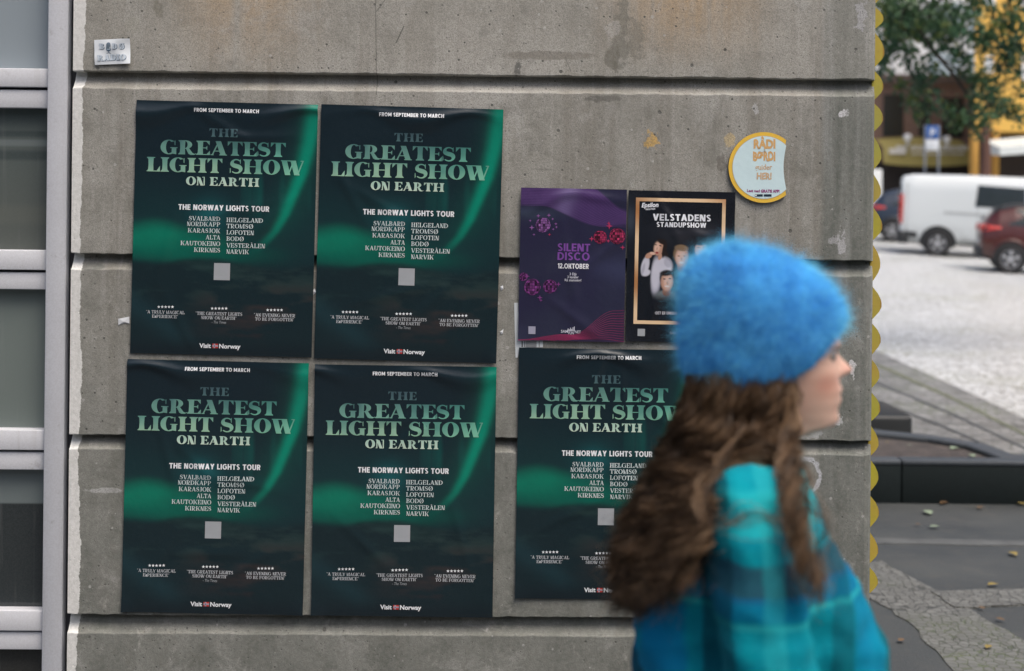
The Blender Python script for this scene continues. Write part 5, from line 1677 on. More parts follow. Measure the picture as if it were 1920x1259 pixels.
vehicle('white_van', 'white panel van with a black rear bumper parked on the bright cobbled square',
        [(0.0, 0.40, 1.95, 0.93, 0.80), (0.05, 0.36, 2.03, 0.97, 0.84), (0.3, 0.34, 2.08, 0.99, 0.86), (1.5, 0.33, 2.10, 0.99, 0.87), (3.1, 0.33, 2.09, 0.99, 0.87), (3.6, 0.33, 1.98, 0.99, 0.84), (4.15, 0.33, 1.28, 0.98, 0.90), (4.75, 0.34, 1.06, 0.95, 0.86), (5.0, 0.38, 0.86, 0.86, 0.76), (5.05, 0.42, 0.7, 0.80, 0.7)],
        0.99, WHITEP, (0.93, 3.95), 0.335,
        [('side_window', [(1.80, 1.30), (3.02, 1.27), (3.0, 1.80), (1.86, 1.85)], GLASSD), ('front_window', [(3.22, 1.24), (4.05, 1.22), (3.66, 1.72), (3.22, 1.80)], GLASSD)],
        van_extras, 1.2, 1757, 36.0)

def hatch_extras(col_lamp):
    def f(root, side, ip):
        MB().bbox(-0.06, 0.2, -0.80, 0.80, 0.32, 0.55, 0.05).build('bumper', BLACKP, root)
        side('tail_lamp', [(0.03, 0.90), (0.42, 0.97), (0.40, 1.03), (0.08, 1.07)], col_lamp, 0.010)
        for s_ in (-1, 1):
            MB().bbox(-0.03, 0.10, s_ * 0.62 - 0.15, s_ * 0.62 + 0.15, 0.90, 1.06, 0.03).build('tail_lamp', col_lamp, root)
        MB().add([(0.04, -0.60, 1.06), (0.04, 0.60, 1.06), (0.42, 0.54, 1.50), (0.42, -0.54, 1.50)], [(0, 3, 2, 1)]).build('rear_window', GLASSD, root)
        MB().bbox(-0.04, 0.0, -0.26, 0.26, 0.62, 0.74, 0.004).build('number_plate', CLEAR, root)
        for x in (1.35, 2.35):
            side('door_seam', [(x, 0.36), (x + 0.012, 0.36), (x + 0.012, 0.98), (x, 0.98)], SEAM, 0.006)
            side('door_handle', [(x + 0.06, 0.88), (x + 0.22, 0.88), (x + 0.22, 0.92), (x + 0.06, 0.92)], BLACKP, 0.02)
        side('side_skirt', [(1.05, 0.26), (2.9, 0.26), (2.9, 0.36), (1.05, 0.36)], BLACKP, 0.008)
        for s_ in (-1, 1):
            MB().bbox(3.62, 3.9, s_ * 0.62 - 0.16, s_ * 0.62 + 0.16, 0.66, 0.82, 0.04).build('headlight', CLEAR, root)
            MB().bbox(2.72, 2.86, s_ * 0.95 - 0.1, s_ * 0.95 + 0.1, 0.98, 1.12, 0.03).build('mirror', BLACKP, root)
        MB().add([(3.02, -0.66, 1.02), (3.02, 0.66, 1.02), (2.36, 0.56, 1.50), (2.36, -0.56, 1.50)], [(0, 1, 2, 3)]).build('windscreen', GLASSD, root)
    return f
HST = [(0.0, 0.45, 0.98, 0.76, 0.62), (0.05, 0.33, 1.12, 0.84, 0.62), (0.35, 0.28, 1.45, 0.88, 0.60), (0.7, 0.26, 1.54, 0.89, 0.62), (1.7, 0.25, 1.57, 0.89, 0.64), (2.3, 0.25, 1.52, 0.89, 0.63), (3.0, 0.26, 1.06, 0.88, 0.74), (3.6, 0.28, 0.90, 0.84, 0.72), (3.9, 0.34, 0.76, 0.74, 0.6), (3.97, 0.42, 0.62, 0.66, 0.55)]
HWIN = [('rear_side_window', [(0.55, 1.06), (1.34, 1.02), (1.34, 1.44), (0.72, 1.42)], GLASSD), ('front_side_window', [(1.42, 1.02), (2.66, 1.0), (2.28, 1.40), (1.42, 1.44)], GLASSD)]
vehicle('red_hatchback', 'dark red hatchback with a black roof parked nearest on the bright square', HST, 0.89, paint('dark_red_paint', (0.062, 0.009, 0.006)), (0.62, 3.2), 0.325, HWIN, hatch_extras(REDL), 0.98, 1894, 31.0, BLACKP)
vehicle('blue_hatchback', 'dark navy blue hatchback parked behind the white van, half hidden by the wall corner', HST, 0.89, paint('navy_paint', (0.016, 0.026, 0.045)), (0.62, 3.2), 0.325, HWIN, hatch_extras(REDL), 0.98, 1672, 41.0)
# ================================================================== buildings far across the square
def rect_px(x0, y0, x1, y1, Y):
    a = at(x0, y1, Y); b = at(x1, y0, Y)
    return a.x, b.x, a.z, b.z
def buildings():
    brick = NT('brown_brick'); o = brick.obj()
    bt = brick.n('ShaderNodeTexBrick')
    brick.put(bt.inputs['Vector'], brick.n('ShaderNodeMapping').outputs[0])
    mp = [n for n in brick.t.nodes if n.type == 'MAPPING'][0]
    brick.put(mp.inputs[0], o); mp.inputs['Rotation'].default_value = (math.pi / 2, 0, 0)
    bt.inputs['Scale'].default_value = 4.0
    bt.inputs['Color1'].default_value = (0.20, 0.115, 0.085, 1); bt.inputs['Color2'].default_value = (0.155, 0.085, 0.065, 1); bt.inputs['Mortar'].default_value = (0.20, 0.17, 0.15, 1)
    nn = brick.noise(o, 0.7, 4)
    brick.set(color=brick.mix(brick.rng(nn, 0.35, 0.7, 0, 0.4), bt.outputs[0], (0.15, 0.10, 0.085)), rough=0.85)
    YEL = simple('yellow_render', (0.66, 0.40, 0.085), 0.8, var=0.1, scale=1.5)
    YELD = simple('ochre_pillar_render', (0.52, 0.28, 0.06), 0.8, var=0.1, scale=1.5)
    WHT = simple('white_facade_cladding', (0.66, 0.69, 0.72), 0.6, var=0.06, scale=1.0)
    WIN = NT('facade_glass').set(color=(0.016, 0.022, 0.028), rough=0.12, spec=0.6).m
    BLUEG = NT('bluish_facade_glass').set(color=(0.42, 0.52, 0.60), rough=0.12, spec=0.6).m
    DK = simple('shade_brown', (0.030, 0.022, 0.020), 0.7)
    OLIVE = simple('olive_awning_cloth', (0.30, 0.25, 0.075), 0.7, var=0.15, scale=2)
    PALE = simple('pale_lettering', (0.62, 0.60, 0.55), 0.6)
    # --- brown brick shop building
    Y = 58.0
    x0, x1, z0, z1 = rect_px(560, 158, 1828, 400, Y)
    base = zg((x0 + x1) / 2, Y) - 0.5
    root = thing('brick_building', ((x0 + x1) / 2, Y, base), 'brown brick shop building with dark windows behind the parked van', 'building')
    inv = Matrix.Translation(-Vector(root.location))
    def P(name, mb, mat, par=root, iv=None):
        ob = mb.build(name, mat); ob.parent = par
        ob.matrix_parent_inverse = inv if iv is None else iv
        return ob
    P('wall', MB().box(x0, x1, Y, Y + 9, base, z1), brick.m)
    for (a, b, c, d) in tuple((620 + 76 * k, 182, 656 + 76 * k, 258) for k in range(12)) + ((1580, 182, 1612, 258), (1655, 178, 1694, 256), (1722, 188, 1744, 256), (1765, 184, 1806, 258)):
        X0, X1, Z0, Z1 = rect_px(a, b, c, d, Y)
        wdw = P('window', MB().box(X0, X1, Y - 0.05, Y + 0.06, Z0, Z1), WIN)
        f = MB()
        for q in (X0, (X0 + X1) / 2, X1):
            f.box(q - 0.04, q + 0.04, Y - 0.09, Y - 0.051, Z0, Z1)
        f.box(X0 + 0.041, X1 - 0.041, Y - 0.085, Y - 0.052, (Z0 + Z1) / 2 - 0.03, (Z0 + Z1) / 2 + 0.03)
        fr = f.build('window_frame', simple('dark_window_frame', (0.06, 0.055, 0.055), 0.6)); fr.parent = wdw
        fr.matrix_parent_inverse = Matrix.Translation(-Vector(root.location))
    X0, X1, Z0, Z1 = rect_px(1560, 308, 1820, 400, Y)
    P('shopfront', MB().box(X0, X1, Y - 0.12, Y - 0.055, base, Z1), DK)  # shadow under the awning put into the shopfront colour
    P('cornice', MB().box(x0, x1 - 0.003, Y - 0.25, Y + 0.3, z1, z1 + 0.35), simple('brown_cornice', (0.11, 0.08, 0.07), 0.7))
    # white upper building behind it
    Yb = 70.0
    x0, x1, z0, z1 = rect_px(500, -420, 1905, 300, Yb)
    rb = thing('white_building', ((x0 + x1) / 2, Yb, 0.5), 'tall white building with bluish windows rising behind the brick shop building', 'building')
    ivb = Matrix.Translation(-Vector(rb.location))
    P('wall', MB().box(x0, x1, Yb, Yb + 9, 0.5, z1), WHT, rb, ivb)
    for r_ in range(5):
        yb = 158 - r_ * 92
        for cx in tuple(560 + 80 * k for k in range(12)) + (1530, 1604, 1700, 1772, 1846):
            wd = 26 if cx in (1604, 1700) else 30
            X0, X1, Z0, Z1 = rect_px(cx - wd, yb - 58, cx + wd, yb, Yb)
            P('window', MB().box(X0, X1, Yb - 0.06, Yb + 0.05, Z0, Z1), BLUEG if cx > 1730 else (WHT if (cx == 1700 and r_ == 0) else WIN), rb, ivb)
    # awning / sign band
    Ya = 56.6
    X0, X1, Z0, Z1 = rect_px(1655, 264, 1818, 309, Ya)
    ra = thing('shop_awning', ((X0 + X1) / 2, Ya, Z0), 'olive yellow shop awning with pale lettering on the brick building', 'awning')
    iva = Matrix.Translation(-Vector(ra.location))
    n = 16; vs = []; fs = []
    for i in range(n + 1):
        f = i / n; X = X0 + (X1 - X0) * f; sag = 0.28 * (1 - 4 * (f - 0.5) ** 2) - 0.12
        vs += [(X, Ya + 1.2, Z1 + 0.1 + sag * 0.4), (X, Ya, Z1 - 0.25 + sag * 0.2), (X, Ya - 0.12, Z0 - sag * 0.35)]
    for i in range(n):
        for k in range(2): fs.append((i * 3 + k, i * 3 + k + 1, (i + 1) * 3 + k + 1, (i + 1) * 3 + k))
    P('cloth', MB().add(vs, fs, 0, True), OLIVE, ra, iva)
    m = MB()
    rs = np.random.default_rng(3)
    def bar(px0, px1, py0, py1):
        a, b, c, d = rect_px(px0, py0, px1, py1, Ya - 0.16); m.box(a, b, Ya - 0.18, Ya - 0.15, c, d)
    bar(1667, 1699, 279, 289); bar(1680, 1700, 274, 279.5)
    x = 1706
    while x < 1814:
        if not (1733 < x < 1762):
            w_ = 1.6 + rs.random() * 1.6; bar(x, x + w_, 273 + rs.random() * 1.5, 282 + rs.random())
        x += 4.2
    x = 1708
    while x < 1806:
        w_ = 1.4 + rs.random(); bar(x, x + w_, 286.5, 290.5); x += 3.6
    P('lettering', m, PALE, ra, iva)
    GLOBE = simple('white_globe_plastic', (0.72, 0.72, 0.71), 0.4, var=0.02)
    for (px, py, r_) in ((1702, 258, 8.5), (1775.5, 261.5, 8.0)):
        c = at(px, py, Ya - 0.2); r = r_ * Ya / FPX
        g = MB().lathe([(max(0.001, r * math.sin(math.pi * k / 10)), -r * 0.85 * math.cos(math.pi * k / 10)) for k in range(11)], 18, 0, Matrix.Translation((0, 0, r)))
        g.tube([(0, 0, -0.12), (0, 0, 0.08)], 0.06)
        ob = g.build('globe_lamp', GLOBE); ob.location = (c.x, c.y, c.z - r)
        tag(ob, 'white globe lamp above the %s end of the olive awning lettering' % ('left' if px < 1740 else 'right'), 'lamp', 'globe lamps on the shop awning')
    # --- yellow building on the right
    Yy = 52.0
    x0, x1, z0, z1 = rect_px(1826, -300, 2240, 246, Yy)
    by = zg(x0 + 3, Yy) - 0.5
    ry = thing('yellow_building', (x0 + 2, Yy, by), 'yellow rendered building standing on ochre pillars beside the brick shop', 'building')
    ivy = Matrix.Translation(-Vector(ry.location))
    kb = (Yy + 8) / Yy * 1.012      # the side wall is skewed along the view line, so it stays hidden
    c8 = [(x0, Yy), (x1, Yy), (x1 * kb, Yy + 8), (x0 * kb, Yy + 8)]
    P('wall', MB().add([(x, y, z) for z in (z0, z1) for x, y in c8], [(3, 2, 1, 0), (4, 5, 6, 7), (0, 1, 5, 4), (1, 2, 6, 5), (2, 3, 7, 6), (3, 0, 4, 7)]), YEL, ry, ivy)
    for (a, b) in ((1823, 1835), (1861, 1873), (2010, 2024)):
        X0, X1, _, _ = rect_px(a, 246, b, 400, Yy)
        P('pillar', MB().box(X0, X1, Yy - 0.06, Yy + 0.4, by, z0 + 0.08), YELD, ry, ivy)
    X0, X1, _, _ = rect_px(1835, 246, 2240, 400, Yy)
    P('rear_wall', MB().box(X0 * 1.06, X1 * 1.1, Yy + 3, Yy + 3.2, by, z0 - 0.01), DK, ry, ivy)
    for (a, b, c, d) in ((1846, 106, 1862, 136), (1916, 98, 1940, 150), (1916, -40, 1940, 20), (1846, -40, 1866, 10)):
        X0, X1, Z0, Z1 = rect_px(a, b, c, d, Yy)
        wd = P('window', MB().box(X0, X1, Yy - 0.06, Yy + 0.04, Z0, Z1), WHT, ry, ivy)
        g = MB().box(X0 + 0.07, X1 - 0.07, Yy - 0.075, Yy - 0.061, Z0 + 0.07, Z1 - 0.07).build('pane', BLUEG)
        g.parent = wd; g.matrix_parent_inverse = ivy
    X0, X1, Z0, Z1 = rect_px(1850, 186, 1858, 196, Yy)
    # pale canopy over the opening
    X0, X1, Z0, Z1 = rect_px(1875, 268, 2010, 292, 50.0)
    vs = [(X0, 50.0, Z0), (X1, 50.0, Z0 + 0.2), (X1, 50.0, Z0 + 0.55), (X0, 50.0, Z0 + 0.28), (X0 + 0.1, 51.9, Z0 + 0.1), (X1, 51.9, Z0 + 0.3), (X1, 51.9, Z0 + 0.85), (X0 + 0.1, 51.9, Z0 + 0.6)]
    c = MB().add(vs, [(0, 1, 2, 3), (5, 4, 7, 6), (3, 2, 6, 7), (1, 0, 4, 5), (0, 3, 7, 4), (2, 1, 5, 6)]).build('canopy', simple('white_canopy_cloth', (0.62, 0.66, 0.65), 0.6))
    recalc(c)
    tag(c, 'white canopy under the yellow building', 'canopy')
    # white panel seen past the corner of the wall
    X0, X1, Z0, Z1 = rect_px(1622, 318, 1654.5, 365, 50.0)
    m = MB().bbox(X0, X1, 50.0, 50.25, zg(X0, 50) - 0.05, Z1, 0.03)
    tag(m.build('utility_cabinet', simple('white_cabinet_paint', (0.62, 0.64, 0.64), 0.5)), 'tall white cabinet just past the corner of the concrete wall, before the brick shop', 'cabinet')
buildings()

# ------------------------------------------------------------------ house added out of view behind the viewer, darkening reflections and blocking low sky
def opposite():
    Y = -15.0
    root = thing('added_house', (0, Y, 0), 'long grey rendered house added out of view to darken reflections on the poster wall', 'building')
    inv = Matrix.Translation(-Vector(root.location))
    def P(name, mb, mat):
        ob = mb.build(name, mat); ob.parent = root; ob.matrix_parent_inverse = inv; return ob
    P('wall', MB().box(-34, 26, Y - 9, Y, -0.05, 9.0), simple('grey_render', (0.20, 0.20, 0.19), 0.85, var=0.15, scale=0.8))
    P('roof', MB().add([(-34.4, Y + 0.4, 9.0), (26.4, Y + 0.4, 9.0), (26.4, Y - 4.5, 11.5), (-34.4, Y - 4.5, 11.5), (-34.4, Y - 9.4, 9.0), (26.4, Y - 9.4, 9.0)], [(0, 1, 2, 3), (3, 2, 5, 4), (0, 3, 4), (1, 5, 2)]), simple('dark_roof_tiles', (0.05, 0.045, 0.045), 0.8))
    WG = NT('house_window_glass').set(color=(0.03, 0.04, 0.045), rough=0.1).m
    for r_ in range(3):
        for k in range(15):
            x = -31 + k * 4.0
            P('window', MB().box(x - 0.7, x + 0.7, Y - 0.05, Y + 0.03, 0.9 + r_ * 2.8, 2.5 + r_ * 2.8), WG)
opposite()

# ------------------------------------------------------------------ parking sign
def psign():
    Y = 44.0
    BL = simple('sign_blue', (0.012, 0.085, 0.31), 0.4, var=0.04); WH = simple('sign_white', (0.60, 0.63, 0.66), 0.5, var=0.04)
    GP = simple('galvanised_post', (0.16, 0.18, 0.21), 0.5, 0.5)
    c = at(1748, 250, Y); pm = Y / FPX
    g = zg(c.x, Y)
    root = thing('parking_sign', (c.x, Y, g), 'blue parking sign with a white plate below it on two thin posts', 'sign')
    inv = Matrix.Translation(-Vector(root.location))
    def P(name, mb, mat):
        ob = mb.build(name, mat); ob.parent = root; ob.matrix_parent_inverse = inv; return ob
    for dx in (-12.8, 12.8):
        P('post', MB().tube([(c.x + dx * pm, Y + 0.04, g - 0.05), (c.x + dx * pm, Y + 0.04, c.z + 15 * pm)], 0.032, 10), GP)
    P('sign_plate', MB().bbox(c.x - 12 * pm, c.x + 12 * pm, Y - 0.012, Y + 0.008, c.z - 11 * pm, c.z + 14 * pm, 0.004), BL)
    vs, fs, wd = sans('P', 0.03)
    v = np.array(vs) * 13.5 * pm
    MBp = MB().add([(c.x - 4.2 * pm + x, Y - 0.016, c.z - 6 * pm + z) for x, z in v], fs)
    P('letter', MBp, WH)
    P('lower_plate', MB().bbox(c.x - 12 * pm, c.x + 12 * pm, Y - 0.012, Y + 0.008, c.z - 33 * pm, c.z - 12.5 * pm, 0.004), WH)
psign()

# ------------------------------------------------------------------ trees
BARK = simple('grey_brown_bark', (0.045, 0.040, 0.034), 0.9, var=0.3, scale=12, bump=0.01)
BARK2 = simple('reddish_bark', (0.11, 0.055, 0.04), 0.9, var=0.3, scale=8, bump=0.01)
def leaf_material():
    t = NT('tree_leaves')
    o = t.obj()
    n = t.noise(o, 1.1, 4); n2 = t.noise(o, 9.0, 2)
    a = t.attr()
    c = t.mix(t.rng(n, 0.35, 0.68), a, t.mix(0.6, a, (0.075, 0.12, 0.028)))
    t.set(color=c, rough=0.5, spec=0.35)
    return t.m
LEAFY = leaf_material()
def crown(name, blobs, Y, dens, size, parent, inv, seed, droop=0.5):
    """blobs: (px, py, radius px, depth spread m, weight)"""
    rs = np.random.default_rng(seed)
    vs = []; fs = []; cols = []
    pm = Y / FPX
    for (px, py, r, dep, wgt) in blobs:
        n = int(dens * wgt * (r * pm) ** 2)
        c = at(px, py, Y)
        # clumps of leaves along twigs
        ncl = max(6, n // 14)
        for _ in range(ncl):
            d = rs.normal(size=3); d /= np.linalg.norm(d) + 1e-9
            rr = (rs.random() ** 0.45)
            cc = np.array(c) + d * rr * np.array([r * pm, dep, r * pm * 0.9])
            tw = np.array([rs.normal() * 0.6 + 0.5, rs.normal() * 0.6, -droop - rs.random() * 0.6]); tw /= np.linalg.norm(tw)
            tint = rs.random()
            base = np.array((0.030, 0.085, 0.045)) * (0.6 + 0.9 * rs.random())
            if tint > 0.86: base = np.array((0.10, 0.13, 0.028)) * (0.7 + 0.6 * rs.random())
            for k in range(14):
                p = cc + tw * (k / 14 - 0.5) * size * 5 + rs.normal(size=3) * size * 0.55
                a = rs.normal(size=3); a[2] -= 0.6; a /= np.linalg.norm(a); b = np.cross(a, rs.normal(size=3)); b /= np.linalg.norm(b) + 1e-9
                L = size * (0.7 + 0.6 * rs.random()); Wd = L * 0.36
                o = len(vs)
                vs += [tuple(p - a * L * 0.5), tuple(p + b * Wd), tuple(p + a * L * 0.6), tuple(p - b * Wd)]
                fs.append((o, o + 1, o + 2, o + 3))
                cl = base * (0.8 + 0.4 * rs.random())
                cols += [tuple(cl)] * 4
    ob = MB().add(vs, fs, 0, False, cols).build(name, LEAFY)
    ob.parent = parent; ob.matrix_parent_inverse = inv
    return ob
def near_tree():
    Y = 15.5
    tx = at(2330, 700, Y).x
    root = thing('street_tree', (tx, Y, 0.0), 'leafy green tree whose drooping branches hang in over the parked cars', 'tree')
    inv = Matrix.Translation(-Vector(root.location))
    m = MB()
    top = at(2260, -420, Y)
    m.tube([(tx, Y, -0.1), (tx - 0.05, Y, 0.6), (tx - 0.15, Y, 2.0), (top.x, Y, top.z)], [0.24, 0.17, 0.14, 0.08], 12)
    def br(pts, r0):
        P = [at(x, y, Y + dy) for x, y, dy in pts]
        m.tube(P, [r0 * (1 - 0.75 * i / (len(P) - 1)) for i in range(len(P))], 7)
    br([(2290, -260, 0), (2050, -330, 0), (1820, -200, 0), (1700, 10, 0.1), (1742, 85, 0.1), (1792, 145, 0.1), (1830, 205, 0.1)], 0.055)
    br([(2290, -220, 0), (2000, -260, -0.3), (1800, -60, -0.3), (1725, 60, -0.3), (1760, 108, -0.3), (1800, 130, -0.3)], 0.035)
    br([(2280, -300, 0), (2040, -240, 0.4), (1850, -10, 0.4), (1885, 85, 0.4), (1910, 150, 0.4)], 0.045)
    br([(2290, -240, 0), (2080, -160, 0.2), (1890, 0, 0.2), (1905, 70, 0.2), (1930, 130, 0.2)], 0.04)
    br([(2290, -260, 0), (1980, -330, -0.2), (1730, -120, -0.2), (1690, 40, -0.2), (1712, 150, -0.2)], 0.035)
    br([(2290, -200, 0), (2000, -60, 0.3), (1880, 120, 0.3), (1845, 220, 0.3)], 0.03)
    tk = m.build('trunk', BARK); tk.parent = root; tk.matrix_parent_inverse = inv
    B = [(1655, 45, 40, .6, 1.2), (1690, 95, 30, .5, .9), (1668, 20, 42, .8, 1.3), (1800, 60, 40, .7, 1.0), (1720, 12, 55, .9, 1.1), (1700, 62, 42, .6, 1.0), (1775, 40, 55, .9, 1.0), (1835, 20, 45, .9, .8), (1760, 72, 34, .6, .9), (1660, 70, 36, .6, 1.1), (1652, 112, 20, .4, 1.0), (1658, 130, 12, .3, .6), (1880, 62, 45, .8, 1.1), (1905, 95, 34, .6, 1.3), (1850, 85, 26, .5, 1.1), (1915, 20, 40, .8, 1.0),
         (1718, 128, 16, .35, .4), (1732, 150, 20, .35, .8), (1715, 168, 26, .4, 1.15), (1735, 185, 22, .35, 1.1), (1722, 200, 18, .3, 1.0), (1745, 135, 13, .3, .6), (1812, 122, 15, .3, 1.0), (1800, 104, 10, .2, .7), (1826, 150, 15, .3, .7), (1843, 155, 18, .3, .8), (1838, 190, 20, .3, .9), (1830, 220, 15, .3, .9), (1842, 240, 10, .2, .7), (1855, 170, 14, .3, .7),
         (1905, 165, 22, .4, .55), (1890, 200, 17, .3, .6), (1912, 215, 14, .3, .6), (1880, 130, 15, .3, .35), (1792, 225, 14, .3, .45), (1780, 212, 12, .2, .4),
         (1760, -90, 110, 1.2, .5), (1900, -110, 120, 1.2, .5), (2060, -150, 150, 1.4, .5), (2220, -300, 180, 1.6, .5), (2050, 20, 80, 1.0, .5), (2000, 120, 60, .8, .6)]
    crown('crown', B, Y, 4700, 0.060, root, inv, 4)
near_tree()
def far_tree():
    Y = 47.0
    c = at(1847, 300, Y); g = zg(c.x, Y)
    root = thing('street_tree', (c.x, Y, g), 'thin reddish trunked tree between the ochre pillars of the yellow building', 'tree')
    inv = Matrix.Translation(-Vector(root.location))
    m = MB()
    pts = [at(1848, 400, Y), at(1847, 330, Y), at(1849, 285, Y), at(1846, 240, Y), at(1850, 190, Y)]
    pts[0].z = g - 0.05
    m.tube(pts, [0.20, 0.17, 0.15, 0.12, 0.05], 10)
    m.tube([at(1847, 275, Y), at(1856, 240, Y), at(1866, 205, Y)], [0.08, 0.05, 0.03], 7)
    tk = m.build('trunk', BARK2); tk.parent = root; tk.matrix_parent_inverse = inv
    crown('crown', [(1846, 215, 16, .5, .9), (1858, 185, 18, .6, .7), (1836, 180, 14, .5, .7), (1870, 205, 12, .4, .5), (1848, 150, 18, .5, .6)], Y, 520, 0.13, root, inv, 8)
far_tree()
# ================================================================== the walking woman
YW = 2.13
def W(px, py, lat=0.0):
    return at(px, py, YW + lat)
def C0(px, py):
    return at(px, py, YW)
def eval_mesh(ob):
    bpy.context.view_layer.update()
    ev = ob.evaluated_get(DG())
    return bpy.data.meshes.new_from_object(ev)
def remeshed(name, mb, vox, mats, smooth=2, disp=None):
    """fuse overlapping closed pieces into one continuous surface"""
    tmp = mb.build(name + '_raw', mats)
    recalc(tmp)
    md = tmp.modifiers.new('fuse', 'REMESH'); md.mode = 'VOXEL'; md.voxel_size = vox; md.use_smooth_shade = True
    if smooth:
        sm = tmp.modifiers.new('smooth', 'SMOOTH'); sm.factor = 0.5; sm.iterations = smooth
    me = eval_mesh(tmp)
    bpy.data.objects.remove(tmp)
    me.name = name
    n = len(me.vertices)
    co = np.empty(n * 3, np.float32); me.vertices.foreach_get('co', co); co = co.reshape(-1, 3)
    if disp is not None:
        no = np.empty(n * 3, np.float32); me.vertices.foreach_get('normal', no); no = no.reshape(-1, 3)
        co = co + no * disp(co)[:, None]
        me.vertices.foreach_set('co', co.astype(np.float32).ravel())
    me.update()
    return me, co
def capsule(m, pts, rad, n=14):
    """closed tapered tube with rounded ends"""
    pts = [Vector(p) for p in pts]
    d0 = (pts[0] - pts[1]).normalized(); d1 = (pts[-1] - pts[-2]).normalized()
    P = [pts[0] + d0 * rad[0] * 0.85, pts[0] + d0 * rad[0] * 0.55] + pts + [pts[-1] + d1 * rad[-1] * 0.55, pts[-1] + d1 * rad[-1] * 0.85]
    Rr = [rad[0] * 0.35, rad[0] * 0.8] + list(rad) + [rad[-1] * 0.8, rad[-1] * 0.35]
    m.tube(P, Rr, n)
def smooth_path(pts, n):
    pts = np.array([tuple(p) for p in pts], float)
    t = np.linspace(0, len(pts) - 1, n)
    out = []
    for a in t:
        i = min(int(a), len(pts) - 2); f = a - i
        p0 = pts[max(i - 1, 0)]; p1 = pts[i]; p2 = pts[i + 1]; p3 = pts[min(i + 2, len(pts) - 1)]
        out.append(0.5 * ((2 * p1) + (-p0 + p2) * f + (2 * p0 - 5 * p1 + 4 * p2 - p3) * f * f + (-p0 + 3 * p1 - 3 * p2 + p3) * f ** 3))
    return np.array(out)

base = C0(1440, 900)
HX = base.x
woman = thing('person', (HX, YW, 0.0), 'woman walking past in a fluffy blue hat and teal plaid jacket, long brown curls', 'person')
WINV = Matrix.Translation(-Vector(woman.location))
def wpart(ob, parent=None):
    ob.parent = parent or woman
    ob.matrix_parent_inverse = WINV
    return ob

PXM = YW / FPX         # metres per photo pixel in her plane
# ------------------------------------------------------------------ body, one continuous surface
def head_rings(m):
    ys = [498, 503, 512, 530, 560, 595] + list(range(620, 806, 3)) + [808, 814, 822, 832, 845, 862, 885]
    def I(y, xs, vs): return np.interp(y, xs, vs)
    rings = []
    for y in ys:
        fr = I(y, [498, 503, 512, 530, 560, 595, 625, 640, 650, 658, 668, 680, 692, 702, 709, 718, 727, 733, 738, 744, 752, 759, 766, 774, 783, 791, 797, 802, 808, 814, 822, 832, 845, 885],
               [1440, 1462, 1490, 1525, 1550, 1563, 1569, 1571.5, 1571, 1567.5, 1565, 1565, 1567, 1569, 1570.5, 1572, 1573, 1573, 1572.5, 1572, 1571.5, 1570.5, 1569, 1569, 1569, 1567, 1561, 1549, 1528, 1505, 1490, 1482, 1478, 1476])
        bk = I(y, [498, 503, 512, 530, 560, 595, 625, 680, 720, 760, 800, 845, 885], [1400, 1380, 1356, 1330, 1312, 1305, 1303, 1308, 1322, 1345, 1362, 1368, 1360])
        hw = I(y, [498, 503, 512, 530, 560, 595, 625, 650, 680, 700, 725, 750, 775, 790, 800, 810, 825, 845, 885], [.012, .026, .042, .058, .070, .075, .076, .0735, .0715, .069, .064, .058, .051, .046, .045, .047, .050, .050, .055])
        cx = bk + (fr - bk) * 0.50
        n = 72; ring = []
        nose = I(y, [652, 658, 664, 672, 680, 687, 692, 697, 701, 705, 709], [0, 2.0, 6, 14, 22.5, 29, 31.5, 30, 24, 12, 0])
        nsig = I(y, [655, 672, 684, 692, 700, 708], [.0085, .0085, .0100, .0115, .0125, .012])
        lip = I(y, [714, 722, 728, 734, 738, 743, 749, 756, 764], [0, 3.0, 6.5, 5.0, -0.5, 4.5, 6.5, 3.5, 0])
        chin = I(y, [768, 778, 786, 794, 800], [0, 3, 4.5, 3, 0])
        for k in range(n):
            th = 2 * math.pi * k / n
            c, s = math.cos(th), math.sin(th)
            p = 2.25
            cc = abs(c) ** (2 / p) * (1 if c >= 0 else -1); ss = abs(s) ** (2 / p) * (1 if s >= 0 else -1)
            x = cx + (fr - cx if c >= 0 else cx - bk) * cc
            lat = hw * ss
            if c > 0:
                x += nose * math.exp(-(lat / nsig) ** 2)
                x += (2.5 if 690 < y < 706 else 0) * math.exp(-((abs(lat) - 0.013) / 0.006) ** 2)
                x += lip * math.exp(-(lat / 0.017) ** 2)
                x += chin * math.exp(-(lat / 0.016) ** 2)
                x -= 9.5 * math.exp(-((y - 662) / 9) ** 2) * math.exp(-((abs(lat) - 0.030) / 0.012) ** 2)
                x += 3.5 * math.exp(-((y - 645) / 7) ** 2) * math.exp(-((abs(lat) - 0.028) / 0.018) ** 2)
                x += 4.5 * math.exp(-((y - 694) / 15) ** 2) * math.exp(-((abs(lat) - 0.045) / 0.015) ** 2)
            q = C0(x, y)
            ring.append((q.x, YW + lat, q.z))
        rings.append(ring)
    m.rings(rings, 0)

def hand(m, wrist, d, side):
    """relaxed hand with five fingers"""
    d = Vector(d).normalized(); lat = Vector((0, 1, 0)); nrm = d.cross(lat).normalized()
    w0 = Vector(wrist)
    capsule(m, [w0, w0 + d * 0.04, w0 + d * 0.085], [0.024, 0.030, 0.028], 10)
    for k, L in enumerate((0.068, 0.078, 0.073, 0.058)):
        b = w0 + d * 0.09 + lat * (k - 1.5) * 0.0185
        capsule(m, [b, b + d * L * 0.5 + nrm * 0.006, b + d * L * 0.9 + nrm * 0.022], [0.0092, 0.0086, 0.0076], 8)
    b = w0 + d * 0.03 - lat * side * 0.026
    capsule(m, [b, b + d * 0.035 - lat * side * 0.016 + nrm * 0.01, b + d * 0.065 - lat * side * 0.02 + nrm * 0.022], [0.0115, 0.0105, 0.0085], 8)

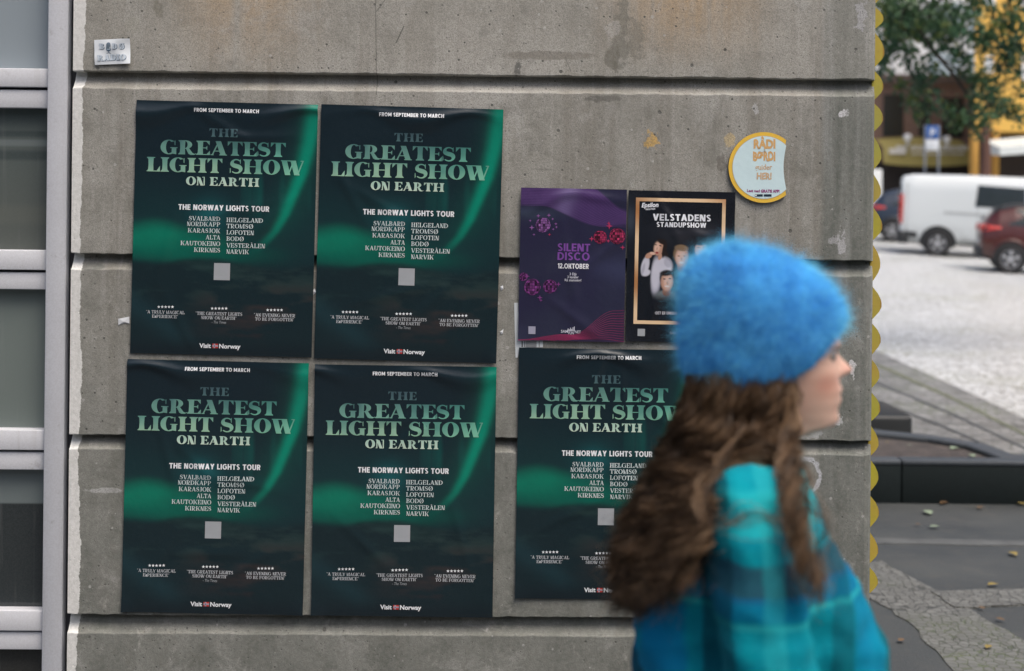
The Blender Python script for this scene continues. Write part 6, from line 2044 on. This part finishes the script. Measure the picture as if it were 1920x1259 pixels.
def body():
    m = MB()
    head_rings(m)
    def E(y, bk, fr, hw, n=28):
        a = C0(bk, y); b = C0(fr, y); cx = (a.x + b.x) / 2; r = (b.x - a.x) / 2
        return [(cx + r * math.cos(2 * math.pi * k / n), YW + hw * math.sin(2 * math.pi * k / n), (a.z + b.z) / 2) for k in range(n)]
    m.rings([E(835, 1372, 1475, .046), E(870, 1364, 1482, .055), E(900, 1356, 1492, .078), E(930, 1345, 1494, .118), E(980, 1335, 1505, .135), E(1080, 1330, 1525, .135), E(1180, 1325, 1545, .140), E(1250, 1330, 1530, .130),
             E(1340, 1315, 1530, .150), E(1430, 1300, 1530, .168), E(1500, 1305, 1525, .165), E(1550, 1330, 1510, .13)], 0)
    Z = lambda x, y, z: Vector((HX + x, YW + y, z))
    # legs, mid stride
    for s_, (kx, fx, lift) in ((-1, (0.10, 0.16, 0.0)), (1, (-0.02, -0.22, 0.035))):
        y = 0.085 * s_
        capsule(m, [Z(0.0, y, 0.84), Z(kx * 0.5, y, 0.66), Z(kx, y * 0.95, 0.46), Z((kx + fx) / 2, y * 0.9, 0.28), Z(fx, y * 0.85, 0.09 + lift)], [0.088, 0.076, 0.055, 0.052, 0.036], 16)
        capsule(m, [Z(fx - 0.04, y * 0.85, 0.04 + lift), Z(fx + 0.05, y * 0.85, 0.045 + lift * 0.7), Z(fx + 0.15, y * 0.9, 0.03)], [0.034, 0.038, 0.028], 12)
    # arms hanging by her sides
    for sd_ in (-1, 1):
        sh = W(1408, 968, sd_ * 0.138); el = Vector((HX - 0.030, YW + sd_ * 0.222, 1.03)); wr = Vector((HX + 0.032, YW + sd_ * 0.222, 0.79))
        capsule(m, [sh, (sh + el) / 2, el], [0.050, 0.044, 0.036]); capsule(m, [el, (el + wr) / 2, wr], [0.036, 0.032, 0.024])
        hand(m, wr, (wr - el), -sd_)
    t = NT('skin')
    t.set(color=t.attr(), rough=0.48, spec=0.4, sss=0.12, sss_scale=0.01, sss_radius=(1.0, 0.35, 0.2))
    me, co = remeshed('person_body', m, 0.0031, t.m, 1)
    n = len(co)
    # point colours: skin with warmer cheeks, nose and lips, darker brow and lashes
    col = np.tile(np.array((0.70, 0.45, 0.345)), (n, 1))
    def px_of(co):
        R3 = np.array(CAM_ROT.to_3x3().transposed())
        flat = co.copy(); flat[:, 1] = YW
        d = (flat - np.array((0, 0, CAM_H))) @ R3.T
        return PX0 + FPX * d[:, 0] / -d[:, 2], PY0 - FPX * d[:, 1] / -d[:, 2]
    X, Y = px_of(co); lat = np.abs(co[:, 1] - YW)
    def spot(x, y, rx, ry, c, am, la=None, ls=0.01):
        nonlocal col
        g = np.exp(-((X - x) / rx) ** 2 - ((Y - y) / ry) ** 2) * am
        if la is not None: g = g * np.exp(-((lat - la) / ls) ** 2)
        col = col * (1 - g[:, None]) + np.array(c) * g[:, None]
    spot(1535, 715, 30, 24, (0.52, 0.20, 0.145), 0.6)
    spot(1592, 693, 14, 14, (0.58, 0.27, 0.22), 0.45)
    spot(1579, 729, 6, 4.5, (0.42, 0.11, 0.10), 0.9, 0.0, 0.020)
    spot(1578, 749, 6, 5.5, (0.45, 0.10, 0.09), 0.95, 0.0, 0.020)
    spot(1574, 738, 7, 2.2, (0.14, 0.04, 0.04), 0.85, 0.0, 0.022)
    spot(1556, 646, 14, 4, (0.10, 0.055, 0.035), 0.85, 0.033, 0.016)
    spot(1556, 661, 14, 6.5, (0.03, 0.015, 0.012), 0.95, 0.031, 0.016)
    spot(1556, 672, 14, 6, (0.30, 0.15, 0.12), 0.4, 0.031, 0.013)
    a = me.color_attributes.new('Col', 'FLOAT_COLOR', 'POINT')
    arr = np.ones((n, 4), np.float32); arr[:, :3] = col
    a.data.foreach_set('color', arr.ravel())
    me.materials.clear(); me.materials.append(t.m)
    ob = bpy.data.objects.new('body', me); COL.objects.link(ob)
    wpart(ob)
    EYEW = simple('eye_white', (0.30, 0.27, 0.25), 0.25, var=0.03); IRIS = simple('dark_iris', (0.03, 0.022, 0.016), 0.15)
    for s_ in (-1, 1):
        c = C0(1556, 662); c.y += s_ * 0.0305; c.x -= 0.0098
        e = MB().lathe([(max(1e-4, 0.0118 * math.sin(math.pi * k / 12)), -0.0118 * math.cos(math.pi * k / 12)) for k in range(13)], 18, 0, Matrix.Translation(c) @ Matrix.Rotation(math.pi / 2, 4, 'Y'))
        e.lathe([(0.0062, 0.0104), (0.0045, 0.0114), (0.001, 0.0119)], 14, 1, Matrix.Translation(c) @ Matrix.Rotation(math.pi / 2, 4, 'Y'))
        wpart(e.build('eye', [EYEW, IRIS]))
    return ob
BODY = body()

# ------------------------------------------------------------------ fuzz
def fuzz(m, pts, nrms, rs, lmin, lmax, width, mi, cols, comb=(0, 0, 0), wild=0.6):
    """fine tapering fibres standing off a surface, one thin triangle pair each"""
    n = len(pts)
    d = nrms + rs.normal(size=(n, 3)) * wild + np.array(comb)
    d /= np.linalg.norm(d, axis=1)[:, None] + 1e-9
    L = lmin + (lmax - lmin) * rs.random(n) ** 2.2
    side = np.cross(d, rs.normal(size=(n, 3))); side /= np.linalg.norm(side, axis=1)[:, None] + 1e-9
    bend = rs.normal(size=(n, 3)) * 0.35
    mid = pts + d * (L * 0.55)[:, None]
    tip = pts + d * L[:, None] + bend * (L * 0.6)[:, None]
    wv = side * (width * (0.7 + 0.6 * rs.random(n)))[:, None]
    V = np.stack([pts - wv * 0.5, pts + wv * 0.5, mid + wv * 0.4, mid - wv * 0.4, tip], 1).reshape(-1, 3)
    o = len(m.v)
    F = []
    for i in range(n):
        b = i * 5
        F.append((b, b + 1, b + 2, b + 3)); F.append((b + 3, b + 2, b + 4))
    m.add(V.tolist(), F, mi, False, np.repeat(cols, 5, axis=0).tolist())

# ------------------------------------------------------------------ hat
def hat():
    S_ = [0, .06, .16, .28, .42, .56, .70, .82, .91, .97, 1.0]
    bk = [(1290, 730), (1283, 706), (1277, 668), (1274, 625), (1274, 580), (1277, 545), (1288, 515), (1306, 492), (1332, 476), (1355, 468), (1370, 464)]
    fr = [(1562, 634), (1573, 618), (1580, 600), (1581, 580), (1571, 556), (1551, 531), (1520, 508), (1480, 489), (1438, 474), (1398, 466), (1374, 464)]
    lw = [.086, .093, .101, .107, .109, .106, .097, .081, .058, .034, .010]
    n = 84; rings = []
    ss = np.linspace(0, 1, 40)
    for s in ss:
        b = np.array([np.interp(s, S_, [p[k] for p in bk]) for k in (0, 1)]); f = np.array([np.interp(s, S_, [p[k] for p in fr]) for k in (0, 1)])
        w_ = np.interp(s, S_, lw)
        ring = []
        for k in range(n):
            th = 2 * math.pi * k / n
            q = (b + f) / 2 + (f - b) / 2 * math.cos(th)
            q = q + np.array((0.0, 28.0)) * (math.sin(th) ** 2) * (1 - s) ** 1.6
            p = C0(*q)
            ring.append([p.x, YW + w_ * math.sin(th), p.z])
        rings.append(ring)
    G = np.array(rings)
    # outward direction and knitted bumps
    cen = G.mean(axis=(0, 1))
    for i in range(len(ss)):
        for k in range(n):
            p = G[i, k]; d = p - cen; d /= np.linalg.norm(d)
            h = mnoise.fractal(Vector(p) * 26, 0.8, 2.0, 4) * 0.003 + mnoise.noise(Vector(p) * 11) * 0.005
            G[i, k] = p + d * h
    t = NT('fluffy_blue_wool')
    t.set(color=t.attr(), rough=0.9, spec=0.04, sheen=0.35, sheen_rough=0.5, sheen_tint=(0.15, 0.65, 1.0))
    m = MB()
    def colr(P):
        c = []
        for p in P:
            v = 0.5 + 0.30 * mnoise.fractal(Vector((p[0] * 34 + p[2] * 18, p[1] * 30, p[2] * 30 - p[0] * 10)), 0.8, 2.0, 3) + 0.38 * mnoise.noise(Vector(p) * 16)
            v = min(1, max(0, v))
            c.append((0.040 + 0.10 * v, 0.235 + 0.32 * v, 0.62 + 0.30 * v))
        return np.array(c)
    rg = [[tuple(p) for p in r] for r in G]
    inner = [[tuple(Vector(p) * 1.0 + (Vector(cen) - Vector(p)) * 0.06 + Vector((0, 0, 0.006))) for p in G[0]]]
    inner2 = [[tuple(Vector(p) + (Vector(cen) - Vector(p)) * 0.12 + Vector((0, 0, 0.02))) for p in G[3]]]
    allr = inner2 + inner + rg
    pc = colr([p for r in allr for p in r])
    nv = len(allr[0])
    vs = [p for r in allr for p in r]; fs = []
    for i in range(len(allr) - 1):
        for k in range(nv):
            k2 = (k + 1) % nv
            fs.append((i * nv + k, i * nv + k2, (i + 1) * nv + k2, (i + 1) * nv + k))
    fs.append(tuple((len(allr) - 1) * nv + k for k in range(nv)))
    m.add(vs, fs, 0, True, pc.tolist())
    rs = np.random.default_rng(2)
    # fibres
    N = 80000
    ii = rs.random(N) ** 0.9 * (len(ss) - 1.001); kk = rs.random(N) * n
    i0 = ii.astype(int); k0 = kk.astype(int) % n; fi = ii - i0; fk = kk - np.floor(kk)
    k1 = (k0 + 1) % n
    P = (G[i0, k0] * (1 - fk)[:, None] + G[i0, k1] * fk[:, None]) * (1 - fi)[:, None] + (G[i0 + 1, k0] * (1 - fk)[:, None] + G[i0 + 1, k1] * fk[:, None]) * fi[:, None]
    du = G[i0, k1] - G[i0, k0]; dv = G[i0 + 1, k0] - G[i0, k0]
    Nn = np.cross(du, dv); Nn /= np.linalg.norm(Nn, axis=1)[:, None] + 1e-9
    flip = np.sign(np.einsum('ij,ij->i', Nn, P - cen)); Nn *= flip[:, None]
    cc = colr(P) * (0.85 + 0.5 * rs.random((N, 1)))
    Nn[:, 2] += 0.5 * (ii < 4)
    fuzz(m, P, Nn, rs, 0.003, 0.014, 0.00030, 0, cc, (0, 0, -0.1), 0.9)
    s2 = rs.random(N) < 0.42
    cl = cc[s2] * np.array((1.8, 1.4, 1.05)) + np.array((0.03, 0.08, 0.05))
    Ns = Nn[s2]; keep = ii[s2] > 3
    fuzz(m, P[s2][keep], Ns[keep], rs, 0.010, 0.034, 0.00020, 0, cl[keep], (0, 0, 0.0), 0.55)
    wpart(m.build('knitted_hat', t.m))
hat()

# ------------------------------------------------------------------ hair
def hair():
    rs = np.random.default_rng(9)
    t = NT('curly_brown_hair')
    t.set(color=t.attr(), rough=0.5, spec=0.28)
    m = MB()
    def interp_guides(GU, u):
        f = u * (len(GU) - 1); i = min(int(f), len(GU) - 2); f -= i
        return np.array(GU[i]) * (1 - f) + np.array(GU[i + 1]) * f
    # guides: lists of (px, py, lateral) from the scalp to the tips, from the temple to the nape
    near = [
        [(1489, 655, -.074), (1480, 710, -.082), (1476, 765, -.080), (1466, 815, -.086), (1462, 860, -.125), (1389, 905, -.165), (1331, 965, -.200), (1291, 1035, -.205), (1267, 1100, -.200)],
        [(1466, 670, -.082), (1458, 725, -.092), (1452, 780, -.092), (1454, 835, -.115), (1387, 885, -.145), (1318, 940, -.170), (1275, 1010, -.175), (1247, 1080, -.17), (1233, 1140, -.16)],
        [(1420, 690, -.086), (1422, 745, -.096), (1420, 800, -.100), (1387, 855, -.106), (1317, 910, -.115), (1266, 970, -.112), (1230, 1040, -.105), (1210, 1100, -.10), (1207, 1150, -.10)],
        [(1351, 700, -.078), (1349, 755, -.088), (1340, 815, -.092), (1307, 870, -.092), (1262, 925, -.090), (1224, 985, -.085), (1198, 1050, -.08), (1189, 1110, -.075), (1199, 1155, -.07)],
        [(1302, 705, -.045), (1294, 760, -.055), (1280, 820, -.060), (1250, 880, -.060), (1217, 940, -.055), (1187, 1000, -.050), (1171, 1060, -.045), (1169, 1115, -.04), (1185, 1150, -.04)],
        [(1292, 705, -.01), (1284, 760, -.01), (1270, 820, -.01), (1244, 880, -.01), (1212, 940, 0), (1183, 1000, 0), (1171, 1060, 0), (1174, 1115, 0), (1191, 1150, 0)],
        [(1302, 705, .045), (1296, 760, .055), (1284, 820, .060), (1254, 880, .065), (1222, 940, .065), (1193, 1000, .06), (1181, 1060, .06), (1185, 1115, .06), (1201, 1150, .06)],
        [(1400, 690, .084), (1405, 745, .094), (1400, 800, .098), (1362, 855, .104), (1312, 910, .11), (1265, 970, .11), (1229, 1040, .10), (1209, 1100, .10), (1214, 1140, .10)],
        [(1486, 665, .076), (1478, 720, .086), (1472, 780, .088), (1456, 835, .096), (1462, 890, .12), (1422, 940, .13), (1397, 1000, .14), (1373, 1060, .14), (1359, 1110, .14)],
    ]
    front = [
        [(1490, 740, -.094), (1494, 800, -.110), (1488, 850, -.16), (1492, 905, -.225), (1502, 960, -.262), (1508, 1015, -.285), (1522, 1062, -.295), (1538, 1105, -.30), (1550, 1136, -.30)],
        [(1474, 750, -.098), (1472, 805, -.115), (1470, 850, -.16), (1476, 905, -.225), (1484, 960, -.265), (1492, 1015, -.287), (1504, 1070, -.297), (1522, 1112, -.30), (1532, 1140, -.30)],
    ]
    wisps = [
        [(1484, 800, -.112), (1490, 850, -.17), (1504, 892, -.225), (1524, 935, -.262), (1541, 985, -.285), (1546, 1020, -.29), (1534, 1048, -.297), (1522, 1072, -.30)],
        [(1395, 800, -.11), (1345, 870, -.17), (1322, 930, -.225), (1335, 975, -.27), (1368, 980, -.292), (1400, 970, -.298), (1432, 970, -.298), (1462, 980, -.295), (1488, 1000, -.295), (1500, 1030, -.296)],
    ]
    def clump(path, nst, rad, curl, wl, ph, colbase, nseg=34, endf=0.5):
        """one curled lock made of many fine ribbons"""
        P = smooth_path(path, nseg)
        T = np.gradient(P, axis=0); T /= np.linalg.norm(T, axis=1)[:, None] + 1e-9
        up = np.array((0.2, 1.0, 0.1)); A = np.cross(T, up); A /= np.linalg.norm(A, axis=1)[:, None] + 1e-9; B = np.cross(T, A)
        seg = np.linalg.norm(np.diff(P, axis=0), axis=1); s = np.concatenate([[0], np.cumsum(seg)])
        f = s / s[-1]
        amp = curl * np.clip((f - 0.03) * 4.5, 0, 1)
        ang = 2 * math.pi * s / wl + ph
        C = P + A * (amp * np.cos(ang))[:, None] + B * (amp * np.sin(ang))[:, None]
        for _ in range(nst):
            r = rad * math.sqrt(rs.random()); a = rs.random() * 6.28
            prof = (0.55 + 0.6 * np.sin(np.pi * np.clip(f * 0.9 + 0.1, 0, 1))) * (1 - endf * f ** 2)
            fr_ = rs.normal() * 0.6
            ox = r * np.cos(a + ang * 0.5 + fr_ * f * 3); oy = r * np.sin(a + ang * 0.5 + fr_ * f * 3)
            Q = C + A * (ox * prof)[:, None] + B * (oy * prof)[:, None]
            stray = 0.0035 * rs.normal(size=3) + (0.013 * rs.normal(size=3) if rs.random() < 0.30 else 0)
            Q = Q + stray * (f ** 1.2)[:, None]
            cut = int(nseg * (0.72 + 0.28 * rs.random() ** 0.6))
            Q = Q[:cut]
            sd_ = rs.normal(size=3); Sd = np.cross(T[:cut], sd_); Sd /= np.linalg.norm(Sd, axis=1)[:, None] + 1e-9
            wd = 0.00040 * (0.7 + 0.7 * rs.random()) * (1 - 0.6 * f[:cut] ** 3)
            L_ = Q - Sd * wd[:, None]; R_ = Q + Sd * wd[:, None]
            V = np.empty((2 * cut, 3)); V[0::2] = L_; V[1::2] = R_
            c = np.array(colbase) * (0.65 + 0.7 * rs.random())
            m.add(V.tolist(), [(2 * i, 2 * i + 1, 2 * i + 3, 2 * i + 2) for i in range(cut - 1)], 0, True, [tuple(c)] * (2 * cut))
    BR = np.array((0.125, 0.074, 0.040)); DK = np.array((0.056, 0.034, 0.020)); LT = np.array((0.235, 0.145, 0.080))
    def pick():
        r = rs.random()
        return (BR if r < 0.55 else (DK if r < 0.82 else LT)) * (0.85 + 0.3 * rs.random())
    def paths(guides, u, jitter, depth):
        g = interp_guides(guides, u)
        out = []
        j = rs.normal(size=2) * jitter; jl = rs.random() * depth
        for i, (x, y, l) in enumerate(g):
            f = i / (len(g) - 1)
            sgn = -1 if l < 0 else 1
            out.append(W(x + j[0] * (0.35 + f), y + j[1] * (0.3 + f * 0.8), l - sgn * jl * (0.3 + 0.7 * f)))
        return out
    for k in range(260):
        u = rs.random()
        clump(paths(near, u, 8, 0.05), 28, 0.0065 + 0.007 * rs.random(), 0.008 + 0.013 * rs.random(), 0.062 + 0.014 * rs.random(), u * 16 + rs.normal() * 0.8, pick())
    for k in range(44):   # extra fullness by the cheek and neck
        clump(paths(near[:3], rs.random(), 8, 0.03), 28, 0.006, 0.012, 0.045 + 0.03 * rs.random(), rs.random() * 6.28, pick())
    for k in range(16):
        clump(paths(front, rs.random(), 8, 0.012), 26, 0.0070, 0.006 + 0.006 * rs.random(), 0.066 + 0.02 * rs.random(), rs.random() * 6.28, pick() * 1.15)
    for g in wisps:
        for k in range(3):
            clump([W(x + rs.normal() * 6, y + rs.normal() * 6, l) for x, y, l in g], 14, 0.0060, 0.006, 0.07, rs.random() * 6.28, pick() * 0.8)
    wpart(m.build('hair', t.m))
hair()

# ------------------------------------------------------------------ jacket, trousers, shoes
def plaid():
    t = NT('teal_plaid_wool')
    o = t.obj()
    s = t.sep(o)
    n = t.noise(o, 14, 5, 0.6); f = t.noise(o, 260, 3, 0.6)
    X = t.math('ADD', s[0], t.math('MULTIPLY', t.math('SUBTRACT', n, 0.5), 0.02))
    Zc = t.math('ADD', s[2], t.math('MULTIPLY', t.math('SUBTRACT', n, 0.5), 0.02))
    c = t.mix(t.rng(n, 0.35, 0.7), (0.0016, 0.205, 0.275), (0.0024, 0.295, 0.355))
    def bandx(px, w, col, am):
        nonlocal c
        x0 = C0(px, 1000).x
        c = t.mix(t.rng(t.math('ABSOLUTE', t.math('SUBTRACT', X, x0)), w * 1.15, w * 0.8, 0.0, am), c, col)
    def bandz(py, w, col, am):
        nonlocal c
        z0 = C0(1420, py).z
        c = t.mix(t.rng(t.math('ABSOLUTE', t.math('SUBTRACT', Zc, z0)), w * 1.15, w * 0.8, 0.0, am), c, col)
    NAV = (0.004, 0.018, 0.034); BLU = (0.002, 0.15, 0.34); LTE = (0.03, 0.42, 0.45); PLM = (0.030, 0.040, 0.075)
    bandx(1225, 0.030, BLU, 0.8); bandx(1590, 0.030, BLU, 0.5)
    bandz(900, 0.030, (0.02, 0.44, 0.48), 0.7); bandz(1005, 0.024, PLM, 0.75); bandz(1045, 0.016, BLU, 0.6); bandz(1073, 0.004, LTE, 0.6)
    bandz(1258, 0.022, NAV, 0.75); bandz(1420, 0.022, PLM, 0.7)
    bandx(1305, 0.015, NAV, 0.6); bandx(1530, 0.018, NAV, 0.45); bandx(1385, 0.014, LTE, 0.35); bandx(1640, 0.010, NAV, 0.6)  # navy bands beside the sleeve put its occlusion shade into the plaid
    c = t.mix(t.rng(f, 0.35, 0.7, 0, 0.3), c, t.mix(0.25, c, (0.08, 0.4, 0.45)))
    h = t.math('ADD', t.math('MULTIPLY', f, 0.5), n)
    t.set(color=c, rough=0.95, spec=0.05, sheen=0.10, sheen_rough=0.4, sheen_tint=(0.2, 0.95, 1.0), normal=t.bump(h, 0.5, 0.006))
    return t.m
def jacket():
    PL = plaid()
    m = MB()
    L = [(864, 1380, 1474, .050), (880, 1356, 1494, .078), (902, 1322, 1512, .125), (930, 1294, 1521, .172), (975, 1266, 1545, .190), (1020, 1244, 1570, .196), (1080, 1222, 1602, .196), (1140, 1202, 1636, .186),
         (1180, 1190, 1650, .188), (1260, 1186, 1652, .190), (1400, 1196, 1640, .195), (1498, 1208, 1626, .198), (1503, 1222, 1610, .18)]
    n = 56; rings = []
    for (y, bk, fr, hw) in L:
        a = C0(bk, y); b = C0(fr, y); cx = (a.x + b.x) / 2; r = (b.x - a.x) / 2
        ring = []
        for k in range(n):
            th = 2 * math.pi * k / n; c, s = math.cos(th), math.sin(th)
            cc = abs(c) ** 0.8 * (1 if c >= 0 else -1); ss = abs(s) ** 0.8 * (1 if s >= 0 else -1)
            ring.append((cx + r * cc, YW + hw * ss, a.z + (0.02 * max(0, c) if y < 900 else 0)))
        rings.append(ring)
    m.rings(rings, 0)
    # stand-up collar
    for k in range(16):
        pass
    Z = lambda x, y, z: Vector((HX + x, YW + y, z))
    for sd_, x0 in ((-1, 0.0), (1, 0.0)):
        sh = W(1408, 958, sd_ * 0.165); el = Vector((HX - 0.030, YW + sd_ * 0.225, 1.03)); wr = Vector((HX + 0.03, YW + sd_ * 0.225, 0.80))
        capsule(m, smooth_path([sh, (sh + el) / 2 + Vector((-0.004, sd_ * 0.022, 0)), el, (el + wr) / 2, wr], 14), list(np.interp(np.linspace(0, 1, 14), [0, .15, .45, .6, .8, 1], [.070, .072, .070, .066, .060, .054])), 24)
    def disp(co):
        out = np.empty(len(co))
        for i, p in enumerate(co):
            v = Vector(p)
            out[i] = mnoise.fractal(v * 9, 0.9, 2.0, 3) * 0.010 + mnoise.noise(Vector((p[0] * 16 + p[2] * 7, p[1] * 10, p[2] * 22))) * 0.008 - 0.007 * max(0.0, mnoise.noise(Vector((p[0] * 9 - p[2] * 12, p[1] * 6, p[2] * 13 + 5)))) ** 0.5
        return out
    me, co = remeshed('jacket', m, 0.0075, PL, 12, disp)
    me.materials.clear(); me.materials.append(PL)
    for p in me.polygons: p.use_smooth = True
    ob = bpy.data.objects.new('jacket', me); COL.objects.link(ob); wpart(ob)
    no = np.empty(len(co) * 3, np.float32); me.vertices.foreach_get('normal', no); no = no.reshape(-1, 3)
    rs = np.random.default_rng(12)
    sel = np.where((co[:, 2] > 0.9) & (co[:, 1] < YW + 0.12))[0]
    idx = rs.choice(sel, 16000)
    fm = MB()
    fuzz(fm, co[idx] + rs.normal(size=(16000, 3)) * 0.002, no[idx], rs, 0.003, 0.013, 0.0008, 0, np.tile((0.01, 0.25, 0.30), (16000, 1)), (0, 0, -0.3), 0.8)
    fz = fm.build('wool_nap', PL); fz.parent = ob; fz.matrix_parent_inverse = WINV
    JN = simple('dark_denim', (0.020, 0.028, 0.050), 0.85, var=0.3, scale=30, bump=0.002)
    tm = MB()
    def E(z, cx, rx, hw, n=24): return [(HX + cx + rx * math.cos(2 * math.pi * k / n), YW + hw * math.sin(2 * math.pi * k / n), z) for k in range(n)]
    tm.rings([E(0.92, -0.02, .095, .155), E(0.84, -0.02, .11, .172), E(0.78, -0.01, .10, .16), E(0.74, 0.0, .07, .12)], 0)
    for s_, (kx, fx, lift) in ((-1, (0.10, 0.16, 0.0)), (1, (-0.02, -0.22, 0.035))):
        y = 0.085 * s_
        capsule(tm, [Z(0.0, y, 0.82), Z(kx * 0.5, y, 0.66), Z(kx, y * 0.95, 0.46), Z((kx + fx) / 2, y * 0.9, 0.28), Z(fx - 0.005, y * 0.85, 0.13 + lift)], [0.097, 0.086, 0.068, 0.064, 0.056], 18)
    tme, _ = remeshed('trousers', tm, 0.008, JN, 2)
    tme.materials.clear(); tme.materials.append(JN)
    tob = bpy.data.objects.new('trousers', tme); COL.objects.link(tob); wpart(tob)
    SHO = simple('black_leather_shoe', (0.015, 0.014, 0.014), 0.4)
    for s_, (fx, lift) in ((-1, (0.16, 0.0)), (1, (-0.22, 0.035))):
        y = 0.085 * s_ * 0.86
        sm_ = MB()
        st = [(-0.085, .024, .05), (-0.07, .036, .085), (-0.02, .042, .11), (0.04, .043, .095), (0.10, .046, .068), (0.16, .044, .056), (0.195, .03, .046), (0.205, .015, .035)]
        rings = []
        for (x, hw, h) in st:
            zb = 0.004 + lift * max(0, min(1, (0.12 - x) / 0.2))
            rings.append([(HX + fx + x, YW + y + hw * math.cos(a), zb + h * 0.5 + h * 0.5 * math.sin(a)) for a in [2 * math.pi * k / 16 for k in range(16)]])
        sm_.rings(rings, 0)
        wpart(sm_.build('shoe', SHO))
jacket()
